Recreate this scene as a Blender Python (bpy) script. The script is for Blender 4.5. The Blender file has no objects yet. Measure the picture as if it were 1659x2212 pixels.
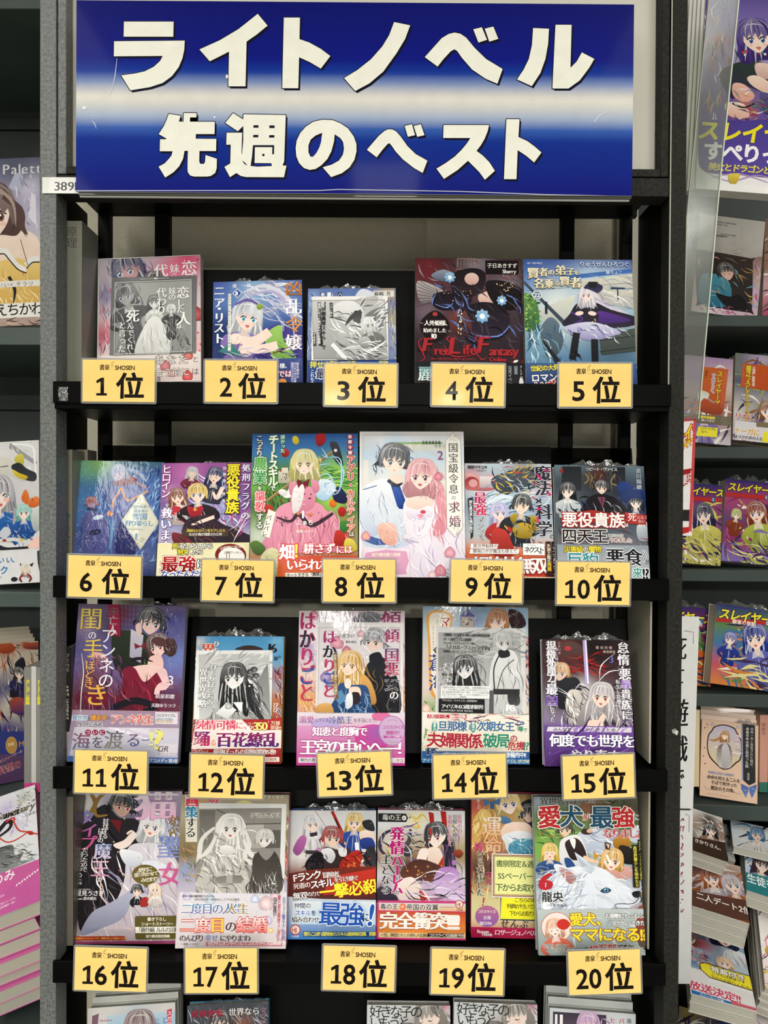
import bpy, math, random
import numpy as np
from mathutils import Vector, Matrix, Euler
from mathutils.geometry import tessellate_polygon

# ------------------------------------------------------------------ camera
scene = bpy.context.scene
COL = scene.collection
F_PX, CX, CY = 1661.0, 829.5, 1106.0
EYE = 1.35
cam_data = bpy.data.cameras.new('camera')
camera = bpy.data.objects.new('camera', cam_data)
COL.objects.link(camera)
cam_data.sensor_fit = 'VERTICAL'
cam_data.sensor_height = 36.0
cam_data.sensor_width = 27.0
cam_data.lens = F_PX / 2212.0 * 36.0
cam_data.clip_start = 0.02
CAM_ROT = Euler((math.radians(90 - 0.65), 0, 0)).to_matrix() @ Matrix.Rotation(math.radians(0.3), 3, 'Z')
camera.matrix_world = Matrix.Translation((0, 0, EYE)) @ CAM_ROT.to_4x4()
scene.camera = camera


def W(px, py, depth):
 """World point seen at a photo pixel, at a given distance into the shop."""
 d = CAM_ROT @ Vector(((px - CX) / F_PX, -(py - CY) / F_PX, -1.0))
 return Vector((0, 0, EYE)) + d * (depth / d.y)


# ------------------------------------------------------------------ world, lights, exposure
world = bpy.data.worlds.new('shop_air')
scene.world = world
world.use_nodes = True
wb = world.node_tree.nodes['Background']
wb.inputs[0].default_value = (0.93, 1.0, 0.96, 1)
wb.inputs[1].default_value = 0.2


def area_light(x, y, z, sx, sy, watt, tint=(1.0, 0.985, 0.93)):
 ld = bpy.data.lights.new('ceiling_or_fill_lamp', 'AREA')
 ld.shape = 'RECTANGLE'
 ld.size, ld.size_y = sx, sy
 ld.energy = watt
 ld.color = tint
 lo = bpy.data.objects.new('ceiling_or_fill_lamp', ld)
 lo.location = (x, y, z)
 COL.objects.link(lo)
 return lo


CEIL = 2.62
for lx, ly, watt in ((-0.9, -0.25, 12), (0.75, -0.25, 8), (-1.3, -1.7, 26), (0.0, -1.7, 28), (1.3, -1.7, 24),
      (-0.7, -3.6, 60), (0.9, -3.6, 60), (-0.6, -7.5, 430), (0.8, -7.5, 430), (-1.9, 0.5, 9), (1.9, 0.5, 12)):  # ceiling lamps; the strong farthest pair is added to brighten the back wallpaper
 area_light(lx, ly, CEIL - 0.03, 0.25, 1.2, watt)

vs = scene.view_settings
vs.view_transform = 'Standard'
vs.look = 'None'
vs.exposure = 0.0
vs.gamma = 1.0
vs.use_curve_mapping = False
scene.cycles.transparent_max_bounces = 16
scene.cycles.max_bounces = 6


# ------------------------------------------------------------------ colours and materials
def lin(h):
 if not isinstance(h, str):
  return np.array(h[:3], dtype=float)
 h = h.lstrip('#')
 v = np.array([int(h[i:i + 2], 16) / 255 for i in (0, 2, 4)])
 return np.where(v <= 0.04045, v / 12.92, ((v + 0.055) / 1.055) ** 2.4)


def mixc(a, b, t):
 return lin(a) * (1 - t) + lin(b) * t


def mat(name, color, rough=0.5, metallic=0.0, noise=None, bump=None, alpha=None, spec=0.5, coat=0.0):
 m = bpy.data.materials.new(name)
 m.use_nodes = True
 nt = m.node_tree
 b = nt.nodes['Principled BSDF']
 c = tuple(lin(color)) + (1,)
 b.inputs['Base Color'].default_value = c
 b.inputs['Roughness'].default_value = rough
 b.inputs['Metallic'].default_value = metallic
 b.inputs['Specular IOR Level'].default_value = spec
 b.inputs['Coat Weight'].default_value = coat
 tc = nt.nodes.new('ShaderNodeTexCoord')
 if noise:
  scale, lo, hi = noise
  n = nt.nodes.new('ShaderNodeTexNoise')
  n.inputs['Scale'].default_value = scale
  n.inputs['Detail'].default_value = 4
  nt.links.new(tc.outputs['Object'], n.inputs['Vector'])
  r = nt.nodes.new('ShaderNodeValToRGB')
  r.color_ramp.elements[0].position = 0.35
  r.color_ramp.elements[1].position = 0.68
  r.color_ramp.elements[0].color = tuple(lin(lo)) + (1,)
  r.color_ramp.elements[1].color = tuple(lin(hi)) + (1,)
  nt.links.new(n.outputs['Fac'], r.inputs['Fac'])
  nt.links.new(r.outputs['Color'], b.inputs['Base Color'])
 if bump:
  scale, strength, dist = bump
  n = nt.nodes.new('ShaderNodeTexNoise')
  n.inputs['Scale'].default_value = scale
  n.inputs['Detail'].default_value = 3
  nt.links.new(tc.outputs['Object'], n.inputs['Vector'])
  bp = nt.nodes.new('ShaderNodeBump')
  bp.inputs['Strength'].default_value = strength
  bp.inputs['Distance'].default_value = dist
  nt.links.new(n.outputs['Fac'], bp.inputs['Height'])
  nt.links.new(bp.outputs['Normal'], b.inputs['Normal'])
 return m


def film_material(name, gloss, tint='#ffffff', rough=0.08, scale=160, strength=0.8, dist=0.002, haze=0.0):
 """Clear plastic film: see-through with crinkled glossy reflections."""
 m = bpy.data.materials.new(name)
 m.use_nodes = True
 nt = m.node_tree
 nt.nodes.clear()
 out = nt.nodes.new('ShaderNodeOutputMaterial')
 tr = nt.nodes.new('ShaderNodeBsdfTransparent')
 tr.inputs[0].default_value = tuple(lin(tint)) + (1,)
 gl = nt.nodes.new('ShaderNodeBsdfGlossy')
 gl.inputs['Roughness'].default_value = rough
 gl.inputs['Color'].default_value = (1, 1, 1, 1)
 df = nt.nodes.new('ShaderNodeBsdfDiffuse')
 df.inputs[0].default_value = (0.8, 0.8, 0.78, 1)
 mx = nt.nodes.new('ShaderNodeMixShader')
 mx.inputs[0].default_value = haze
 nt.links.new(tr.outputs[0], mx.inputs[1])
 nt.links.new(df.outputs[0], mx.inputs[2])
 m2 = nt.nodes.new('ShaderNodeMixShader')
 m2.inputs[0].default_value = gloss
 nt.links.new(mx.outputs[0], m2.inputs[1])
 nt.links.new(gl.outputs[0], m2.inputs[2])
 nt.links.new(m2.outputs[0], out.inputs[0])
 if strength > 0:
  tc = nt.nodes.new('ShaderNodeTexCoord')
  n = nt.nodes.new('ShaderNodeTexNoise')
  n.inputs['Scale'].default_value = scale
  n.inputs['Detail'].default_value = 2
  nt.links.new(tc.outputs['Object'], n.inputs['Vector'])
  bp = nt.nodes.new('ShaderNodeBump')
  bp.inputs['Strength'].default_value = strength
  bp.inputs['Distance'].default_value = dist
  nt.links.new(n.outputs['Fac'], bp.inputs['Height'])
  nt.links.new(bp.outputs['Normal'], gl.inputs['Normal'])
 return m


def print_material(name, rough, coat, crinkle, edge=True, spec=0.5):
 """Printed paper: colours come from the print itself; optional shrink film crinkles near the edges."""
 m = bpy.data.materials.new(name)
 m.use_nodes = True
 nt = m.node_tree
 b = nt.nodes['Principled BSDF']
 a = nt.nodes.new('ShaderNodeAttribute')
 a.attribute_name = 'ink'
 tc = nt.nodes.new('ShaderNodeTexCoord')
 gn = nt.nodes.new('ShaderNodeTexNoise')
 gn.inputs['Scale'].default_value = 55
 gn.inputs['Detail'].default_value = 5
 nt.links.new(tc.outputs['Object'], gn.inputs['Vector'])
 mr = nt.nodes.new('ShaderNodeMapRange')
 mr.inputs[1].default_value, mr.inputs[2].default_value = 0.3, 0.7
 mr.inputs[3].default_value, mr.inputs[4].default_value = 0.95, 1.02
 nt.links.new(gn.outputs['Fac'], mr.inputs[0])
 mul = nt.nodes.new('ShaderNodeMix')
 mul.data_type = 'RGBA'
 mul.blend_type = 'MULTIPLY'
 mul.inputs[0].default_value = 1
 nt.links.new(a.outputs['Color'], mul.inputs[6])
 nt.links.new(mr.outputs[0], mul.inputs[7])
 nt.links.new(mul.outputs[2], b.inputs['Base Color'])
 b.inputs['Roughness'].default_value = rough
 b.inputs['Specular IOR Level'].default_value = spec
 b.inputs['Coat Weight'].default_value = coat
 b.inputs['Coat Roughness'].default_value = 0.07
 if crinkle > 0:
  mp = nt.nodes.new('ShaderNodeMapping')
  mp.inputs['Scale'].default_value = (210, 60, 90)
  mp.inputs['Rotation'].default_value = (0, 0.6, 0)
  nt.links.new(tc.outputs['Object'], mp.inputs[0])
  n = nt.nodes.new('ShaderNodeTexNoise')
  n.inputs['Scale'].default_value = 1.0
  n.inputs['Detail'].default_value = 2
  n.inputs['Distortion'].default_value = 0.6
  nt.links.new(mp.outputs[0], n.inputs['Vector'])
  bp = nt.nodes.new('ShaderNodeBump')
  bp.inputs['Distance'].default_value = 0.003
  nt.links.new(n.outputs['Fac'], bp.inputs['Height'])
  # film crinkles where it wraps round the edges of the book
  sep = nt.nodes.new('ShaderNodeSeparateXYZ')
  nt.links.new(tc.outputs['Generated'], sep.inputs[0])
  s = nt.nodes.new('ShaderNodeMath'); s.operation = 'SUBTRACT'; s.inputs[1].default_value = 0.5
  nt.links.new(sep.outputs['X'], s.inputs[0])
  ab = nt.nodes.new('ShaderNodeMath'); ab.operation = 'ABSOLUTE'
  nt.links.new(s.outputs[0], ab.inputs[0])
  r2 = nt.nodes.new('ShaderNodeMapRange')
  r2.inputs[1].default_value, r2.inputs[2].default_value = 0.3, 0.5
  r2.inputs[3].default_value, r2.inputs[4].default_value = 0.03 * crinkle, crinkle
  nt.links.new(ab.outputs[0], r2.inputs[0])
  nt.links.new(r2.outputs[0], bp.inputs['Strength'])
  nt.links.new(bp.outputs['Normal'], b.inputs['Coat Normal'])
 return m


M = {}
M['frame'] = mat('mottled_grey_steel', '#7a7e7e', 0.5, noise=(300, '#4d5050', '#6f7270'), bump=(300, 0.25, 0.0006))
M['frame_dark'] = mat('mottled_black_steel', '#262624', 0.6, spec=0.1, noise=(300, '#1d1d1a', '#2c2c28'), bump=(300, 0.25, 0.0006))
M['black'] = mat('black_shelf_enamel', '#0b0b0b', 0.4, bump=(30, 0.15, 0.001), noise=(12, '#040404', '#0a0a09'), spec=0.04)
M['black_matt'] = mat('black_matt_board', '#0a0a0a', 0.6, spec=0.15)
M['teal_low'] = mat('dark_grey_green_shelf_enamel', '#38423f', 0.5, noise=(8, '#353e3b', '#3c4643'), spec=0.25)
M['teal'] = mat('grey_green_shelf_enamel', '#46534f', 0.4, noise=(8, '#414d4a', '#4b5854'))
M['teal_dark'] = mat('dark_green_back_panel', '#3a4442', 0.5, noise=(6, '#2d3433', '#3a4341'))
M['pages'] = mat('page_edges', '#cfcabb', 0.7, bump=(900, 0.3, 0.0004))
M['pages_grey'] = mat('page_edges_grey', '#a9a79c', 0.6, bump=(900, 0.3, 0.0004))
M['white'] = mat('white_paper', '#e8e8e2', 0.6)
M['film'] = film_material('clear_shrink_film', 0.34, rough=0.25, scale=140, strength=1.0, dist=0.004, haze=0.10)
M['film_flat'] = film_material('clear_sleeve', 0.015, rough=0.3, scale=30, strength=0.3, dist=0.002, haze=0.05)
M['smoke'] = film_material('smoked_acrylic', 0.05, tint='#777775', rough=0.08, strength=0.0)
M['print'] = print_material('glossy_print', 0.5, 0.02, 0.0, spec=0.06)
M['print_film'] = print_material('glossy_print_in_film', 0.5, 0.10, 0.9, spec=0.06)
M['print_film_crisp'] = print_material('glossy_print_in_crinkled_film', 0.5, 0.3, 2.0, spec=0.06)
M['print_matt'] = print_material('matt_print', 0.6, 0.0, 0.0, spec=0.06)


def wall_material():
 m = bpy.data.materials.new('woven_wallpaper')
 m.use_nodes = True
 nt = m.node_tree
 b = nt.nodes['Principled BSDF']
 b.inputs['Roughness'].default_value = 0.8
 tc = nt.nodes.new('ShaderNodeTexCoord')
 outs = []
 for k, (rot, sc) in enumerate((((0, 0, 0), 2), ((0, math.pi / 2, 0), 2))):
  wv = nt.nodes.new('ShaderNodeTexWave')
  wv.bands_direction = 'X' if k == 0 else 'Z'
  wv.inputs['Scale'].default_value = 150
  wv.inputs['Distortion'].default_value = 2.5
  wv.inputs['Detail'].default_value = 2
  wv.inputs['Detail Scale'].default_value = 3
  nt.links.new(tc.outputs['Object'], wv.inputs[0])
  outs.append(wv)
 mn = nt.nodes.new('ShaderNodeMath'); mn.operation = 'MULTIPLY'
 nt.links.new(outs[0].outputs['Fac'], mn.inputs[0])
 nt.links.new(outs[1].outputs['Fac'], mn.inputs[1])
 r = nt.nodes.new('ShaderNodeValToRGB')
 r.color_ramp.elements[0].color = tuple(lin('#b0ab98')) + (1,)
 r.color_ramp.elements[1].color = tuple(lin('#e2dcc6')) + (1,)
 nt.links.new(mn.outputs[0], r.inputs[0])
 nt.links.new(r.outputs[0], b.inputs['Base Color'])
 bp = nt.nodes.new('ShaderNodeBump')
 bp.inputs['Strength'].default_value = 0.5
 bp.inputs['Distance'].default_value = 0.0008
 nt.links.new(mn.outputs[0], bp.inputs['Height'])
 nt.links.new(bp.outputs[0], b.inputs['Normal'])
 return m


M['wall'] = wall_material()
M['panel'] = mat('beige_backing_panel', '#c9c6bb', 0.7)
M['plain'] = mat('beige_plaster', '#bdb8a8', 0.8)
M['floor'] = mat('floor_tiles_vinyl', '#8b867a', 0.4, noise=(5, '#827d72', '#938e82'))


# ------------------------------------------------------------------ object helpers
def empty(name, matrix, label=None, cat=None, group=None):
 o = bpy.data.objects.new(name, None)
 COL.objects.link(o)
 o.empty_display_size = 0.02
 o.matrix_world = matrix
 tag(o, label, cat, group)
 return o


def tag(o, label=None, cat=None, group=None, kind=None):
 if label: o['label'] = label
 if cat: o['category'] = cat
 if group: o['group'] = group
 if kind: o['kind'] = kind
 return o


class MB:
 """Collects simple solids into one mesh."""
 def __init__(s):
  s.v, s.f = [], []

 def box(s, x0, x1, y0, y1, z0, z1, mtx=None):
  b = len(s.v)
  c = [Vector((x, y, z)) for z in (z0, z1) for y in (y0, y1) for x in (x0, x1)]
  if mtx is not None: c = [mtx @ p for p in c]
  s.v += [tuple(p) for p in c]
  s.f += [tuple(b + i for i in q) for q in ((0, 2, 3, 1), (4, 5, 7, 6), (0, 1, 5, 4), (2, 6, 7, 3), (0, 4, 6, 2), (1, 3, 7, 5))]
  return s

 def prism(s, pts, y0, y1):
  """Extrude an x-z outline from y0 to y1."""
  b, n = len(s.v), len(pts)
  s.v += [(p[0], y0, p[1]) for p in pts] + [(p[0], y1, p[1]) for p in pts]
  tris = tessellate_polygon([[Vector((p[0], p[1], 0)) for p in pts]])
  for t in tris:
   s.f.append(tuple(b + i for i in t))
   s.f.append(tuple(b + n + i for i in reversed(t)))
  for i in range(n):
   j = (i + 1) % n
   s.f.append((b + i, b + j, b + n + j, b + n + i))
  return s

 def profile(s, pts, x0, x1):
  """Extrude a y-z outline from x0 to x1."""
  b, n = len(s.v), len(pts)
  s.v += [(x0, p[0], p[1]) for p in pts] + [(x1, p[0], p[1]) for p in pts]
  for t in tessellate_polygon([[Vector((p[0], p[1], 0)) for p in pts]]):
   s.f.append(tuple(b + i for i in t))
   s.f.append(tuple(b + n + i for i in reversed(t)))
  for i in range(n):
   j = (i + 1) % n
   s.f.append((b + i, b + j, b + n + j, b + n + i))
  return s

 def build(s, name, m, parent=None, bevel=0.0, smooth=False):
  me = bpy.data.meshes.new(name)
  me.from_pydata(s.v, [], s.f)
  me.validate()
  me.update()
  o = bpy.data.objects.new(name, me)
  COL.objects.link(o)
  if m: me.materials.append(m)
  if parent is not None: o.parent = parent
  if bevel:
   md = o.modifiers.new('bevel', 'BEVEL')
   md.width = bevel
   md.segments = 2
   md.limit_method = 'ANGLE'
  if smooth:
   for p in me.polygons: p.use_smooth = True
  return o
# ------------------------------------------------------------------ lettering
GLYPHS = {}
EM = {}


PEN = {}


def glyph(ch):
 """Outline of one character as a flat mesh: points, triangles, rim edges, rim normals."""
 if ch in GLYPHS: return GLYPHS[ch]
 if not PEN:
  PEN['c'] = bpy.data.curves.new('lettering', 'FONT')
  PEN['c'].size = 1.0
  PEN['c'].resolution_u = 3
  PEN['o'] = bpy.data.objects.new('lettering', PEN['c'])
 PEN['c'].body = ch
 o = PEN['o']
 me = o.to_mesh()
 me.calc_loop_triangles()
 nv = len(me.vertices)
 if nv == 0:
  GLYPHS[ch] = None
  o.to_mesh_clear()
  return None
 v = np.empty(nv * 3); me.vertices.foreach_get('co', v)
 v = v.reshape(-1, 3)[:, :2]
 t = np.empty(len(me.loop_triangles) * 3, dtype=np.int32)
 me.loop_triangles.foreach_get('vertices', t)
 t = t.reshape(-1, 3)
 o.to_mesh_clear()
 # merge coincident points
 key = np.round(v * 1e5).astype(np.int64)
 _, first, inv = np.unique(key[:, 0] * 10_000_019 + key[:, 1], return_index=True, return_inverse=True)
 v = v[first]; t = inv.reshape(-1)[t].reshape(-1, 3)
 t = t[(t[:, 0] != t[:, 1]) & (t[:, 1] != t[:, 2]) & (t[:, 0] != t[:, 2])]
 d1, d2 = v[t[:, 1]] - v[t[:, 0]], v[t[:, 2]] - v[t[:, 0]]
 ar = d1[:, 0] * d2[:, 1] - d1[:, 1] * d2[:, 0]
 t[ar < 0] = t[ar < 0][:, ::-1]
 # boundary edges (interior on the left side)
 e = np.concatenate([t[:, [0, 1]], t[:, [1, 2]], t[:, [2, 0]]])
 code = e[:, 0].astype(np.int64) * 100000 + e[:, 1]
 rev = e[:, 1].astype(np.int64) * 100000 + e[:, 0]
 b = e[~np.isin(code, rev)]
 nrm = np.zeros_like(v)
 d = v[b[:, 1]] - v[b[:, 0]]
 L = np.maximum(np.linalg.norm(d, axis=1), 1e-9)[:, None]
 en = np.stack([d[:, 1], -d[:, 0]], 1) / L
 np.add.at(nrm, b[:, 0], en); np.add.at(nrm, b[:, 1], en)
 ln = np.maximum(np.linalg.norm(nrm, axis=1), 0.9)[:, None]
 nrm = nrm / ln * np.minimum(2.0 / ln, 1.35)
 GLYPHS[ch] = (v, t, b, nrm)
 return GLYPHS[ch]


v_ = glyph('国')[0]
EM['s'] = 0.84 / (v_[:, 0].max() - v_[:, 0].min())       # this character fills 0.84 of its square
EM['cx'] = (v_[:, 0].max() + v_[:, 0].min()) / 2
EM['cy'] = (v_[:, 1].max() + v_[:, 1].min()) / 2


ROTV = set('ー〜～…（）「」『』()-―《》')
SMALLV = set('ぁぃぅぇぉっゃゅょァィゥェォッャュョ')
TEXTS = []


def spline(pts, closed=True, n=5):
 P = [np.array(p, float) for p in pts]
 N = len(P)
 out = []
 rng = range(N) if closed else range(N - 1)
 for i in rng:
  if closed:
   p0, p1, p2, p3 = P[i - 1], P[i], P[(i + 1) % N], P[(i + 2) % N]
  else:
   p0, p1, p2, p3 = P[max(i - 1, 0)], P[i], P[i + 1], P[min(i + 2, N - 1)]
  for k in range(n):
   t = k / n
   out.append(0.5 * ((2 * p1) + (-p0 + p2) * t + (2 * p0 - 5 * p1 + 4 * p2 - p3) * t * t + (-p0 + 3 * p1 - 3 * p2 + p3) * t ** 3))
 if not closed: out.append(P[-1])
 return out


class Canvas:
 """Flat colour print laid out in the coordinates of an enlarged view of the sheet; becomes one mesh of ink layers."""
 def __init__(s, tl, tr, bl, seed=0):
  s.o = np.array(tl, float)
  a = np.array(tr, float) - s.o
  b = np.array(bl, float) - s.o
  s.w, s.h = np.linalg.norm(a), np.linalg.norm(b)
  s.inv = np.linalg.inv(np.stack([a / s.w, b / s.h], 1))
  s.V, s.T, s.C, s.Z = [], [], [], []
  s.n = 0
  s.z = 0.0
  s.r = random.Random(seed)
  s.faces = []

 def loc(s, pts):
  return (np.array(pts, float) - s.o) @ s.inv.T

 def add(s, v, t, c, dz=0.004, zoff=None):
  v = np.asarray(v, float); t = np.asarray(t, int).reshape(-1, 3)
  c = np.asarray(c, float)
  if c.ndim == 1: c = np.tile(c, (len(v), 1))
  s.z += dz
  z = np.full(len(v), s.z)
  if zoff is not None: z = z + zoff
  s.V.append(v); s.T.append(t + s.n); s.C.append(c); s.Z.append(z)
  s.n += len(v)

 # --- primitives (coordinates of the enlarged view)
 def bg(s, cols, blobs=(), nx=18, ny=26, x0=None, horiz=False):
  """Paper-wide wash: stops of colour from top to bottom, softened blobs on top."""
  u = np.linspace(0, s.w, nx); vv = np.linspace(0, s.h, ny)
  U, VV = np.meshgrid(u, vv)
  st = [lin(c) for c in cols]
  k = (U / s.w if horiz else VV / s.h) * (len(st) - 1)
  if len(st) == 1:
   col = np.tile(st[0], (nx * ny, 1)).reshape(ny, nx, 3)
  else:
   i = np.clip(k.astype(int), 0, len(st) - 2)
   f = (k - i)[..., None]
   S = np.array(st)
   col = S[i] * (1 - f) + S[i + 1] * f
  for bx, by, br, bc in blobs:
   p = s.loc([(bx, by)])[0]
   d2 = ((U - p[0]) ** 2 + (VV - p[1]) ** 2) / br ** 2
   wgt = np.exp(-d2)[..., None]
   col = col * (1 - wgt) + lin(bc) * wgt
  v = np.stack([U.ravel(), VV.ravel()], 1)
  t = []
  for j in range(ny - 1):
   for i in range(nx - 1):
    a = j * nx + i
    t += [(a, a + nx, a + 1), (a + 1, a + nx, a + nx + 1)]
  s.add(v, t, col.reshape(-1, 3))

 def p(s, pts, col, col2=None, horiz=False, dz=0.004):
  q = s.loc(pts)
  t = tessellate_polygon([[Vector((a[0], a[1], 0)) for a in q]])
  if not t: return
  c = lin(col)
  if col2 is not None:
   ax = 0 if horiz else 1
   lo, hi = q[:, ax].min(), q[:, ax].max()
   f = ((q[:, ax] - lo) / max(hi - lo, 1e-6))[:, None]
   c = lin(col) * (1 - f) + lin(col2) * f
  s.add(q, t, c, dz)

 def q(s, pts, col, col2=None, n=5, **k):
  s.p(spline(pts, True, n), col, col2, **k)

 def rect(s, x0, y0, x1, y1, col, col2=None, **k):
  s.p([(x0, y0), (x1, y0), (x1, y1), (x0, y1)], col, col2, **k)

 def e(s, cx, cy, rx, ry, col, col2=None, rot=0, n=20):
  a = math.radians(rot)
  s.p([(cx + rx * math.cos(t) * math.cos(a) - ry * math.sin(t) * math.sin(a), cy + rx * math.cos(t) * math.sin(a) + ry * math.sin(t) * math.cos(a))
    for t in np.linspace(0, 2 * math.pi, n, endpoint=False)], col, col2)

 def s_(s, pts, w, col, w2=None, w0=None, smooth=True, n=4, col2=None):
  """Brush stroke: width w in the middle, w0 at the start, w2 at the end."""
  P = np.array(spline(pts, False, n) if smooth and len(pts) > 2 else pts, float)
  P = s.loc(P)
  d = np.gradient(P, axis=0)
  L = np.maximum(np.linalg.norm(d, axis=1), 1e-9)[:, None]
  nr = np.stack([-d[:, 1], d[:, 0]], 1) / L
  t = np.linspace(0, 1, len(P))
  a0 = w if w0 is None else w0
  a2 = w if w2 is None else w2
  ww = np.where(t < 0.5, a0 + (w - a0) * t * 2, w + (a2 - w) * (t - 0.5) * 2)[:, None] / 2
  v = np.concatenate([P + nr * ww, P - nr * ww])
  m = len(P)
  tr = []
  for i in range(m - 1):
   tr += [(i, i + m, i + 1), (i + 1, i + m, i + m + 1)]
  c = lin(col)
  if col2 is not None:
   f = np.concatenate([t, t])[:, None]
   c = lin(col) * (1 - f) + lin(col2) * f
  s.add(v, tr, c)

 def frame(s, x0, y0, x1, y1, w, col):
  for a in ((x0, y0, x1, y0 + w), (x0, y1 - w, x1, y1), (x0, y0, x0 + w, y1), (x1 - w, y0, x1, y1)):
   s.rect(*a, col)

 def t(s, txt, x, y, size, col, v=0, b=0.0, o=None, ow=0.07, sp=1.0, sx=1.0, c2=None, rot=0.0, sh=0.0, m=0.0, o2=None, o2w=0.14, dy=0.0, fit=None):
  """Lettering. v: vertical, b: weight, m: thick uprights only, o/o2: outline colours, c2: second colour (down the line), sh: slant."""
  p0 = s.loc([(x, y)])[0]
  a = math.radians(rot)
  R = np.array([[math.cos(a), -math.sin(a)], [math.sin(a), math.cos(a)]])
  pen = 0.0
  items = []
  for ch in txt:
   if ch == '\n': continue
   if ch == ' ':
    pen += 0.45 * size * sp; continue
   if ch == '　':
    pen += size * sp; continue
   g = glyph(ch)
   if g is None:
    pen += size * sp; continue
   gv, gt, gb, gn = g
   k = EM['s']
   wide = ord(ch) > 0x2fff or ch in '…―×◆♪'
   if wide:
    q = (gv - np.array([EM['cx'], EM['cy']])) * k
    adv = 1.0
   else:
    x0_, x1_ = gv[:, 0].min(), gv[:, 0].max()
    adv = (x1_ - x0_) * k + 0.09
    if v: q = (gv - np.array([(x0_ + x1_) / 2, EM['cy']])) * k; adv = 1.0
    else: q = (gv - np.array([(x0_ + x1_) / 2, EM['cy']])) * k
   nn = gn.copy()
   if v and ch in ROTV:
    q = np.stack([q[:, 1], -q[:, 0]], 1); nn = np.stack([nn[:, 1], -nn[:, 0]], 1)
   if v and ch in '、。': q = q + np.array([0.6, 0.6])
   if v and ch in SMALLV: q = q + np.array([0.08, 0.08])
   q = q * np.array([sx, -1.0]); nn = nn * np.array([1.0, -1.0])
   if v: off = np.array([0.5 * sx, 0.5 + pen / size])
   else: off = np.array([pen / size + adv * sx / 2, 0.5])
   pen += size * sp * (1.0 if v else adv * sx)
   items.append((q, nn, gt, gb, off))
  tot = max(pen, 1e-6)

  def place(q, off):
   r = q.copy()
   r[:, 0] = r[:, 0] - sh * r[:, 1]
   r = (r + off) * size
   if dy: r[:, 1] += dy * r[:, 0]
   if F: r = (r - F[0]) * F[1] + F[2]
   return r @ R.T + p0
  F = None
  if fit is not None:                            # stretch the line into a box
   allp = np.concatenate([place(q, off) for q, nn, gt, gb, off in items]) - p0
   lo, hi = allp.min(0), allp.max(0)
   f0, f1 = s.loc([(fit[0], fit[1])])[0], s.loc([(fit[2], fit[3])])[0]
   F = (lo, (f1 - f0) / (hi - lo), f0 - p0)

  def ring(w0, w1x, w1y, color, dz, cfun):
   for q, nn, gt, gb, off in items:
    inner = q + nn * np.array([w0, w0])
    outer = q + nn * np.array([w1x, w1y])
    vv = np.concatenate([place(inner, off), place(outer, off)])
    m_ = len(q)
    tr = np.concatenate([np.stack([gb[:, 0], gb[:, 1], gb[:, 0] + m_], 1), np.stack([gb[:, 1], gb[:, 1] + m_, gb[:, 0] + m_], 1)])
    zo = np.concatenate([np.zeros(m_), np.full(m_, 0.006)])
    s.add(vv, tr, cfun(vv, off), 0.0, zo)

  def cconst(c):
   c = lin(c)
   return lambda vv, off: c

  def cmain(vv, off):
   if c2 is None: return lin(col)
   if v: f = np.clip(off[1] * size / tot, 0, 1); return lin(col) * (1 - f) + lin(c2) * f
   lo, hi = vv[:, 1].min(), vv[:, 1].max()
   f = ((vv[:, 1] - lo) / max(hi - lo, 1e-6))[:, None]
   return lin(col) * (1 - f) + lin(c2) * f
  if o2 is not None:
   s.z += 0.004; ring(0, b + o2w, b + o2w, o2, 0, cconst(o2)); s.z += 0.007
  if o is not None:
   s.z += 0.004; ring(0, b + ow, b + ow, o, 0, cconst(o)); s.z += 0.007
  s.z += 0.004
  for q, nn, gt, gb, off in items:
   vv = place(q, off)
   s.add(vv, gt, cmain(vv, off), 0.0)
  if b or m:
   ring(0, b + m, b, col, 0, cmain)
   s.z += 0.007

 def dots(s, n, x0, y0, x1, y1, cols, r0, r1=None, shape='e'):
  for _ in range(n):
   x, y = s.r.uniform(x0, x1), s.r.uniform(y0, y1)
   r = s.r.uniform(r0, r1 or r0)
   c = s.r.choice(cols)
   if shape == 'e': s.e(x, y, r, r, c, n=8)
   elif shape == 'd': s.p([(x, y - r * 1.6), (x + r, y), (x, y + r * 1.6), (x - r, y)], c)
   elif shape == '*': s.p([(x, y - 2 * r), (x + .3 * r, y - .3 * r), (x + 2 * r, y), (x + .3 * r, y + .3 * r), (x, y + 2 * r), (x - .3 * r, y + .3 * r), (x - 2 * r, y), (x - .3 * r, y - .3 * r)], c)
   elif shape == 'p': s.e(x, y, r, r * .5, c, rot=s.r.uniform(0, 180), n=10)

 def hatch(s, n, x0, y0, x1, y1, cols, ln, w, ang=0, spread=30, curve=0.25):
  """Loose tapered brush marks, the painterly texture of an illustration."""
  for _ in range(n):
   x, y = s.r.uniform(x0, x1), s.r.uniform(y0, y1)
   a = math.radians(ang + s.r.uniform(-spread, spread))
   l = ln * s.r.uniform(.5, 1.3)
   c = s.r.uniform(-curve, curve) * l
   dx, dy = math.cos(a), math.sin(a)
   if any((x + dx * l * q_ - fx) ** 2 + (y + dy * l * q_ - fy) ** 2 < fr * fr for fx, fy, fr in s.faces for q_ in (0, .3, .6, 1)): continue
   s.s_([(x, y), (x + dx * l / 2 - dy * c, y + dy * l / 2 + dx * c), (x + dx * l, y + dy * l)], w * s.r.uniform(.35, 1.0), s.r.choice(cols), w2=0.3, w0=0.3, n=3)

 def rose(s, x, y, r, col):
  c = lin(col)
  for k, rr in enumerate((1, .78, .55, .32)):
   s.q([(x + r * rr * (1 + .12 * math.sin(3 * a + k)) * math.cos(a + k * .5), y + r * rr * (1 + .12 * math.sin(3 * a + k)) * math.sin(a + k * .5)) for a in np.linspace(0, 2 * math.pi, 8, endpoint=False)],
    c * (0.75 + .12 * k) + .02 * k, n=3)

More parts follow.
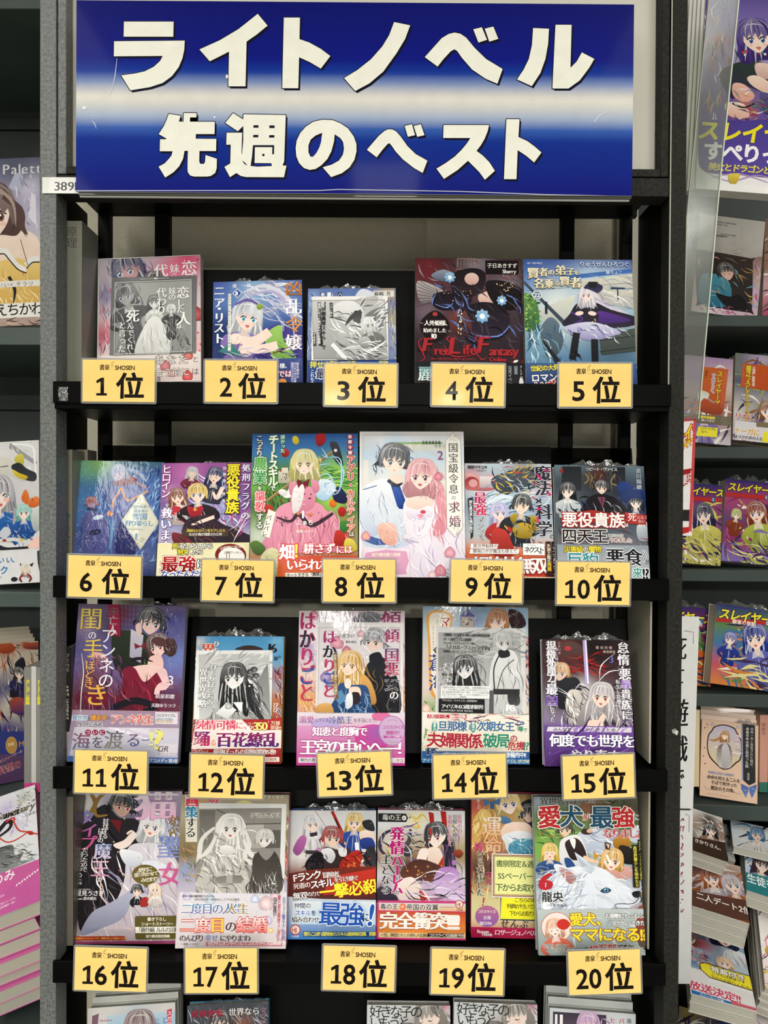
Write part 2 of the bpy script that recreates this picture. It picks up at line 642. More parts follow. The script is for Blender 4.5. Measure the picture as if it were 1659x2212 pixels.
 def fig(s, x, y, r, hair, dress, skin='#f3d9c8', eye='#4a5f94', tilt=0, turn=0.0, hl=2.2, flip=1, mouth=1, closed=0, body=3.2, sw=1.25, arms=True, hw=1.0, collar=True, top=1.0, brow=True, glasses=0):
  """A generic illustrated person: hair mass, head, torso."""
  a = math.radians(tilt)
  ca, sa = math.cos(a), math.sin(a)

  def L(pts):
   return [(x + r * (flip * px * ca - py * sa), y + r * (flip * px * sa + py * ca)) for px, py in pts]
  hd, hb, hi = lin(hair) * .5, lin(hair), mixc(hair, '#ffffff', .45)
  dd, db, di = lin(dress) * .5, lin(dress), mixc(dress, '#ffffff', .4)
  R = s.r
  fc = L([(turn * .6, .22)])[0]
  s.faces.append((fc[0], fc[1], r * .78))
  # hair behind
  if hl > 0:
   s.q(L([(-1.02 * hw, -.2), (-.7, -1.0), (0, -1.2), (.7, -1.0), (1.02 * hw, -.2), (1.12 * hw, .6), (1.2 * hw, hl * .6), (.9 * hw, hl), (.35, hl * .88), (-.3, hl * .93), (-.9 * hw, hl), (-1.22 * hw, hl * .6), (-1.1 * hw, .6)]), hb, hd, n=4)
   for k in range(int(7 + 3 * hl)):
    u = R.uniform(-1, 1)
    s.s_(L([(u * .8, -.2), (u * 1.1 * hw, hl * .45), (u * 1.25 * hw + R.uniform(-.25, .25), hl * R.uniform(.85, 1.18))]), r * .13, R.choice([hd, hi, hb]), w2=.4, w0=r * .04)
  # torso
  if body > 0:
   s.q(L([(-.35, 1.02), (.35, 1.02), (sw, 1.4), (sw * 1.1, 2.1), (.8 * top, 2.5), (1.0 * top, body), (-1.0 * top, body), (-.8 * top, 2.5), (-sw * 1.1, 2.1), (-sw, 1.4)]), db, mixc(dress, '#000000', .35), n=4)
   if arms:
    for sg in (-1, 1):
     s.s_(L([(sg * sw * .95, 1.55), (sg * sw * 1.25, 2.3), (sg * sw * .75, 2.95)]), r * .5, db, w2=r * .3, w0=r * .42, col2=dd)
   for k in range(9):
    u = R.uniform(-.8, .8)
    s.s_(L([(u * .6, 1.4 + R.random() * .5), (u * .9, 2.1), (u * 1.2, body * R.uniform(.75, .98))]), r * .09, R.choice([dd, di, dd]), w2=.4, w0=.4)
   s.p(L([(-.2, .6), (.2, .6), (.26, 1.2), (0, 1.5), (-.26, 1.2)]), lin(skin) * .82)
   if collar:
    s.p(L([(-.34, 1.0), (-.05, 1.5), (-.5, 1.6)]), di); s.p(L([(.34, 1.0), (.05, 1.5), (.5, 1.6)]), di)
  # face
  t_ = turn
  s.q(L([(-.74, -.2), (-.68 + t_ * .1, .25), (-.42 + t_ * .4, .62), (t_ * .8, .9), (.42 + t_ * .4, .62), (.68 + t_ * .1, .25), (.74, -.2), (.5, -.85), (-.5, -.85)]), skin, n=4)
  s.q(L([(-.7, -.2), (-.3, -.02), (.3, -.02), (.7, -.2), (.5, -.8), (-.5, -.8)]), lin(skin) * .84, n=3)
  if r > 9:
   for sg in (-1, 1):
    ex, ey = sg * .33 + t_, .16
    if r > 18: s.e(*L([(ex + sg * .05, .42)])[0], r * .13, r * .07, mixc(skin, '#e8837a', .35), n=8)
    if closed:
     s.s_(L([(ex - .17, ey), (ex, ey + .09), (ex + .17, ey)]), r * .06, '#3a2622', w2=.5)
    else:
     c_ = L([(ex, ey)])[0]
     s.e(c_[0], c_[1], r * .17, r * .17, '#f5f3f0', n=10)
     s.e(c_[0], c_[1], r * .12, r * .165, lin(eye) * .45, lin(eye) * 1.3, n=10)
     s.e(c_[0], c_[1] + r * .02, r * .05, r * .08, lin(eye) * .2, n=8)
     s.e(c_[0] - r * .04, c_[1] - r * .07, r * .045, r * .05, '#ffffff', n=6)
     s.s_(L([(ex - .2, ey - .06), (ex, ey - .21), (ex + .2, ey - .08)]), r * .075, '#2c1d1c', w2=r * .04)
    if brow: s.s_(L([(ex - .17, ey - .33), (ex + .02, ey - .4), (ex + .2, ey - .34)]), r * .035, hd)
    if glasses: 
     cc = L([(ex, ey)])[0]
     s.s_([(cc[0] + r * .25 * math.cos(b), cc[1] + r * .2 * math.sin(b)) for b in np.linspace(0, 6.28, 10)], r * .03, '#888888')
   if r > 16:
    s.s_(L([(t_ * 1.2, .4), (t_ * 1.2 + .03, .46)]), r * .03, lin(skin) * .6, smooth=False)
   if mouth == 2:
    s.q(L([(t_ - .15, .56), (t_, .54), (t_ + .15, .56), (t_ + .03, .74)]), '#b5424a', '#e08a86', n=3)
   elif mouth:
    s.s_(L([(t_ - .12, .62), (t_, .66), (t_ + .12, .61)]), r * .035, '#a0554f', w2=.4)
  # fringe
  zig = [(.96 * hw, .45), (.8, .5), (.7, -.12), (.5, .06), (.37, -.32), (.14, .08), (.04, -.36), (-.2, .04), (-.3, -.34), (-.5, .1), (-.64, -.2), (-.78, .5), (-.97 * hw, .4)]
  cap = [(-1.03 * hw, -.25), (-.88, -.75), (-.5, -1.08), (0, -1.2), (.5, -1.08), (.88, -.75), (1.03 * hw, -.25)]
  s.p(L(cap + zig), hi * .35 + hb * .65, hb)
  for k in range(12 if r > 15 else 5):
   u = R.uniform(-1, 1)
   s.s_(L([(u * .25 + .05, -1.1), (u * .8, -.65), (u * .95, R.uniform(-.35, -.12) + .5 * abs(u))]), r * .07, R.choice([hd, hi, hb * .75]), w2=.3, w0=.3)
  if r > 15: s.s_(L([(-.62, -.66), (-.2, -.82), (.25, -.8), (.62, -.64)]), r * .09, hi, w2=.5, w0=.5)

 # --- finish
 def mesh(s, name, wm, hm, m, back=None, thick=0.0003):
  """One mesh in the sheet's own frame: x right from centre, z up from the bottom edge, ink facing -y."""
  V = np.concatenate(s.V); T = np.concatenate(s.T); C = np.concatenate(s.C); Z = np.concatenate(s.Z)
  Wd, H = s.w, s.h
  x, y = V[:, 0], V[:, 1]
  tx, ty = x[T], y[T]
  out = (tx.max(1) <= 0) | (tx.min(1) >= Wd) | (ty.max(1) <= 0) | (ty.min(1) >= H)
  cross = ~out & ((tx.min(1) < -1e-6) | (tx.max(1) > Wd + 1e-6) | (ty.min(1) < -1e-6) | (ty.max(1) > H + 1e-6))
  keep = T[~out & ~cross]
  nv, nc, nz, nt = [], [], [], []
  base = len(V)
  for tri in T[cross]:
   poly = [np.concatenate([V[i], C[i], [Z[i]]]) for i in tri]
   for ax, lim, sg in ((0, 0, 1), (0, Wd, -1), (1, 0, 1), (1, H, -1)):
    res = []
    for i in range(len(poly)):
     a, b = poly[i - 1], poly[i]
     da, db = (a[ax] - lim) * sg, (b[ax] - lim) * sg
     if da >= 0: 
      if db >= 0: res.append(b)
      else: res.append(a + (b - a) * da / (da - db))
     elif db >= 0:
      res.append(a + (b - a) * da / (da - db)); res.append(b)
    poly = res
    if len(poly) < 3: break
   if len(poly) < 3: continue
   k = base + len(nv)
   for q in poly: nv.append(q[:2]); nc.append(q[2:5]); nz.append(q[5])
   for i in range(1, len(poly) - 1): nt.append((k, k + i, k + i + 1))
  if nv:
   V = np.concatenate([V, np.array(nv)]); C = np.concatenate([C, np.array(nc)]); Z = np.concatenate([Z, np.array(nz)])
   T = np.concatenate([keep, np.array(nt, int).reshape(-1, 3)])
  else:
   T = keep
  used = np.unique(T)
  rm = np.full(len(V), -1); rm[used] = np.arange(len(used))
  V, C, Z, T = V[used], C[used], Z[used], rm[T]
  co = np.stack([(V[:, 0] - Wd / 2) * wm / Wd, -(Z * 0.001), (H - V[:, 1]) * hm / H], 1)
  ar = np.cross(co[T[:, 1]] - co[T[:, 0]], co[T[:, 2]] - co[T[:, 0]])[:, 1]
  fl = ar > 0
  T[fl] = T[fl][:, ::-1]
  n0 = len(co)
  # paper body behind the ink
  hx = wm / 2
  bx = np.array([(-hx, 0, 0), (hx, 0, 0), (hx, 0, hm), (-hx, 0, hm), (-hx, thick, 0), (hx, thick, 0), (hx, thick, hm), (-hx, thick, hm)])
  bt = np.array([(0, 1, 2), (0, 2, 3), (5, 4, 7), (5, 7, 6), (0, 4, 5), (0, 5, 1), (3, 2, 6), (3, 6, 7), (0, 3, 7), (0, 7, 4), (1, 5, 6), (1, 6, 2)]) + n0
  co = np.concatenate([co, bx]); T = np.concatenate([T, bt])
  C = np.clip(np.concatenate([C, np.tile(lin(back or '#dddad2'), (8, 1))]), 0, 1)
  me = bpy.data.meshes.new(name)
  me.vertices.add(len(co)); me.vertices.foreach_set('co', co.astype(np.float32).ravel())
  me.loops.add(len(T) * 3); me.loops.foreach_set('vertex_index', T.astype(np.int32).ravel())
  me.polygons.add(len(T))
  me.polygons.foreach_set('loop_start', np.arange(0, len(T) * 3, 3, dtype=np.int32))
  me.polygons.foreach_set('loop_total', np.full(len(T), 3, dtype=np.int32))
  at = me.color_attributes.new('ink', 'FLOAT_COLOR', 'POINT')
  at.data.foreach_set('color', np.concatenate([C, np.ones((len(C), 1))], 1).astype(np.float32).ravel())
  me.update()
  me.validate()
  me.materials.append(m)
  STATS['tris'] += len(T)
  return me


STATS = {'tris': 0}


# ------------------------------------------------------------------ placing sheets and books
class View:
 """An enlarged view of a region of the photograph: its own coordinates -> photo pixels."""
 def __init__(s, ox, oy, sc):
  s.ox, s.oy, s.sc = ox, oy, sc

 def px(s, p):
  return (s.ox + p[0] / s.sc, s.oy + p[1] / s.sc)


VA, VB, VC = View(100, 420, 2.9625), View(600, 420, 2.9625), View(1100, 420, 2.968)
VD, VE, VF = View(100, 900, 2.9625), View(530, 900, 3.3857), View(980, 900, 3.190)
VG, VH, VI = View(100, 1290, 2.9625), View(600, 1290, 2.9625), View(1100, 1290, 2.968)
VJ, VK, VL = View(100, 1700, 3.072), View(600, 1700, 3.072), View(1000, 1700, 3.318)
VM, VN, VO, VP, VQ = View(1430, 0, 5.266), View(1430, 400, 4.4236), View(1430, 880, 4.4236), View(1430, 1350, 4.917), View(1430, 1750, 4.786)
VR, VS, VT, VU = View(0, 0, 3.158), View(0, 680, 3.567), View(0, 1280, 4.808), View(0, 1700, 4.321)
VX = View(0, 0, 1.0)


def quad_matrix(view, tl, tr, br, bl, zt, zb, side=None, zl=0, zr=0):
 """Rectangle in space seen at four view points: top edge zt away, bottom edge zb away."""
 P = [W(*view.px(p), z) for p, z in ((tl, zt + zl), (tr, zt + zr), (br, zb + zr), (bl, zb + zl))]
 mt, mb = (P[0] + P[1]) / 2, (P[3] + P[2]) / 2
 up = mt - mb
 hm = up.length
 up = up.normalized()
 rt = ((P[1] - P[0]) + (P[2] - P[3])) / 2
 rt = rt - up * rt.dot(up)
 wm = rt.length
 rt = rt.normalized()
 into = up.cross(rt)
 m = Matrix((rt, into, up)).transposed().to_4x4()
 m.translation = mb
 return m, wm, hm


def sheet_obj(name, cv, wm, hm, m, parent=None, matrix=None, back=None, thick=0.0003):
 me = cv.mesh(name, wm, hm, m, back, thick)
 o = bpy.data.objects.new(name, me)
 COL.objects.link(o)
 if parent is not None: o.parent = parent
 if matrix is not None: o.matrix_local = matrix
 return o


def film_fin(parent, wm, hm, t, seed, x0=-0.45, x1=0.45, hh=0.008, name='shrink_wrap'):
 """Crinkled ridge of shrink film standing on the top edge of a book."""
 r = random.Random(seed)
 n = 26
 rows = 4
 v, f = [], []
 for j in range(rows):
  for i in range(n):
   u = i / (n - 1)
   env = math.sin(math.pi * u) ** .5 * (0.35 + 0.65 * abs(math.sin(u * 9 + seed)))
   x = (x0 + (x1 - x0) * u) * wm + r.uniform(-1, 1) * .0012
   y = t * (.15 + .7 * j / (rows - 1)) + r.uniform(-1, 1) * .0022
   z = hm + .0003 + (0 if j == 0 else hh * env * (1 if j in (1, 2) else .5) * r.uniform(.35, 1))
   v.append((x, y, z))
 for j in range(rows - 1):
  for i in range(n - 1):
   a = j * n + i
   f += [(a, a + 1, a + n), (a + 1, a + n + 1, a + n)]
 me = bpy.data.meshes.new(name)
 me.from_pydata(v, [], f)
 me.materials.append(M['film'])
 o = bpy.data.objects.new(name, me)
 COL.objects.link(o)
 o.parent = parent
 return o


MATC = {}


def flat_mat(col, rough=0.35):
 k = (str(col), rough)
 if k not in MATC: MATC[k] = mat('cover_board_' + str(col).strip('#'), col, rough, coat=0.2)
 return MATC[k]


def book(label, view, tl, tr, br, bl, surf=None, zb=None, lean=0.030, t=0.012, spine='#dddddd', fn=None, sheets=(), group=None, wrap=None,
   material='print_film', name='light_novel', pages='pages', cat='book', seed=1, zl=0, zr=0, extra=0, dz=0.0, extra_dz=0.004, back='#dcdad5'):
 """A book facing the camera. surf: height (from eye level) of the shelf it stands on; sheets: (name, tl, tr, bl, draw, standoff, material, label)."""
 if zb is None:
  ym = (view.px(bl)[1] + view.px(br)[1]) / 2
  zb = abs(surf) * F_PX / max(abs(ym - 1087), 1)
 zb += dz
 mtx, wm, hm = quad_matrix(view, tl, tr, br, bl, zb + lean, zb, zl=zl, zr=zr)
 if surf is not None:
  mtx.translation.z = EYE + surf - .0029 + abs((mtx.to_3x3() @ Vector((wm / 2, 0, 0))).z) + t * abs(mtx.to_3x3().col[1].z)
 root = empty(name, mtx, label, cat, group)
 hx = wm / 2
 b = MB().box(-hx, hx, 0.0003, 0.0011, 0, hm).box(-hx, hx, t - .0008, t, 0, hm).box(hx - .0009, hx, .0008, t - .0005, 0, hm)
 b.build('cover', flat_mat(spine), root, bevel=0.0002)
 MB().box(-hx + .0012, hx - .0009, .0011, t - .0008, .0012, hm - .0015).build('page_block', M[pages], root)
 if fn:
  cv = Canvas(tl, tr, bl, seed)
  fn(cv)
  sheet_obj('cover_print', cv, wm, hm, M[material], root, back=back)
  a = cv
  for nm, stl, str_, sbl, sfn, off, smat, slab in sheets:
   c2 = Canvas(stl, str_, sbl, seed + 7)
   sfn(c2)
   p = a.loc([stl, str_, sbl])
   u = (p[1] - p[0]); vv = (p[2] - p[0])
   sw, shh = np.linalg.norm(u) * wm / a.w, np.linalg.norm(vv) * hm / a.h
   c = (p[1] + p[2]) / 2 + (p[2] - p[2])
   mid = p[2] + u / 2
   ang = math.atan2(-u[1] * hm / a.h, u[0] * wm / a.w)
   ml = Matrix.Translation(((mid[0] - a.w / 2) * wm / a.w, -off, (a.h - mid[1]) * hm / a.h)) @ Matrix.Rotation(-ang, 4, 'Y')
   so = sheet_obj(nm, c2, sw, shh, M[smat], root, ml)
   if slab: so['label'] = slab
 if wrap:
  film_fin(root, wm, hm, t, seed, *wrap)
 for k in range(extra):
  r2 = empty(name, mtx @ Matrix.Translation((random.Random(seed + k).uniform(-.002, .002), (t + .0012) * (k + 1), extra_dz * (k + 1))), label_extra(label, k, 'behind' if extra_dz else 'under'), cat, group)
  for ch in list(root.children):
   if stem_(ch.name) in ('cover', 'page_block'):
    c = ch.copy(); COL.objects.link(c); c.parent = r2
 return root


def stem_(n):
 return n.split('.')[0]


def label_extra(label, k, where):
 return ('second', 'third', 'fourth', 'fifth', 'sixth')[k] + ' copy stacked %s the ' % where + ' '.join(label.split()[:11])
# ------------------------------------------------------------------ the shop itself
def structure(o):
 o['kind'] = 'structure'
 return o


structure(MB().box(-2.6, 2.6, -9, 1.75, -0.05, 0).build('floor', M['floor']))
structure(MB().box(-2.6, 2.6, -9, 1.75, CEIL, CEIL + 0.05).build('ceiling', M['plain']))
structure(MB().box(-2.6, 2.6, 1.75, 1.8, 0, CEIL).build('wall_back', M['plain']))
structure(MB().box(-0.47, 0.3166, 1.06, 1.70, 0, CEIL).build('wall_pillar', M['wall']))
structure(MB().box(0.317, 0.342, 1.045, 1.70, 0, CEIL).build('trim_1', M['plain']))
structure(MB().profile([(1.06, 0), (1.052, 0), (1.050, 0.002), (1.050, CEIL), (1.06, CEIL)], 0.056, 0.069).build('trim_2', M['wall']))
structure(MB().box(-0.47, 0.342, 1.04, 1.06, 0, 0.08).build('baseboard_back', M['black_matt']))

# ------------------------------------------------------------------ the ranking bookcase
XL0, XL1, XR1, XR0 = -0.3917, -0.3732, 0.3195, 0.3375
ZF = 0.875
LIP = [0.1354, -0.0836, -0.300, -0.521, -0.742]
SURF = [0.116, -0.090, -0.306, -0.527, -0.748]
case = empty('display_bookcase', Matrix.Translation(((XL0 + XR0) / 2, ZF, 0)), 'grey and black metal bookcase of five shelves under the blue sign', 'bookcase')
cx = (XL0 + XR0) / 2


def cbox(name, x0, x1, y0, y1, z0, z1, m, bevel=0.0008, parent=case, kind=None):
 o = MB().box(x0 - cx, x1 - cx, y0 - ZF, y1 - ZF, z0, z1).build(name, M[m], parent, bevel=bevel)
 if kind: o['kind'] = kind
 return o


u1 = cbox('upright', XL0, XL1, ZF, ZF + 0.03, 0, EYE + 0.78, 'frame')
u1['label'] = 'mottled grey upright'
u2 = cbox('upright', XR1 + 0.0035, XR0 + 0.003, ZF, ZF + 0.03, 0, EYE + 0.78, 'frame_dark')
cbox('edge_highlight', XR1 + .0027, XR1 + .0034, ZF - .0004, ZF + .002, EYE + .11, EYE + .78, 'panel', 0)  # bevel highlight of the upright, added as a thin pale strip
cbox('header_beam', XL1 + 0.0005, XR1 + 0.002, ZF + .001, ZF + 0.028, EYE + 0.3495, EYE + 0.3705, 'frame_dark')
cbox('panel_frame', XL1 + 0.0008, XL1 + 0.0105, ZF + .002, ZF + .02, EYE + .3722, EYE + .78, 'frame')
cbox('panel_frame', XR1 - 0.0075, XR1 + 0.0015, ZF + .002, ZF + .02, EYE + .3722, EYE + .78, 'frame_dark')
cbox('panel_frame', XL1 + 0.0108, XR1 - 0.0078, ZF + .002, ZF + .02, EYE + .3722, EYE + .381, 'frame_dark')
cbox('backing_board', XL1 + .008, XR1 - .008, ZF + .021, ZF + .024, EYE + .375, EYE + .78, 'panel', 0)
cbox('top_board', XL1, XR1, ZF + .02, 1.0, EYE + .373, EYE + .377, 'black')
for k, (s_, l_) in enumerate(zip(SURF, LIP)):
 b = cbox('shelf_board', XL1 + .0005, XR1 + .0025, .869, 1.0, EYE + s_ - .0112, EYE + s_ - .0032, 'black')
 lip = MB().profile([(.8655 - ZF, EYE + l_ - .0245), (.8655 - ZF, EYE + l_ - .0008), (.8665 - ZF, EYE + l_), (.8688 - ZF, EYE + l_), (.8688 - ZF, EYE + l_ - .0245)], XL1 + .0005 - cx, XR1 + .0025 - cx).build('shelf_lip', M['black'], b)
for a, c_ in ((XL1 - .016, XL1 - .0125), (XR1 + .0085, XR1 + .012)):
 cbox('side_panel', a, c_, ZF + .03, 1.0, 0, EYE + .373, 'black')
for xa, xb in ((-0.372, -0.357), (-.2985, -.2795), (.2275, .2445), (.306, .3195)):
 cbox('back_post', xa, xb, .998, 1.012, 0, EYE + .40, 'black_matt')
cbox('back_rail', -.372, .326, 1.0, 1.010, EYE + .373, EYE + .40, 'black_matt')
for k, zt in enumerate((.297, .0735, -.147, -.367, -.588)):
 s_ = SURF[k]
 if k == 4:
  cbox('backrest_panel', -.35, .3, .992, .9945, EYE + s_ - .003, EYE + zt, 'black_matt', 0)
  break
 y_ = .948
 x0, x1 = ((-.279, .227), (-.266, .2127), (-.245, .31), (-.35, .31), (-.35, .31))[k]
 MB().profile([(y_ - ZF, EYE + s_ - .003), (.985 - ZF, EYE + zt), (.9875 - ZF, EYE + zt), (y_ + .0025 - ZF, EYE + s_ - .003)], x0 - cx, x1 - cx).build('backrest_panel', M['black_matt'], case)
 if k in (1, 2):
  o = MB().profile([(.952 - ZF, EYE + s_ + .0005), (.9895 - ZF, EYE + zt - .001), (.9915 - ZF, EYE + zt - .001), (.9545 - ZF, EYE + s_ + .0005)], -.362 - cx, .318 - cx).build('acrylic_backrest', M['smoke'], case)
  o['label'] = 'smoked clear plastic backrest'
for k in (2, 3):
 cbox('side_board', .3145, .317, .905, .99, EYE + SURF[k], EYE + SURF[k] + .192, 'wall')['label'] = 'grey woven side board'
cbox('plinth', XL1, XR1, ZF + .004, .99, 0, EYE - 1.0, 'black')


def spine_book(label, px0, px1, ytop, ybot, depth_z, deep, col, side, title=None, tcol='#888888', tsize=14, tx=0.5, ty=0.1, group=None, surf=None, tb=0.0, m='print_matt', band=None, cat='book', pcol=None):
 """A book standing with its spine to the aisle."""
 a, b = W(px0, (ytop + ybot) / 2, depth_z), W(px1, (ytop + ybot) / 2, depth_z)
 zt, z0 = W((px0 + px1) / 2, ytop, depth_z).z, W((px0 + px1) / 2, ybot, depth_z).z
 if surf is not None: z0 = EYE + surf
 wd, hm = abs(b.x - a.x), zt - z0
 root = empty('shelved_book', Matrix.Translation(((a.x + b.x) / 2, depth_z, z0 + .0005)), label, cat, group)
 hx = wd / 2
 MB().box(-hx, -hx + .0008, .0004, deep, 0, hm).box(hx - .0008, hx, .0004, deep, 0, hm).box(-hx, hx, 0.0004, .0012, 0, hm).build('cover', flat_mat(side, .4), root)
 MB().box(-hx + .0008, hx - .0008, .0012, deep - .002, .001, hm - .002).build('page_block', M['pages_grey'], root)
 cv = Canvas((px0, ytop), (px1, ytop), (px0, ybot))
 cv.bg([col], nx=3, ny=6)
 if band: cv.rect(px0 - 2, ybot - (ybot - ytop) * band[0], px1 + 2, ybot + 2, band[1])
 if title: cv.t(title, px0 + (px1 - px0) * tx, ytop + (ybot - ytop) * ty, tsize, tcol, v=1, b=tb)
 sheet_obj('spine_print', cv, wd, hm, M[m], root, Matrix.Translation((0, 0.0001, 0)), back=col)
 return root


# ------------------------------------------------------------------ bays of the shop at either side
def bay(name, label, x0, x1, lips, z_front, post_x, enamel='teal'):
 root = empty(name, Matrix.Translation(((x0 + x1) / 2, z_front, 0)), label, 'shelving')
 c = (x0 + x1) / 2
 MB().box(x0 - c, x1 - c, .34, .352, 0.02, 2.5).build('back_panel', M['teal_dark'], root)
 for zz in (.785, .192, -.3): MB().box(x0 - c, x1 - c, .338, .341, EYE + zz, EYE + zz + .003).build('back_groove', M['black_matt'], root)
 for px_ in post_x:
  MB().box(px_ - c - .012, px_ - c + .012, .07, .34, 0, 2.5).build('upright', M[enamel], root, bevel=.001)
 for (yl, zl_, zr_, hgt, kind) in lips:
  v = MB()
  pts_top = [(x0 - c, zl_), (x1 - c, zr_)]
  z = EYE + yl - .0032
  b = len(v.v)
  for zz in (z - hgt, z):
   v.v += [(pts_top[0][0], pts_top[0][1], zz), (pts_top[1][0], pts_top[1][1], zz), (pts_top[1][0], .338, zz), (pts_top[0][0], .338, zz)]
  v.f += [(0, 1, 5, 4), (1, 2, 6, 5), (2, 3, 7, 6), (3, 0, 4, 7), (4, 5, 6, 7), (3, 2, 1, 0)]
  v.build('shelf_board', M[enamel], root, bevel=.0015)
 return root


ZB = 1.30
bay('grey_green_bookcase', 'grey-green metal bookcase with pink book stack, beyond the grey upright', -1.5, -.473,
 [(.85, 0, 0, .02, 0), (.297, 0, 0, .030, 0), (-.151, 0, 0, .025, 0), (-.505, 0, 0, .024, 0), (-.80, -.26, -.26, .03, 0)], ZB, (-1.488, -.486))
MB_ = [(.3235, 0, 0, .019, 0), (.102, .01, .005, .0195, 0), (-.108, .02, -.02, .0195, 0), (-.322, .03, -.03, .022, 0), (-.512, .03, -.05, .026, 0), (-.93, -.36, -.36, .03, 0)]
bay('dark_green_bookcase', 'dark grey-green bookcase of small paperbacks beside the black upright', .36, 1.5, MB_, ZB, (.373, 1.488), 'teal_low')
# ------------------------------------------------------------------ the big sign
def draw_sign(c):
 ys = [0, .30, .37, .42, .47, .50, .54, .60, .66, .72, 1.0]
 cs = ['#080f66', '#06127c', '#0c3492', '#7488b6', '#c3c2c4', '#dcd8ce', '#cbcbc8', '#9fadc6', '#3058a8', '#062a88', '#070f72']
 ny = 60
 stops = []
 for i in range(ny):
  t_ = i / (ny - 1)
  k = max(j for j in range(len(ys)) if ys[j] <= t_ + 1e-9)
  k = min(k, len(ys) - 2)
  stops.append(lin(cs[k]) * (1 - (t_ - ys[k]) / (ys[k + 1] - ys[k])) + lin(cs[k + 1]) * ((t_ - ys[k]) / (ys[k + 1] - ys[k])))
 c.bg(stops, nx=6, ny=ny)
 A = lambda pts: [(x / 2, y / 2) for x, y in pts]
 B = lambda pts: [(830 + x / 2, y / 2) for x, y in pts]
 D = lambda pts: [(330 + x / 5.53, 230 + y / 5.53) for x, y in pts]
 E_ = lambda pts: [(630 + x / 5.53, 230 + y / 5.53) for x, y in pts]
 G = lambda pts: [(920 + x / 5.53, 230 + y / 5.53) for x, y in pts]
 sh = []
 sh.append(A([(531, 95), (747, 95), (747, 160), (531, 160)]))
 sh.append(A([(490, 180), (797, 177), (796, 215), (789, 252), (773, 292), (745, 330), (705, 360), (650, 378), (565, 392), (524, 327), (580, 320), (625, 310), (665, 290), (692, 265), (703, 243), (490, 245)]))
 sh.append(A([(1112, 61), (1156, 112), (1110, 150), (1066, 181), (1066, 374), (991, 374), (991, 224), (950, 245), (908, 266), (862, 215), (950, 175), (1030, 127)]))
 sh.append(A([(1226, 77), (1296, 77), (1296, 170), (1340, 185), (1390, 212), (1432, 243), (1392, 297), (1345, 270), (1296, 248), (1296, 382), (1226, 382)]))
 sh.append([(853, 48), (888, 55), (878, 84), (860, 115), (832, 155), (803, 180), (772, 197), (747, 169), (775, 152), (805, 128), (829, 100), (843, 76)])
 sh.append(B([(183, 247), (220, 205), (255, 165), (285, 147), (310, 141), (335, 146), (360, 162), (400, 208), (450, 255), (523, 298), (502, 362), (450, 340), (390, 300), (345, 250), (324, 221), (311, 213), (295, 222), (265, 255), (240, 288)]))
 sh.append(B([(391, 127), (428, 118), (452, 172), (415, 184)])); sh.append(B([(441, 124), (478, 115), (501, 168), (462, 180)]))
 sh.append(B([(651, 121), (720, 124), (718, 190), (708, 255), (688, 315), (652, 372), (587, 343), (615, 300), (636, 255), (648, 195)]))
 sh.append(B([(748, 107), (818, 107), (818, 293), (845, 265), (866, 226), (921, 254), (900, 292), (860, 347), (812, 382), (742, 382)]))
 # 先
 sh.append(D([(205, 93), (350, 115), (328, 186), (385, 186), (385, 83), (540, 83), (540, 186), (762, 186), (762, 334), (537, 334), (537, 390), (785, 392), (785, 537), (585, 537), (585, 660), (597, 690), (640, 693), (655, 670), (660, 585), (797, 630), (797, 745), (780, 800), (730, 835), (680, 843), (530, 843), (480, 830), (450, 790), (446, 740), (446, 535), (405, 535), (390, 630), (345, 720), (280, 790), (180, 855), (97, 725), (170, 685), (220, 630), (250, 590), (262, 540), (107, 540), (107, 397), (180, 397), (185, 388), (90, 335), (150, 240), (180, 170)]))
 # 週
 sh.append(D([(980, 82), (1105, 160), (1105, 98), (1615, 105), (1608, 660), (1590, 710), (1637, 712), (1610, 850), (1150, 848), (1090, 835), (1035, 800), (960, 850), (890, 727), (960, 685), (960, 460), (907, 462), (907, 317), (1095, 317), (1100, 300), (1105, 235), (1080, 262), (1042, 300), (888, 200)]))
 for k, pts in enumerate(sh):                       # dark rim and drop shade printed behind each letter
  c.p([(x + 4, y + 4.5) for x, y in pts], '#0a0b22')
 # の
 a = np.linspace(0, 2 * math.pi, 44, endpoint=False)
 no_out = [(84, 500), (95, 410), (135, 320), (200, 245), (290, 185), (400, 160), (520, 165), (620, 205), (710, 265), (780, 360), (815, 450), (818, 540), (795, 640), (740, 730), (650, 800), (520, 848), (415, 730), (520, 700), (610, 650), (655, 580), (667, 510), (655, 430), (620, 380), (550, 335), (545, 420), (515, 540), (470, 630), (400, 705), (330, 750), (260, 762), (190, 740), (130, 680), (95, 600)]
 no_in = [(400, 317), (320, 350), (262, 400), (237, 470), (240, 550), (262, 600), (290, 607), (330, 560), (370, 480), (392, 400)]
 be = E_([(943, 520), (1080, 355), (1150, 295), (1190, 275), (1240, 275), (1290, 300), (1345, 360), (1430, 475), (1530, 570), (1675, 650), (1622, 797), (1520, 740), (1380, 635), (1290, 540), (1240, 470), (1212, 440), (1190, 450), (1130, 520), (1063, 610)])
 d1, d2 = E_([(1390, 235), (1478, 213), (1518, 345), (1433, 364)]), E_([(1500, 235), (1586, 213), (1632, 345), (1545, 364)])
 su = G([(255, 222), (803, 222), (790, 290), (755, 385), (710, 465), (660, 532), (740, 590), (820, 670), (887, 770), (770, 878), (700, 785), (560, 650), (440, 760), (277, 868), (183, 745), (290, 680), (400, 600), (480, 520), (540, 445), (583, 378), (255, 378)])
 to = G([(1010, 152), (1168, 152), (1160, 365), (1270, 415), (1360, 480), (1443, 550), (1358, 670), (1260, 590), (1155, 522), (1150, 870), (1000, 870)])
 more = [E_(no_out), be, d1, d2, su, to]
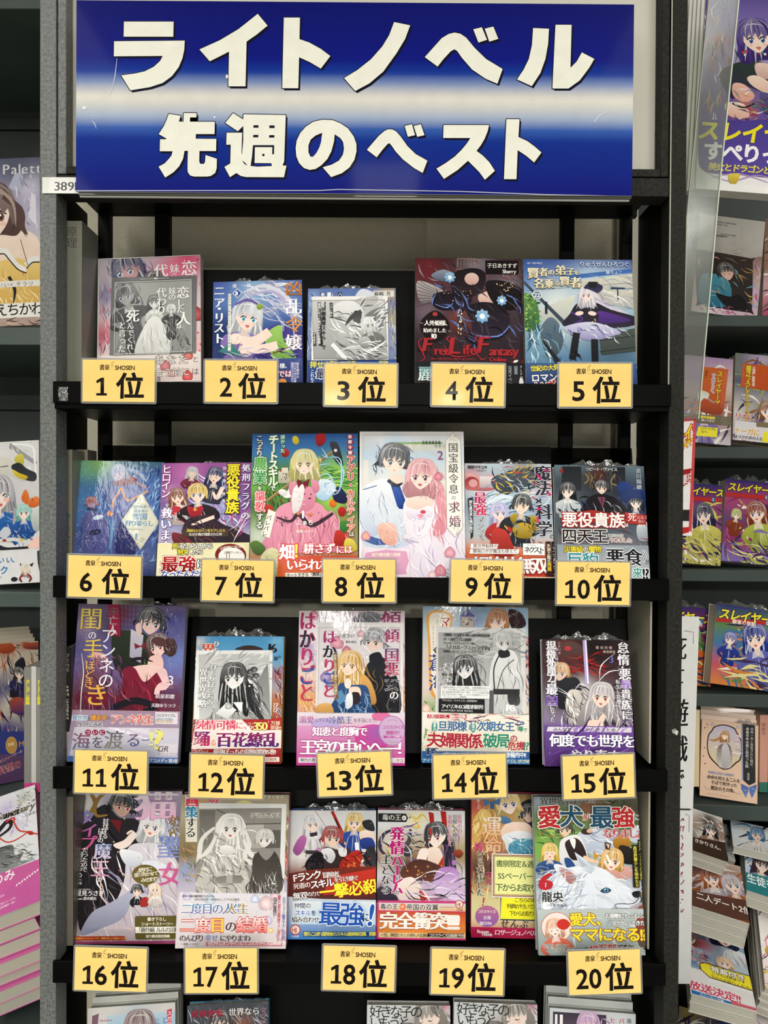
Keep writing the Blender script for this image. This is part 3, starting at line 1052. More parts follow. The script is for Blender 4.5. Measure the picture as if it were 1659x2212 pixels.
 for pts in more: c.p([(x + 4, y + 4.5) for x, y in pts], '#0a0b22')
 for pts in sh + more:                              # thin dark rim round every letter
  for k in range(8):
   dx, dy = 1.9 * math.cos(k * math.pi / 4), 1.9 * math.sin(k * math.pi / 4)
   c.p([(x + dx, y + dy) for x, y in pts], '#0a0b22', dz=.002)
 for pts in sh + more: c.p(pts, '#e9e8dc')
 hole = E_(no_in)
 c.p(hole, '#0a0b22'); c.p([(x * .88 + 689 * .12 + 1, y * .86 + 318 * .14 + 2) for x, y in hole], '#12247f')
 # 週: counters
 for bx in ((1228, 228, 1290, 258), (1420, 230, 1484, 262), (1228, 343, 1290, 373), (1420, 346, 1484, 376)):
  p = D([(bx[0], bx[1]), (bx[2], bx[3])]); c.rect(p[0][0], p[0][1], p[1][0], p[1][1], '#0a0b22')
 c.p(D([(1228, 466), (1484, 466), (1484, 575), (1462, 575), (1462, 490), (1252, 490), (1252, 680), (1455, 682), (1464, 716), (1290, 724), (1205, 716), (1220, 600)]), '#0a0b22')
 c.p(D([(1262, 690), (1450, 690), (1455, 708), (1290, 714), (1222, 708)]), '#12247f')
 c.p(D([(1343, 570), (1370, 570), (1370, 598), (1343, 598)]), '#0a0b22')
 c.p(D([(1095, 325), (1108, 235), (1110, 420), (1098, 580), (1092, 560)]), '#0a0b22')
 c.p(D([(1098, 648), (1130, 670), (1172, 712), (1130, 692)]), '#0a0b22')
 # scuffs where the print has worn off
 for pts in ([(252, 126), (250, 150), (246, 178), (236, 210)], [(194, 244), (205, 246)], [(199, 250), (206, 254)], [(200, 262), (206, 268), (210, 279)], [(235, 250), (240, 240)]):
  c.s_(pts, 1.6, '#dedfe2', w2=.5, w0=.6)
 c.e(183, 234, 4.5, 4, '#e0e2e6')
 c.s_([(1294, 264), (1305, 250), (1328, 240)], 1.6, '#dcdde2', w2=.5)
 c.e(492, 166, 2.5, 4.5, '#e8e8e8'); c.e(467, 254, 1.8, 2, '#ffffff')
 c.s_([(165, 413.5), (700, 412.5), (740, 410), (1000, 414), (1200, 421), (1360, 424)], 1.6, '#c9cbd8', smooth=False)


cv = Canvas((161, 1), (1374, 9), (168, 415))
draw_sign(cv)
mtx, wm, hm = quad_matrix(VX, (161, 1), (1374, 9), (1361, 424), (168, 413), .861, .861)
sg = sheet_obj('ranking_sign', cv, wm, hm, print_material('sign_print', 0.45, 0.03, 0.0, spec=0.05), matrix=mtx, back='#d8d8d0', thick=.002)
tag(sg, 'large blue and white paper sign with big katakana lettering across the bookcase top', 'sign')
for k in range(2):
 o = MB().box(-wm / 2 + .002, wm / 2 - .001 * k, .0024 + k * .0034, .0052 + k * .0034, -.0022 - .0012 * k, .05).build('backing_sheet', M['white'] if k else flat_mat('#3f4036', .6), sg)


def number_slip(c):
 c.bg(['#dcdcd8', '#e6e6e2'], nx=4, ny=4)
 c.t('3891', 373, 1236, 56, '#2a2a2a', m=.02, fit=(373, 1240, 522, 1288))


cv = Canvas((288, 1215), (560, 1200), (288, 1318)); number_slip(cv)
mtx, wm, hm = quad_matrix(VR, (288, 1215), (560, 1203), (560, 1320), (288, 1318), .8735, .8735)
o = sheet_obj('shelf_number_slip', cv, wm, hm, M['print_film'], matrix=mtx)
tag(o, 'white paper slip with a four-digit number stuck at the sign corner', 'label')

# ------------------------------------------------------------------ rank cards
CARDS = [(1, (178, 776), (335, 779), (333, 869), (179, 867)), (2, (443, 778), (598, 780), (597, 869), (443, 868)), (3, (702, 786), (857, 787), (856, 877), (701, 875)),
   (4, (934, 786), (1090, 787), (1088, 877), (933, 876)), (5, (1208, 785), (1364, 786), (1363, 879), (1208, 878)),
   (6, (148, 1200), (305, 1202), (303, 1291), (146, 1290)), (7, (437, 1210), (591, 1211), (589, 1299), (436, 1297)), (8, (698, 1209), (854, 1209), (853, 1300), (698, 1300)),
   (9, (975, 1210), (1129, 1211), (1127, 1302), (973, 1300)), (10, (1204, 1214), (1361, 1215), (1359, 1307), (1203, 1305)),
   (11, (162, 1621), (318, 1623), (316, 1714), (161, 1713)), (12, (412, 1630), (569, 1632), (566, 1725), (411, 1723)), (13, (686, 1630), (842, 1622), (846, 1714), (689, 1722)),
   (14, (936, 1632), (1092, 1628), (1094, 1722), (938, 1725)), (15, (1215, 1634), (1368, 1629), (1371, 1722), (1218, 1726)),
   (16, (162, 2046), (318, 2049), (314, 2143), (161, 2138)), (17, (399, 2051), (556, 2046), (554, 2143), (402, 2147)), (18, (699, 2041), (854, 2048), (851, 2142), (697, 2138)),
   (19, (933, 2050), (1089, 2052), (1086, 2150), (931, 2147)), (20, (1227, 2056), (1382, 2050), (1385, 2144), (1230, 2150))]


def rounded(w, h, r, n=5):
 pts = []
 for cx_, cz_, a0 in ((w / 2 - r, r, -90), (w / 2 - r, h - r, 0), (-w / 2 + r, h - r, 90), (-w / 2 + r, r, 180)):
  for k in range(n + 1):
   a_ = math.radians(a0 + 90 * k / n)
   pts.append((cx_ + r * math.cos(a_), cz_ + r * math.sin(a_)))
 return pts


M['laminate'] = film_material('laminate_pouch', 0.03, tint='#d2d2d2', rough=0.35, strength=0.3, scale=40, haze=0.16)
RANKS = ('first', 'second', 'third', 'fourth', 'fifth')
for num, tl, tr, br, bl in CARDS:
 c = Canvas((0, 0), (1000, 0), (0, 590), seed=num)
 c.bg(['#fbd07c', '#f9cd79', '#fbd07e'], nx=3, ny=3)
 ink = '#15110e'
 # bookshop lettering and its curled sprig
 c.t('書泉', 235, 60, 72, ink, m=.035, b=.01, fit=(237, 66, 373, 144))
 c.s_([(436, 30), (424, 22), (408, 42), (418, 62), (390, 62), (398, 84), (420, 76), (412, 102), (394, 100), (402, 132), (424, 140), (440, 126)], 5, '#8a7440', w2=3, w0=3)
 c.e(428, 34, 11, 7, '#a89050', rot=-50); c.e(402, 50, 9, 6, '#a89050', rot=30); c.e(424, 84, 8, 6, '#a89050')
 c.t('SHOSEN', 408, 56, 74, ink, b=.03, fit=(452, 80, 722, 140))
 digits = str(num)
 for k, ch in enumerate(digits):
  mid = 264 if len(digits) == 1 else (185, 368)[k]
  if len(digits) == 1 and num > 1: mid = (0, 0, 290, 262, 272, 268, 248, 268, 250, 292)[num]
  if ch == '1':
   c.p([(mid - 72, 292), (mid - 4, 252), (mid + 34, 252), (mid + 34, 470), (mid + 74, 470), (mid + 74, 504), (mid - 74, 504), (mid - 74, 470), (mid - 16, 470), (mid - 16, 306), (mid - 60, 330), (mid - 74, 322)], ink)
  else:
   c.t(ch, 0, 0, 300, ink, b=.022, fit=(mid - 78, 250, mid + 78, 508))
 if len(digits) == 1: c.t('位', 0, 0, 385, ink, b=.028, fit=(475, 184, 842, 536))
 else: c.t('位', 0, 0, 385, ink, b=.028, fit=(515, 182, 885, 540))
 mtx, wm, hm = quad_matrix(VX, tl, tr, br, bl, .8625, .8625)
 root = empty('rank_card', mtx, None, 'card', 'yellow rank cards on the shelf edges')
 words_ = ['first', 'second', 'third', 'fourth', 'fifth', 'sixth', 'seventh', 'eighth', 'ninth', 'tenth', 'eleventh', 'twelfth', 'thirteenth', 'fourteenth', 'fifteenth', 'sixteenth', 'seventeenth', 'eighteenth', 'nineteenth', 'twentieth']
 root['label'] = 'yellow laminated rank card for %s place, showing the numeral %d' % (words_[num - 1], num)
 sheet_obj('paper', c, wm, hm, M['print'], root, back='#f3d183')
 mg = .0022
 for nm, y_ in (('laminate', .0006),):
  q = [(x, z - mg) for x, z in rounded(wm + 2 * mg, hm + 2 * mg, .0022)]
  MB().prism(q, y_, y_ + .0003).build(nm, M['laminate'], root)
 hole_ring = [(x, z - mg) for x, z in rounded(wm + 2 * mg, hm + 2 * mg, .0022)]
 n = len(hole_ring)
 mb = MB()
 inner = [(x * (1 - .0012 / wm), z * (1 - .0012 / hm) + .0003) for x, z in hole_ring]
 mb.v = [(x, .0004, z) for x, z in hole_ring] + [(x, -.0002, z) for x, z in inner]
 mb.f = [(i, (i + 1) % n, n + (i + 1) % n, n + i) for i in range(n)]
 mb.build('pouch_rim', M['film_flat'], root)
# ------------------------------------------------------------------ covers, first shelf
SKIN = '#f4dccb'


def k1(c):      # romance with a slate frame card
 c.bg(['#b7aebb', '#cfc0c6', '#d9c8c9', '#e6dcd8', '#e3d5cf'], [(900, 440, 110, '#d4356a'), (800, 520, 120, '#dd6f8c'), (380, 640, 90, '#8d86a5'), (360, 900, 90, '#c25b6f'), (960, 1000, 100, '#e6b7b6')])
 c.fig(520, 480, 105, '#4d4a68', '#5c5876', skin='#b98f92', tilt=-14, hl=1.1, body=0, turn=-.2, mouth=0)
 c.hatch(40, 380, 400, 660, 520, ['#3d3b5b', '#7a7796', '#57547a'], 90, 7, 60)
 c.fig(690, 560, 60, '#4a3840', '#e8d7d5', hl=2, body=3)
 c.hatch(50, 340, 560, 430, 1040, ['#5d7fae', '#8d5f8c', '#c9566a', '#3d3a60', '#e9e1e2'], 60, 8, 85)
 c.dots(30, 850, 430, 1010, 1200, ['#cf3d62', '#f0d4d6', '#e37f92'], 4, 11, 'p')
 c.t('恋', 865, 437, 104, '#f3edf0', m=.02); c.t('妹', 792, 455, 64, '#f3edf0', m=.02); c.t('の', 800, 510, 36, '#f3edf0'); c.t('代', 690, 452, 92, '#f3edf0', m=.02)
 c.rect(330, 1028, 1020, 1212, '#e9dfda', '#e0cdc7')
 for q in ((760, 1110, 34, '#c8787c'), (905, 1050, 32, '#cf6a63'), (900, 1180, 34, '#d9534e'), (700, 1190, 30, '#a58a8a'), (800, 1160, 26, '#cf9a98')): c.rose(*q)
 c.t('あなた', 690, 1040, 66, '#f4efe9', o='#6b5a52', ow=.05, sp=1.15); c.t('と', 930, 1055, 44, '#5a4c47')
 c.t('会う前に', 690, 1125, 56, '#f4efe9', o='#6b5a52', ow=.05); c.t('は', 925, 1130, 48, '#5a4c47')
 c.rose(960, 790, 46, '#b23a40')
 c.frame(330, 402, 1012, 1212, 5, '#efeaea')


def k1card(c):
 c.bg(['#6b6b6c', '#757576'])
 c.rect(438, 566, 930, 1028, '#a2a2a0', '#8d8d8c')
 c.fig(510, 650, 72, '#58585a', '#4c4c4e', skin='#9a9a98', tilt=-12, hl=1.0, body=5, sw=1.6, turn=-.2, mouth=0)
 c.hatch(50, 440, 570, 600, 1020, ['#4a4a4c', '#7a7a7a', '#b5b5b3'], 100, 9, 80)
 c.fig(690, 705, 44, '#4c4a4a', '#d6d6d2', skin='#d8d8d4', hl=1.3, body=3.2, sw=.9)
 c.q([(650, 820), (735, 820), (790, 1040), (570, 1040)], '#dededa', '#c9c9c5')
 c.hatch(24, 620, 830, 760, 1000, ['#9a9a98', '#f2f2ee'], 100, 6, 85)
 c.fig(800, 755, 30, '#d4d4d0', '#3c3c3e', skin='#cfcfcc', hl=.9, body=6, sw=1.5)
 c.hatch(40, 760, 800, 915, 1010, ['#2c2c2e', '#8c8c8a', '#c5c5c1'], 60, 6, 70)
 for i, (ch, y, sz) in enumerate((('恋', 610, 82), ('し', 690, 52), ('た', 735, 50), ('人', 775, 90), ('は', 850, 34))): c.t(ch, 835, y, sz, '#f4f4f0', m=.03)
 c.t('妹の', 782, 612, 50, '#f4f4f0', v=1, m=.02, sp=.8); c.t('代わり', 706, 612, 66, '#f4f4f0', v=1, m=.02, sp=.86)
 c.t('死', 512, 745, 86, '#f6f6f2', m=.03); c.t('んでくれ', 520, 830, 44, '#eeeeea', v=1, m=.02); c.t('と言った', 466, 820, 50, '#eeeeea', v=1, m=.02); c.t('―', 490, 950, 40, '#eeeeea', v=1)
 c.s_([(600, 552), (785, 552)], 2, '#e8e8e2', smooth=False); c.dots(3, 655, 550, 715, 554, ['#e8e8e2'], 4, 5, 'd')
 c.frame(438, 566, 930, 1030, 4, '#c9c9c4')


def k2(c):      # blue night, silver hair
 c.bg(['#3b4b9a', '#4d6cab', '#2f4a8d', '#28366f', '#2b2a66', '#32346f'], [(1350, 620, 150, '#8fb4d4'), (1500, 650, 130, '#6d86bf'), (1100, 900, 120, '#1e2f62'), (1560, 1000, 130, '#4b3f8b')])
 c.s_([(1540, 590), (1400, 610), (1300, 650), (1180, 760)], 60, '#aeb2c9', w2=10, w0=6)
 c.hatch(46, 1240, 560, 1500, 760, ['#d8d9e6', '#8b8fb0', '#b9bcd2', '#e9eaf2'], 240, 14, 20)
 c.s_([(1260, 640), (1400, 600), (1560, 700), (1600, 860)], 36, '#d5d6e2', w2=6, w0=6); c.s_([(1300, 660), (1450, 640), (1560, 760), (1590, 960)], 26, '#b4aed0', w2=5, w0=6)
 c.q([(1130, 980), (1300, 950), (1500, 850), (1600, 1000), (1640, 1220), (1180, 1220), (1160, 1060)], '#4a3f8c', '#2a2760')
 c.fig(1285, 800, 98, '#c8cad2', '#8a74b4', skin='#f0d8cd', eye='#5fb2cf', tilt=10, hl=1.4, body=2.9, turn=.12, mouth=2, arms=False)
 c.q([(1400, 920), (1500, 860), (1520, 960), (1600, 1080), (1500, 1120), (1420, 1010)], '#9bc765', '#6f9c48'); c.hatch(14, 1420, 900, 1540, 1080, ['#d4e49a', '#5c873d'], 60, 8, 60)
 c.s_([(1205, 720), (1290, 690), (1375, 735)], 22, '#6a5aa0', w2=10, w0=10); c.e(1365, 737, 20, 20, '#9ab84a', '#6f8a2f')
 c.s_([(1430, 900), (1330, 960), (1225, 940)], 66, '#f2dacd', w2=44, w0=60); c.e(1212, 940, 40, 36, '#f4ddd0'); c.hatch(6, 1180, 920, 1240, 960, ['#c49a8c'], 30, 4, 90)
 c.s_([(1480, 990), (1380, 1010), (1290, 1010)], 60, '#f2dacd', w2=44, w0=56); c.e(1280, 1010, 44, 36, '#f4ddd0'); c.hatch(6, 1245, 990, 1310, 1030, ['#c49a8c'], 30, 4, 90)
 c.p([(1180, 960), (1100, 1020), (1260, 1060)], '#3f8f7a', '#2c6660'); c.hatch(20, 1120, 1010, 1600, 1060, ['#c7cbe6', '#6a62b0', '#1d1c50'], 120, 10, 10)
 c.t('南野海風', 1190, 583, 28, '#eef0f4', b=.012, sp=3.3)
 c.p([(1222, 612), (1254, 645), (1222, 678), (1190, 645)], '#e8eaf0'); c.p([(1222, 618), (1248, 645), (1222, 672), (1196, 645)], '#33468f'); c.t('8', 1208, 628, 34, '#ffffff', b=.03)
 for ch, y in (('ニ', 590), ('ア', 668), ('・', 708), ('リ', 766), ('ス', 832), ('ト', 900), ('、', 975)): c.t(ch, 1070, y, 72, '#f2f3f6', v=1, m=.04)
 c.t('凶', 1532, 570, 108, '#d98a3c', m=.035, c2='#a8642a'); c.t('乱', 1530, 690, 108, '#eef0f6', m=.035); c.t('令', 1534, 806, 108, '#d9903f', m=.035); c.t('嬢', 1530, 922, 108, '#eef0f6', m=.035, o='#7f2a3e', ow=.015)
 c.rect(1163, 648, 1182, 1015, '#e9e7df'); c.t('凶乱令嬢に転生した少女と武人の無双', 1164, 652, 17, '#3b3b55', v=1, sp=1.2)
 c.t('刀彼方', 1503, 835, 22, '#e2e6ee', v=1)
 c.rect(1060, 1075, 1650, 1240, '#41508c', '#2c356d'); c.t('様、', 1492, 1105, 34, '#f0f0f4', b=.02); c.t('では', 1480, 1150, 46, '#f7f2ee', m=.03, o='#b33a3a', ow=.07)
 c.rect(1562, 1098, 1600, 1226, '#6d6fa6'); c.t('武を極めた', 1598, 1103, 20, '#ffffff', v=1); c.t('バーサーカー令嬢', 1582, 1103, 16, '#f2f2f2', v=1); c.t('無双ファンタジー', 1566, 1103, 16, '#f2f2f2', v=1)
 c.e(1510, 1222, 26, 20, '#f0a050')
 c.s_([(1450, 1040), (1540, 1010), (1640, 960)], 5, '#7f1f30', w2=.5)


def k3(c):      # behind the grey bonus card
 c.bg(['#5d74ab', '#6d83b3', '#8d97b8', '#4f68a0', '#5c74a8'], [(700, 640, 60, '#b59a62'), (220, 660, 40, '#8fa6d0'), (740, 800, 60, '#a29c7c')])
 c.hatch(60, 195, 620, 240, 1060, ['#b9c6e0', '#3f5590', '#dfe6f2'], 60, 6, 80)
 c.hatch(30, 710, 660, 755, 1060, ['#c9b98a', '#3f5590', '#dfe6f2', '#7f6a4f'], 60, 6, 80)
 c.q([(520, 620), (560, 610), (620, 640), (600, 670), (500, 668)], '#d8dbe4')
 for i, (tx_, x) in enumerate((('最', 275), ('【状', 318), ('ハ', 385))):
  c.rect(x - 2, 630, x + 24 + (8 if i == 1 else 0), 662, '#20284a' if i != 1 else '#e9edf5')
  c.t(tx_[0], x, 632, 24 if i != 1 else 34, '#f0f2f6' if i != 1 else '#20284a', b=.02)
 c.rect(612, 622, 745, 664, '#dcd9d0'); c.t('篠崎 芳', 618, 628, 30, '#2c2c3c', m=.03, sp=1.05)
 c.rect(190, 1068, 760, 1240, '#34508f', '#2b3d78'); c.t('拝せよ', 206, 1075, 44, '#e6d94e', b=.03); c.t('これもまた', 210, 1128, 24, '#e8ecf4', b=.02, v=1); c.t('最', 244, 1120, 68, '#2a2a48', o='#dfe6f0', ow=.08, b=.02)
 c.t('累計 350万部', 330, 1074, 28, '#e6d94e', b=.02); c.t('突破', 640, 1075, 30, '#e6d94e', b=.02)


def k3card(c):
 c.bg(['#eceae8'])
 c.rect(230, 686, 698, 1066, '#c9c9c9', '#9c9c9c')
 c.bgz = 0
 for q in ((560, 730, 120, '#b9b9b9'), (640, 790, 90, '#7b7b7c'), (620, 870, 70, '#8d8d8e')): c.e(q[0], q[1], q[2], q[2] * .5, q[3], rot=-25)
 c.hatch(40, 500, 700, 690, 900, ['#dcdcdc', '#6a6a6c', '#f0f0f0'], 90, 16, -35)
 c.q([(400, 700), (480, 690), (545, 730), (560, 800), (500, 900), (420, 980), (380, 850), (350, 760)], '#e6e6e6', '#a9a9a9')
 c.hatch(50, 330, 760, 520, 960, ['#f4f4f4', '#5c5c5e', '#b5b5b5'], 140, 16, 35)
 c.fig(585, 850, 46, '#e0e0e0', '#7a7a7b', skin='#cfcfcf', eye='#666666', tilt=-10, hl=1.6, body=3.4, turn=.25, mouth=0)
 c.q([(420, 1000), (520, 980), (640, 1010), (690, 1066), (380, 1070)], '#dcdcdc', '#8a8a8a'); c.q([(520, 940), (575, 925), (600, 980), (540, 1000)], '#c5c5c5', '#7c7c7c')
 c.s_([(560, 1030), (640, 990), (700, 950)], 16, '#f0f0f0', w2=3); c.s_([(350, 970), (420, 1050), (440, 1070)], 26, '#efefef', w2=5)
 c.hatch(40, 400, 960, 690, 1060, ['#f6f6f6', '#3c3c3e', '#a0a0a0'], 90, 10, 20)
 c.q([(500, 760), (545, 770), (530, 830), (490, 820)], '#3c3c3e', '#606062'); c.s_([(545, 760), (480, 800), (440, 850)], 26, '#4a4a4c', w2=6)
 c.t('【状態異常スキル】で', 292, 700, 30, '#1e1e1e', v=1, b=.022, sp=1.02)
 c.rect(344, 704, 364, 802, '#252525'); c.t('ハズレ枠の', 345, 708, 18, '#f5f5f5', v=1, b=.01)
 c.rect(268, 700, 288, 980, '#2a2a2a'); c.t('最強になった俺がすべてを蹂躙', 269, 704, 19, '#f5f5f5', v=1, b=.01)
 c.rect(230, 896, 250, 980, '#2a2a2a'); c.t('するまで', 231, 898, 19, '#f5f5f5', v=1, b=.01)
 c.frame(230, 686, 698, 1066, 2, '#8a8a8a')


def k4(c):      # gothic black and red
 c.bg(['#43262b', '#54343a', '#3f3238', '#2e2228', '#38232a', '#1d1719'], [(960, 480, 100, '#6a2328'), (1280, 440, 90, '#7e7682'), (1480, 560, 90, '#6f6a74'), (950, 750, 90, '#6b5a66'), (1180, 800, 70, '#8a3b3a')])
 c.hatch(60, 880, 410, 1560, 640, ['#201418', '#7a2a2c', '#5c4a52', '#8f8890'], 90, 12, 40)
 for i in range(9): c.s_([(1150 + i * 22, 410), (1140 + i * 24, 490)], 3, '#8a6f62', smooth=False)
 c.frame(1150, 405, 1260, 480, 4, '#a08070')
 c.q([(980, 520), (1060, 480), (1120, 520), (1060, 560)], '#8f98aa', '#4b5468'); c.q([(890, 560), (1010, 590), (1060, 640), (920, 700)], '#b3abad', '#756c70')
 for i in range(8): c.s_([(890, 540 + i * 26), (960, 590 + i * 16), (1030, 620 + i * 10)], 4, '#4c4448', w2=1)
 c.q([(1130, 500), (1260, 470), (1330, 510), (1300, 620), (1210, 660), (1110, 610)], '#1c1519', '#2b2027')
 c.e(1240, 540, 46, 40, '#e3c4b8', '#c79b92')
 c.q([(1290, 640), (1400, 610), (1440, 660), (1360, 700), (1290, 690)], '#ecd0c4', '#c99f94')
 c.q([(1330, 560), (1480, 560), (1560, 640), (1500, 740), (1380, 700)], '#1f171c', '#0f0b0e')
 c.q([(1000, 640), (1120, 620), (1240, 640), (1200, 740), (1060, 740), (1000, 700)], '#17131a', '#241c2b')
 c.q([(1180, 740), (1300, 690), (1440, 720), (1480, 830), (1400, 900), (1260, 880), (1180, 830)], '#191419', '#2c2333')
 c.q([(1130, 760), (1190, 740), (1240, 860), (1210, 930), (1120, 880)], '#7c4238', '#2a1a20')
 for pts in ([(1010, 640), (990, 700), (1070, 730), (1120, 700)], [(1130, 620), (1190, 700), (1150, 780), (1230, 900)], [(1190, 820), (1240, 900), (1400, 910), (1480, 840)], [(1460, 640), (1540, 690), (1550, 760)]):
  c.s_(pts, 16, '#6d86c8', w2=3, w0=3); c.s_([(x + 8, y + 10) for x, y in pts], 20, '#14101a', w2=3, w0=3)
 c.hatch(70, 980, 560, 1550, 920, ['#0c0a0e', '#3b3340', '#5a6fae', '#2b2430', '#4a3f48'], 130, 14, 50)
 for x, y, r in ((1100, 532, 36), (1430, 680, 32), (1305, 782, 44)):
  for k in range(8):
   a = k * math.pi / 4
   c.e(x + r * .6 * math.cos(a), y + r * .6 * math.sin(a), r * .45, r * .3, '#9fc6e0', '#5f8fc0', rot=math.degrees(a), n=10)
  c.e(x, y, r * .4, r * .4, '#e6f2f6')
 c.dots(26, 1150, 740, 1175, 900, ['#ecd9b8'], 3, 5); c.dots(16, 1400, 550, 1500, 620, ['#e8c79a'], 3, 5); c.dots(14, 1060, 620, 1240, 700, ['#d8a070'], 2, 4)
 c.hatch(16, 890, 800, 1020, 1060, ['#15090c', '#6f2026'], 70, 10, 80)
 c.q([(910, 830), (960, 770), (1005, 750), (1050, 770), (1095, 830), (1080, 900), (1005, 950), (930, 900)], '#1c1013'); c.e(1005, 772, 16, 14, '#a33a38')
 c.t('人外姫様、', 935, 812, 36, '#f0ece6', m=.04, b=.005, sp=.93); c.t('始めました', 930, 862, 31, '#f0ece6', m=.04, sp=.95); c.t('～', 908, 820, 22, '#d8d0c8'); c.t('～', 1085, 870, 22, '#d8d0c8'); c.t('10', 982, 890, 46, '#f2eee8', m=.05)
 c.t('F', 930, 905, 120, '#a92b30', m=.05, sh=.2, b=.005); c.t('ree', 1000, 960, 84, '#a92b30', m=.045, sp=.82); c.t('L', 1096, 895, 150, '#a92b30', m=.05, sh=.15); c.t('ife', 1180, 950, 90, '#a92b30', m=.045, sp=.84)
 c.t('F', 1275, 888, 150, '#a92b30', m=.05, sh=.2); c.t('antasy', 1345, 962, 82, '#a92b30', m=.045, sp=.78); c.t('Online', 1345, 1036, 40, '#a92b30', m=.05, sp=1.05)
 for pts in ([(930, 925), (900, 960), (940, 1050), (905, 1075)], [(1060, 970), (1120, 1040), (1260, 1030)], [(1250, 1000), (1300, 1060), (1330, 1040)], [(1480, 1070), (1540, 1090), (1556, 1060)], [(1100, 910), (1080, 930), (1110, 960)], [(1290, 900), (1260, 930), (1300, 950)]):
  c.s_(pts, 9, '#a92b30', w2=2, w0=3)
 c.t('フリーライフファンタジーオンライン', 975, 1050, 18, '#c9403f', b=.01, sp=.93)
 c.rect(1328, 420, 1540, 508, '#181014'); c.t('子日あきすず', 1338, 438, 33, '#f2efe9', b=.008, sp=.98); c.t('Sherry', 1436, 474, 34, '#f2efe9', m=.03, sp=.92)
 c.rect(880, 1078, 1580, 1230, '#1c2024', '#2a2628'); c.t('麗', 898, 1105, 96, '#9fd0d0', m=.03, c2='#e8f4f0'); c.t('公式イベント、', 1462, 1096, 25, '#c9cdd0', v=1); c.rect(1502, 1098, 1522, 1150, '#9aa0a4'); c.t('第四回', 1503, 1098, 19, '#1c2024', v=1); c.t('FLFO', 1535, 1092, 22, '#c9cdd0', v=1)
 c.e(1512, 1068, 16, 8, '#e8e4e0', rot=-20); c.e(1545, 1200, 14, 30, '#e2e6e8')


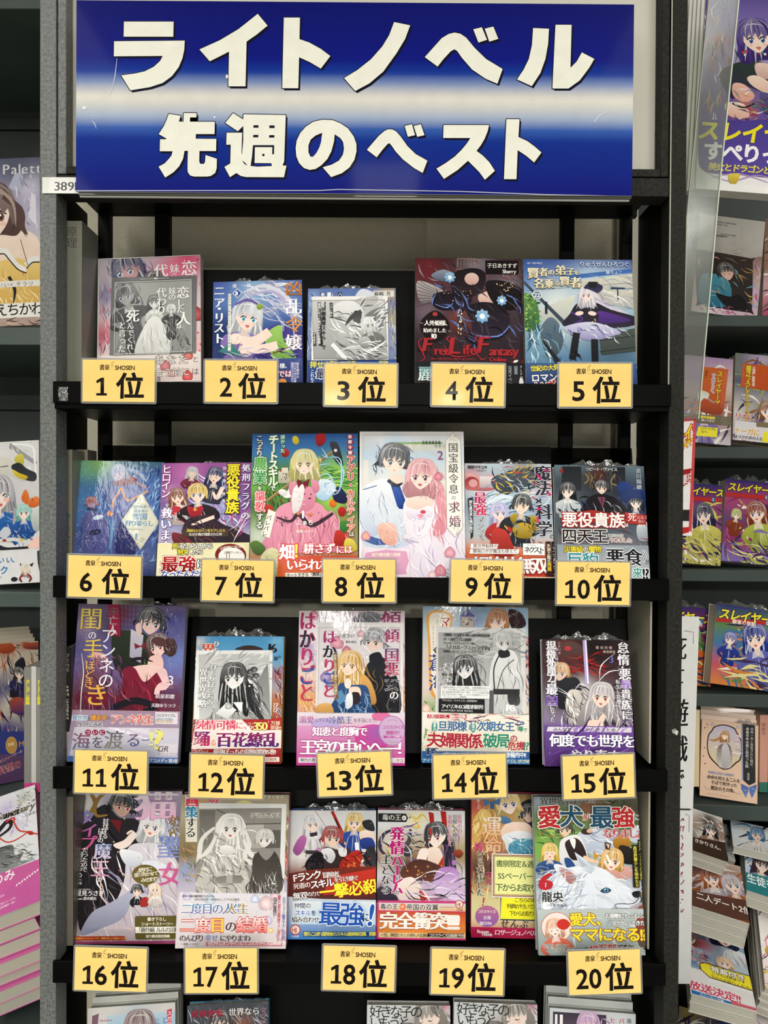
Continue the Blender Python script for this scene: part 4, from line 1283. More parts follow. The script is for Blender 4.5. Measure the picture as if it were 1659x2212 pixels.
def k5(c):      # airship, white-haired mage
 c.bg(['#2f4f9c', '#4a78b8', '#86aecb', '#9cb4c0', '#5c83a4', '#33598c', '#24406f'], [(300, 700, 160, '#d4dbd8'), (650, 620, 150, '#c9d6dc'), (150, 960, 120, '#6f95ab'), (650, 1000, 150, '#4a6578'), (500, 560, 120, '#b9cedd')])
 c.p([(380, 560), (800, 500), (790, 600), (520, 640)], '#d9d4c4', '#b5b5b0'); c.p([(420, 640), (800, 590), (790, 740), (500, 690)], '#cfcabb', '#a4a9aa'); c.p([(330, 520), (780, 470), (780, 495), (340, 550)], '#3f6aae')
 c.p([(190, 740), (420, 640), (360, 820), (230, 860)], '#d7d5c8', '#a9b0ae'); c.hatch(30, 380, 500, 790, 760, ['#eceadf', '#98a4ac', '#5f7c9c'], 160, 9, 8)
 c.s_([(95, 560), (340, 820), (420, 900)], 26, '#3a4656', w2=20, w0=16, smooth=False); c.s_([(110, 620), (800, 560)], 2, '#3a4656', smooth=False); c.s_([(235, 690), (235, 770)], 16, '#202a38', smooth=False)
 c.s_([(640, 600), (730, 600)], 12, '#2c3c58', smooth=False); c.s_([(684, 600), (684, 680)], 8, '#2c3c58', smooth=False)
 c.q([(95, 640), (160, 660), (190, 760), (180, 860), (110, 880), (90, 760)], '#5d8a45', '#38603c'); c.dots(60, 95, 640, 200, 880, ['#7fae52', '#2f5a34', '#a2c56a'], 5, 12, 'p')
 c.q([(200, 860), (260, 790), (320, 850), (330, 980), (250, 1060), (210, 960)], '#5f7280', '#39444f'); c.hatch(50, 110, 820, 330, 1090, ['#a8d0e0', '#2f5878', '#6b8ea0', '#dfeef2'], 90, 14, 75)
 c.p([(560, 900), (820, 850), (830, 1000), (570, 1030)], '#4b5350', '#3a423f'); c.s_([(560, 940), (820, 900)], 5, '#20262b', smooth=False); c.s_([(560, 1010), (820, 975)], 5, '#20262b', smooth=False)
 # long pale hair sweeping out
 c.q([(450, 610), (520, 600), (600, 700), (700, 740), (790, 800), (760, 850), (600, 790), (520, 700)], '#e0dbe4', '#bdb4c8'); c.hatch(30, 480, 620, 640, 760, ['#f5f2f6', '#a79cb8', '#cfc6d8'], 180, 10, 38)
 c.q([(430, 700), (530, 690), (640, 740), (800, 790), (780, 840), (560, 860), (340, 845), (380, 770)], '#1d1a24', '#2a2238')
 c.q([(560, 750), (660, 770), (760, 810), (600, 830), (540, 800)], '#5a2f8a', '#3a2468'); c.s_([(390, 760), (460, 800), (410, 830)], 12, '#4b2f78')
 c.q([(350, 850), (520, 820), (690, 880), (640, 910), (500, 940), (370, 890)], '#cfcfe4', '#8d87b8'); c.hatch(26, 360, 830, 680, 920, ['#5a4a98', '#f2f0f8', '#2a2148'], 60, 9, 40)
 c.s_([(470, 780), (560, 790)], 40, '#24202c', smooth=False); c.e(440, 765, 26, 14, '#efd6c8', rot=-10); c.e(520, 765, 26, 14, '#efd6c8', rot=10); c.dots(4, 520, 800, 560, 830, ['#d9c27a'], 3, 4)
 c.s_([(420, 890), (400, 1010), (390, 1060)], 44, '#191a20', w2=40); c.s_([(530, 930), (530, 1070), (525, 1100)], 42, '#191a20', w2=36); c.hatch(16, 370, 1000, 440, 1050, ['#0c0c10', '#38363f'], 30, 10, 90)
 c.s_([(210, 940), (290, 1060), (330, 1120)], 34, '#23252e', w2=20, w0=4)
 c.fig(488, 645, 48, '#dcd6e0', '#1d1a24', skin='#f3ddd2', eye='#5a6a9c', hl=1.9, body=0, turn=-.08, mouth=1)
 c.q([(470, 600), (520, 560), (590, 590), (560, 630), (500, 610)], '#20202c', '#35305a'); c.p([(500, 560), (560, 560), (550, 600), (508, 604)], '#17171f')
 c.p([(0, 0), (1, 0), (0, 1)], '#222222')
 c.t('GC NOVELS', 118, 432, 17, '#dfe6ee', b=.01, sp=1.0)
 c.t('りゅうせんひろつぐ', 445, 425, 38, '#dfeaf6', b=.01, sp=.92, o='#2c4f8c', ow=.06); c.t('藤ちょこ', 612, 485, 26, '#cfdff0', b=.01)
 for ch, x, y, z in (('賢', 118, 470, 76), ('者', 190, 470, 60), ('の', 248, 480, 42), ('弟', 292, 452, 70), ('子', 362, 468, 54), ('を', 412, 486, 34)): c.t(ch, x, y, z, '#f4ecd2', m=.04, b=.008, c2='#e2cf9a', o='#3a4a68', ow=.05)
 for ch, x, y, z in (('名', 158, 540, 68), ('乗', 222, 542, 66), ('る', 284, 552, 38), ('賢', 320, 526, 66), ('者', 384, 530, 74)): c.t(ch, x, y, z, '#f4ecd2', m=.04, b=.008, c2='#e2cf9a', o='#3a4a68', ow=.05)
 c.p([(160, 622), (195, 622), (210, 650), (195, 678), (160, 678), (144, 650)], '#eceee8'); c.p([(163, 627), (192, 627), (204, 650), (192, 673), (163, 673), (151, 650)], '#56708c'); c.t('22', 157, 630, 40, '#f5f5ee', m=.02, sp=.9)
 c.rect(90, 1086, 830, 1230, '#3f5a8c', '#2a3c66'); c.t('世紀の大発見', 128, 1104, 38, '#e8d640', b=.03, o='#1d2c50', ow=.06, sp=.94, rot=-4); c.t('ロマンシ', 132, 1155, 54, '#f4f4f2', b=.03, o='#1d2a60', ow=.07, rot=-3); c.t('いざ', 150, 1200, 66, '#c43a3c', b=.03, o='#f0eee8', ow=.06, rot=-3); c.t('冒険', 780, 1105, 26, '#e8e8e8', b=.02)


# ------------------------------------------------------------------ covers, second shelf
def k6(c):      # snow country at night
 c.bg(['#3a6a7c', '#31508f', '#2a3f86', '#3b5c9d', '#3a4a86', '#4a5a90', '#33407a'], [(250, 360, 110, '#5fa38a'), (330, 320, 90, '#7fae6a'), (250, 560, 120, '#4a7bb2'), (480, 520, 90, '#24246a'), (640, 500, 130, '#4a6fb0'), (420, 780, 80, '#6fa0c8')])
 c.hatch(110, 570, 320, 760, 900, ['#8fb4dc', '#2a3a80', '#5a80c0', '#1f2a6a', '#a9c9e8'], 60, 14, 120)
 c.q([(420, 480), (520, 420), (600, 440), (660, 500), (560, 560), (520, 700), (540, 900), (420, 900), (430, 700), (410, 600)], '#5d6aa0', '#3c4580')
 c.q([(500, 640), (540, 660), (560, 900), (440, 900), (450, 760)], '#2a2f68', '#20245a')
 c.s_([(480, 480), (430, 560), (415, 610)], 12, '#c78a52'); c.s_([(480, 480), (500, 540), (530, 560), (650, 500)], 12, '#c78a52'); c.s_([(520, 430), (580, 450), (640, 480)], 9, '#b07a5a')
 c.q([(430, 440), (470, 410), (540, 400), (580, 430), (530, 460), (450, 470)], '#8a4a58', '#6a3a50')
 c.fig(470, 385, 50, '#8fa0c4', '#5d6aa0', skin='#b7aac0', eye='#3a4a80', tilt=-12, hl=.9, body=0, turn=-.3, mouth=2, closed=1)
 c.s_([(520, 350), (600, 390), (640, 440)], 24, '#8fa0c4', w2=8)
 c.q([(240, 660), (330, 640), (400, 720), (380, 880), (240, 900), (230, 760)], '#5a5c94', '#474a84'); c.hatch(20, 240, 680, 390, 880, ['#3a3c74', '#7d80b4'], 90, 9, 80)
 c.fig(288, 585, 38, '#9c4450', '#5a5c94', skin='#a98ca4', hl=.3, body=0, turn=.1, mouth=0, hw=.95); c.s_([(260, 620), (320, 625)], 16, '#3a3058', smooth=False)
 c.s_([(520, 600), (430, 640), (330, 680)], 34, '#5f6aa2', w2=18); c.e(330, 675, 34, 14, '#c9d2e4', rot=-15); c.s_([(390, 640), (420, 660)], 26, '#c9824a', smooth=False); c.e(310, 770, 40, 18, '#26264e', rot=-15)
 c.p([(610, 512), (714, 700), (592, 878), (478, 690)], '#cfcfc0', '#c2c2ba'); c.p([(609, 526), (704, 700), (592, 862), (488, 690)], '#dcdac8', '#cfcdbd')
 c.s_([(610, 540), (560, 620)], 1.5, '#a9a07c', smooth=False); c.dots(40, 575, 545, 640, 600, ['#a9a58a', '#b7b39a'], 2, 5, 'p'); c.dots(40, 560, 800, 620, 850, ['#a9a58a', '#b7b39a'], 2, 5, 'p')
 c.t('北欧貴族と', 548, 592, 22, '#5f93b4', sp=1.05); c.t('猛禽妻の', 556, 618, 23, '#5f93b4'); c.t('雪国', 550, 642, 46, '#5590b8', m=.03); c.t('狩り暮らし', 502, 690, 38, '#5590b8', m=.03, sp=.93)
 c.t('Adventure in Hunter', 520, 742, 10, '#6f8a94'); c.t('1', 566, 765, 52, '#5590b8', m=.04)
 c.hatch(120, 150, 320, 360, 900, ['#e4ecf0', '#9fb8c8', '#cfdce4'], 12, 3, 30, 120)


def k7(c):      # villain noble, purple
 c.bg(['#a05a9c', '#8a4a8c', '#6a4a86', '#7d86b4', '#c0b4d0', '#5a3a60', '#cfc49a'], [(800, 500, 60, '#c08aba'), (1080, 560, 110, '#a4b2d8'), (1240, 650, 70, '#8a4a96'), (980, 760, 90, '#3a2c3c'), (900, 360, 90, '#c070b0')], nx=22, ny=30)
 c.hatch(60, 860, 320, 1160, 700, ['#e0c0e4', '#5a2a6c', '#b474bc', '#dfe4f2'], 110, 12, 40)
 c.fig(935, 372, 36, '#b9b4bc', '#7a3040', hl=1.6, body=3, tilt=8, mouth=2, closed=1)
 c.fig(1075, 395, 52, '#2f3466', '#3a3a4c', hl=2.0, body=3.4, tilt=10, closed=1, mouth=2, turn=-.1)
 c.fig(838, 530, 52, '#8a4f34', '#c9b8b4', eye='#a84a38', hl=2.0, body=3.4, tilt=-6, mouth=2); c.q([(810, 590), (860, 600), (870, 640), (800, 640)], '#b83440')
 c.fig(965, 512, 62, '#d8b860', '#2c2228', eye='#4a6aa8', hl=0, body=4.2, sw=1.5, turn=-.1, mouth=1)
 c.q([(900, 590), (945, 600), (990, 590), (985, 640), (945, 680), (905, 640)], '#b02c38', '#8a1c28'); c.e(945, 612, 10, 10, '#d8a040')
 c.s_([(1120, 470), (1080, 540), (1060, 500)], 26, '#f0d8ca', w2=12); c.q([(880, 690), (1040, 650), (1100, 700), (1300, 800), (1300, 900), (900, 900)], '#3a2a34', '#1f1a24')
 c.s_([(1060, 660), (980, 690), (920, 710)], 22, '#f0d6c6', w2=10); c.q([(800, 760), (880, 780), (930, 840), (820, 840)], '#7a2c34', '#4a2028'); c.hatch(40, 820, 640, 1180, 860, ['#160f18', '#5a4650', '#8a3440', '#c09a5a'], 90, 9, 40)
 c.hatch(26, 1120, 640, 1300, 840, ['#c84a90', '#f4e8f4', '#7a2a7c', '#e8b0d8'], 160, 8, -50, 14)
 c.t('ヒロイン', 752, 318, 62, '#f8f4fa', v=1, b=.012, o='#a24a94', ow=.05, sp=.86); c.t('を', 762, 570, 30, '#f8f4fa', o='#6a3a80', ow=.06); c.t('救います', 738, 600, 70, '#f8f6fa', v=1, m=.035, o='#7a5a98', ow=.06, sp=1.0)
 c.t('処刑フラグの', 1248, 318, 54, '#f4eef8', v=1, m=.03, o='#5a3a80', ow=.06, sp=1.15)
 c.t('悪役貴族', 1154, 316, 84, '#f4e23a', v=1, b=.028, o='#3a2c18', ow=.06, sp=.97)
 c.t('回避策を極めて', 1128, 335, 22, '#e4ecf6', v=1, b=.01, sp=1.9); c.t('が転生し', 1162, 640, 18, '#e8305a', v=1, b=.01); c.t('vol.1', 820, 625, 18, '#ffffff', b=.01); c.t('1', 836, 618, 52, '#181018', m=.04)
 c.rect(858, 738, 1140, 786, '#4a3a34'); c.t('病弱なヒロインをケアしたら', 890, 738, 20, '#e8d24a', b=.008, sp=.9); c.t('なぜか俺が溺愛された件', 902, 762, 20, '#f0ece4', b=.008, sp=.92)
 c.rect(690, 826, 1320, 1046, '#e9dfae', '#f0ead0'); c.e(1150, 905, 95, 72, '#7a2420'); c.e(1155, 915, 80, 58, '#f4f0e8'); c.t('小説家になろう', 1086, 852, 24, '#f4f0e8', b=.012, sp=.9, rot=-6); c.t('日間ランキング', 1112, 880, 18, '#5a1a18', b=.01); c.t('1', 1130, 885, 60, '#ffffff', o='#7a2420', ow=.07, b=.05)
 c.t('死にたくないから', 800, 828, 38, '#f4f2ec', b=.02, o='#201c20', ow=.08, sp=.8); c.t('死', 800, 828, 38, '#f0e040', b=.02, o='#201c20', ow=.07); c.t('努力したら', 830, 864, 38, '#f4f2ec', b=.02, o='#201c20', ow=.08, sp=.8); c.t('努力', 830, 864, 38, '#f0e040', b=.02, o='#201c20', ow=.07, sp=.8)
 c.t('最強', 732, 908, 106, '#c02828', b=.02, m=.02, o='#ffffff', ow=.05, c2='#7a1414', o2='#c09a6a', o2w=.09); c.t('に', 942, 925, 64, '#ffffff', b=.02, o='#3a3230', ow=.07)
 c.t('なったんだか', 726, 996, 52, '#2a3a9a', b=.022, o='#ffffff', ow=.06, sp=.86)


def k8(c):      # pink dress, farm
 c.bg(['#2f5a9c', '#3f7ab4', '#4f8a58', '#6fae48', '#3f7038', '#7a9c58', '#8a9a6c', '#c06a3c', '#c8643a'], [(620, 300, 110, '#2a62a8'), (650, 420, 120, '#8cc45a'), (300, 480, 100, '#3c7040'), (640, 620, 110, '#a8d060'), (700, 880, 90, '#c04030'), (100, 900, 90, '#c8d0c0')], nx=24, ny=32)
 c.hatch(60, 470, 400, 720, 540, ['#9ad05a', '#4c8a3c', '#c4e07a', '#2f6a34'], 150, 14, 0, 8); c.hatch(70, 130, 500, 330, 700, ['#2c5a30', '#6a9c48', '#8a3a2c', '#1f4426'], 60, 10, 80)
 c.rect(240, 420, 340, 510, '#d8d2c2', '#b0a894'); c.p([(245, 425), (285, 385), (320, 425)], '#b0402c'); c.rect(265, 395, 312, 425, '#e0d8c6'); c.dots(10, 255, 440, 330, 500, ['#5a5248'], 4, 6)
 c.e(367, 190, 24, 34, '#e4d040', '#c4a820', rot=-15); c.e(290, 285, 30, 32, '#c8342c', '#8a1c1c'); c.q([(520, 150), (580, 142), (590, 200), (540, 240), (515, 200)], '#b82c30', '#8a1a20'); c.e(640, 660, 28, 30, '#e8842c', '#c4601c'); c.e(705, 720, 30, 36, '#c42c24', '#8c1a18'); c.e(170, 700, 34, 34, '#c8402c', '#8a2418')
 c.q([(640, 560), (690, 540), (740, 600), (730, 660), (650, 640)], '#262c58', '#16183c')
 # hoe
 c.s_([(130, 660), (660, 262)], 22, '#8a7048', smooth=False); c.s_([(130, 654), (660, 256)], 6, '#b8a074', smooth=False); c.q([(620, 210), (680, 220), (718, 380), (660, 350), (640, 280)], '#3f4048', '#26262c'); c.e(662, 268, 12, 12, '#e8e8ea')
 for pts in ([(560, 250), (600, 320), (560, 300)], [(520, 480), (600, 440), (640, 520), (560, 580)], [(600, 320), (700, 340), (690, 560), (620, 600)], [(640, 300), (720, 420), (700, 540)], [(480, 460), (540, 380), (630, 370)]): c.s_(pts, 12, '#a8d8f0', w2=2, w0=2)
 c.q([(510, 520), (560, 480), (640, 500), (660, 560), (590, 640), (520, 610)], '#dfeaf4', '#9cc0dc'); c.hatch(20, 500, 480, 650, 600, ['#ffffff', '#7aa8d0'], 60, 9, -30, 60)
 # skirt
 c.q([(290, 660), (420, 640), (540, 660), (600, 720), (640, 720), (700, 850), (740, 1000), (150, 1000), (180, 860), (220, 720)], '#e59ab0', '#d27f98'); c.hatch(60, 200, 700, 680, 980, ['#b85a78', '#f4c4d0', '#c87490', '#e9a6b8'], 190, 10, 85, 18)
 c.s_([(230, 760), (330, 790), (390, 740), (480, 820), (600, 760), (640, 730)], 34, '#3f2a38', w2=18, w0=12); c.hatch(30, 230, 720, 620, 820, ['#5a3c4c', '#241820'], 30, 9, 80, 60)
 c.q([(330, 550), (420, 530), (510, 560), (500, 680), (420, 720), (340, 690), (330, 620)], '#e39ab0', '#cf7a94')
 c.fig(432, 365, 92, '#d9cf8c', '#e39ab0', skin='#f7e2d6', eye='#b8a030', hl=1.45, body=0, mouth=1, turn=-.02, hw=1.1)
 c.hatch(40, 320, 300, 560, 470, ['#f0e8b4', '#a8985a', '#c8bc74'], 70, 9, 70, 30)
 c.s_([(340, 560), (310, 600), (270, 580)], 46, '#f6f0ee', w2=36, w0=50); c.e(275, 580, 34, 24, '#f4f2f2', '#cfc8cc', rot=20); c.q([(320, 520), (370, 500), (380, 590), (330, 600)], '#e39ab0', '#c87490'); c.q([(480, 490), (530, 500), (540, 560), (500, 580)], '#e39ab0', '#c87490')
 c.q([(360, 540), (420, 520), (430, 580), (400, 700), (350, 730), (340, 620)], '#f4eeee', '#dcd0d2'); c.hatch(24, 345, 545, 415, 720, ['#c4b4b8', '#ffffff'], 34, 5, 10, 30)
 c.p([(380, 480), (424, 505), (385, 550)], '#7c1c30'); c.p([(470, 480), (424, 505), (455, 545)], '#7c1c30'); c.s_([(424, 505), (440, 550)], 12, '#7c1c30', smooth=False); c.dots(4, 430, 590, 490, 640, ['#5a2430'], 5, 6)
 c.q([(690, 800), (740, 790), (745, 850), (700, 880)], '#3f8a38', '#2a6030'); c.q([(660, 860), (720, 880), (730, 980), (650, 960)], '#c43428', '#8c2018'); c.q([(730, 920), (790, 930), (810, 1000), (720, 1010)], '#e0d058', '#b8a838')
 c.t('授かった', 256, 152, 34, '#eef6ee', v=1, b=.012, o='#3f8a5a', ow=.08); c.t('チートスキル', 168, 150, 76, '#ffffff', v=1, b=.03, o='#5a8a3c', ow=.06, sp=.82, c2='#f6efe8'); c.t('で', 182, 530, 40, '#ffffff', b=.03, o='#3c6a34', ow=.08)
 c.t('こっそり', 76, 152, 52, '#f4f0e4', v=1, m=.03, o='#4a3a2a', ow=.07, sp=.74); c.t('農業', 58, 318, 102, '#5fb04a', v=1, b=.02, o='#eef4e4', ow=.04, c2='#2a8a4a', o2='#3c5a2a', o2w=.07); c.t('を', 88, 532, 36, '#f4f4ec', b=.02, o='#3a4a2a', ow=.08); c.t('謳歌', 72, 572, 74, '#e04858', v=1, b=.02, o='#ffffff', ow=.05, o2='#a03040', o2w=.09, sp=1.02); c.t('する', 78, 730, 58, '#f6f4ee', v=1, b=.02, o='#3a4a2a', ow=.08)
 c.p([(170, 700), (225, 725), (180, 912), (120, 890)], '#efe9e0'); c.t('バレバレ', 160, 740, 40, '#5a4a40', v=1, b=.02, rot=14)
 for k, ch in enumerate('侯爵令嬢'):
  y = 150 + k * 40; c.p([(770, y - 4), (800, y + 18), (770, y + 40), (742, y + 18)], '#b8242c'); c.t(ch, 755, y + 3, 30, '#ffffff', b=.015)
 c.t('アグリ・カルティア', 742, 308, 64, '#c8282c', v=1, b=.03, o='#ffffff', ow=.05, sp=.98, c2='#d86a2c', o2='#8a3a30', o2w=.09); c.t('は', 755, 866, 38, '#f4f0ec', b=.02, o='#3a2c2a', ow=.08)
 c.t('1', 415, 700, 80, '#ffffff', m=.04); c.dots(6, 372, 728, 398, 748, ['#e88a4a'], 5, 8, '*'); c.dots(6, 468, 728, 494, 748, ['#e88a4a'], 5, 8, '*'); c.t('ふぁち', 372, 780, 42, '#fff8f4', b=.015); c.t('illustration', 388, 832, 18, '#e8a050', b=.01); c.t('兎塚 エイジ', 372, 852, 24, '#fff4ee', b=.012)
 c.q([(120, 1040), (200, 980), (270, 1040), (270, 1180), (120, 1180)], '#d8d4a4', '#a8a070'); c.hatch(30, 110, 990, 260, 1170, ['#f0ecc4', '#8a8250'], 60, 6, 60, 40); c.q([(40, 950), (90, 930), (150, 980), (110, 1030), (60, 1010)], '#5a7a3c', '#3c5a2c')
 c.rect(240, 1040, 820, 1200, '#c84a30', '#d8642c'); c.t('畑', 250, 955, 116, '#ffffff', m=.03, b=.01, o='#d8342c', ow=.07); c.t('！', 345, 945, 120, '#f4e040', b=.02, o='#d8342c', ow=.05); c.t('耕さず', 425, 950, 78, '#ffffff', m=.03, b=.008, o='#d8342c', ow=.07, sp=.98); c.t('には', 660, 965, 62, '#ffffff', m=.03, o='#d8342c', ow=.07, sp=.95)
 c.t('いられない', 300, 1060, 88, '#ffffff', m=.03, b=.008, o='#c82c24', ow=.07, sp=.9); c.rect(296, 1160, 620, 1200, '#f2ece2'); c.t('チートすぎる「農業」スキル', 302, 1164, 30, '#2c2420', b=.02, sp=.88, rot=-2)


def k8b(c):     # wedding romance, white
 c.bg(['#e8e4e4', '#c8dcec', '#e0e0dc', '#f0ecec', '#ece6ee', '#e6dcea', '#ece2ea'], [(1100, 240, 90, '#9cc4e0'), (870, 700, 70, '#f2eef4'), (1450, 960, 90, '#f0dce6'), (1150, 960, 90, '#dcd0ec')], nx=22, ny=28)
 c.frame(838, 114, 1600, 1200, 10, '#f2efec'); c.frame(858, 140, 1575, 1190, 5, '#cfc8bc'); c.rect(860, 330, 900, 980, '#ece8e4', '#dcd8dc'); c.rect(1000, 210, 1460, 260, '#dcdccf'); c.rect(1060, 196, 1440, 212, '#8cb070')
 for k in range(4): c.s_([(1180 + k * 14, 300), (1300, 230 + k * 12), (1440, 330)], 4, '#cfd4d4')
 # man
 c.q([(870, 540), (1000, 470), (1140, 500), (1180, 640), (1200, 940), (880, 960), (850, 760)], '#eef1f6', '#c4cede'); c.hatch(34, 870, 540, 1150, 900, ['#8fa0c0', '#ffffff', '#5f6f9c', '#dfe6f2'], 150, 7, 80, 20)
 c.p([(1040, 500), (1120, 500), (1190, 700), (1120, 690), (1060, 600)], '#2a4a9c', '#1c3478'); c.p([(1075, 540), (1110, 520), (1160, 660), (1100, 680)], '#3a60b4', '#20408c'); c.p([(980, 500), (1050, 480), (1120, 720), (1030, 600)], '#f6f8fa', '#d0d8e4'); c.s_([(862, 550), (960, 520)], 6, '#3a62a8')
 c.s_([(880, 900), (960, 930), (1060, 930)], 50, '#3c5a9c', w2=30); c.s_([(860, 560), (870, 740), (960, 880)], 90, '#e8ecf4', w2=60, w0=40, col2='#b8c4da')
 c.q([(960, 830), (1010, 790), (1090, 810), (1110, 900), (1080, 960), (1000, 930)], '#f2c4b4', '#dca090'); c.hatch(14, 970, 810, 1100, 940, ['#c07a6c', '#fbdfd2'], 60, 5, 60, 40)
 c.fig(1085, 335, 112, '#1c2230', '#eef1f6', skin='#f5dccb', eye='#55506a', hl=.5, tilt=6, body=0, turn=.12, mouth=1, hw=1.0); c.hatch(40, 920, 200, 1180, 400, ['#0e1018', '#3f4c68', '#5a6a8c'], 90, 10, 70, 35); c.q([(1050, 460), (1130, 440), (1140, 510), (1080, 500)], '#f3d6c6'); c.s_([(1040, 480), (1100, 520), (1150, 500)], 26, '#1c2230', w2=10)
 # woman
 c.q([(1160, 640), (1240, 560), (1360, 570), (1440, 700), (1480, 900), (1570, 1000), (1600, 1200), (1250, 1200), (1180, 900), (1150, 760)], '#f2eef4', '#e0d2e2')
 c.hatch(60, 1160, 640, 1590, 1190, ['#b8a4d0', '#ffffff', '#d8c4e0', '#8f7ab0', '#f8f4fa'], 150, 8, 70, 25)
 c.q([(1350, 450), (1440, 520), (1460, 700), (1450, 860), (1360, 880), (1400, 700), (1340, 560)], '#e6a4ae', '#d88a98'); c.hatch(34, 1340, 480, 1440, 860, ['#f6ccd0', '#c46a7c', '#e090a0'], 120, 8, 80, 25)
 c.q([(1200, 600), (1290, 590), (1360, 620), (1350, 680), (1240, 710), (1170, 660)], '#f8e2d8', '#edcabc'); c.q([(1170, 680), (1250, 700), (1340, 670), (1350, 750), (1200, 770)], '#f4f0f6', '#d8cce0'); c.e(1270, 745, 26, 14, '#e89aa8', rot=-10); c.e(1292, 715, 20, 14, '#d44a5c')
 c.s_([(1340, 760), (1300, 860), (1230, 900)], 46, '#f2e8f0', w2=26, w0=50); c.s_([(1180, 800), (1190, 880), (1150, 900)], 34, '#f0e2e8', w2=20); c.hatch(10, 1140, 880, 1260, 940, ['#9c8ab8', '#ffffff'], 70, 6, 20, 30)
 c.fig(1285, 450, 110, '#eaa9b0', '#f2eef4', skin='#fae3d8', eye='#8a4a5c', tilt=4, hl=1.5, body=0, turn=-.08, mouth=2); c.hatch(50, 1150, 340, 1430, 560, ['#f8d4d6', '#cf7f8c', '#e89aa4'], 110, 9, 75, 30); c.rose(1405, 455, 32, '#e28a9c')
 for pts in ([(940, 700), (1000, 780), (1200, 900), (1350, 800)], [(1000, 980), (1200, 900), (1400, 760), (1380, 700)], [(1100, 700), (1130, 900), (1100, 960)]): c.s_(pts, 3, '#f8f8ff')
 c.dots(12, 1120, 700, 1300, 820, ['#ffffff', '#e8dff8'], 8, 16, 'p')
 for q in ((880, 890, 34, '#e8a0a8'), (1480, 1010, 40, '#e29aac'), (1410, 1140, 42, '#e08a9c'), (1520, 1110, 38, '#eab0bc'), (1350, 1170, 30, '#f0c8cc')): c.rose(*q)
 c.e(882, 890, 9, 9, '#e8c04a'); c.hatch(20, 1350, 1100, 1590, 1190, ['#5a6a58', '#8aa07c'], 40, 6, 60, 60)
 c.rect(1462, 190, 1572, 830, '#f2efe8'); c.p([(1462, 192), (1518, 130), (1572, 192)], '#f2efe8'); c.p([(1462, 828), (1518, 895), (1572, 828)], '#f2efe8')
 for pts in ([(1462, 190), (1518, 128), (1574, 190), (1574, 830), (1518, 900), (1462, 830), (1462, 190)],): c.s_(pts, 3, '#b0a68c', smooth=False)
 c.dots(16, 1485, 150, 1550, 195, ['#b0a68c'], 3, 6, 'p'); c.dots(16, 1490, 830, 1545, 880, ['#b0a68c'], 3, 6, 'p')
 c.t('国宝級令息', 1480, 205, 74, '#4a4640', v=1, m=.012, sp=1.04); c.t('の', 1496, 595, 36, '#6a5a60'); c.t('求', 1476, 640, 84, '#8a4a5c', m=.015, c2='#4a3a40'); c.t('婚', 1476, 742, 88, '#a86a84', m=.015, c2='#5a4048')
 c.t('sasasa', 1292, 172, 46, '#3a3a3c', sp=1.15, m=.01); c.t('サネリ', 1378, 215, 28, '#8a8a92'); c.t('2', 1398, 250, 92, '#9c5a84', m=.02)
 c.rect(862, 980, 1190, 1200, '#f0dfe8'); c.q([(880, 1010), (1170, 1000), (1165, 1140), (1150, 1165), (900, 1165), (880, 1140)], '#dda0c0', n=2); c.t('協力書店購入特典', 922, 1010, 27, '#f4efd2', b=.015, sp=.95); c.t('ストーリー', 1000, 1060, 24, '#f6eef2', b=.01); c.t('ペーパー', 1000, 1090, 22, '#f6eef2', b=.01); c.t('お楽しみください', 1090, 1180, 16, '#8a6a78')


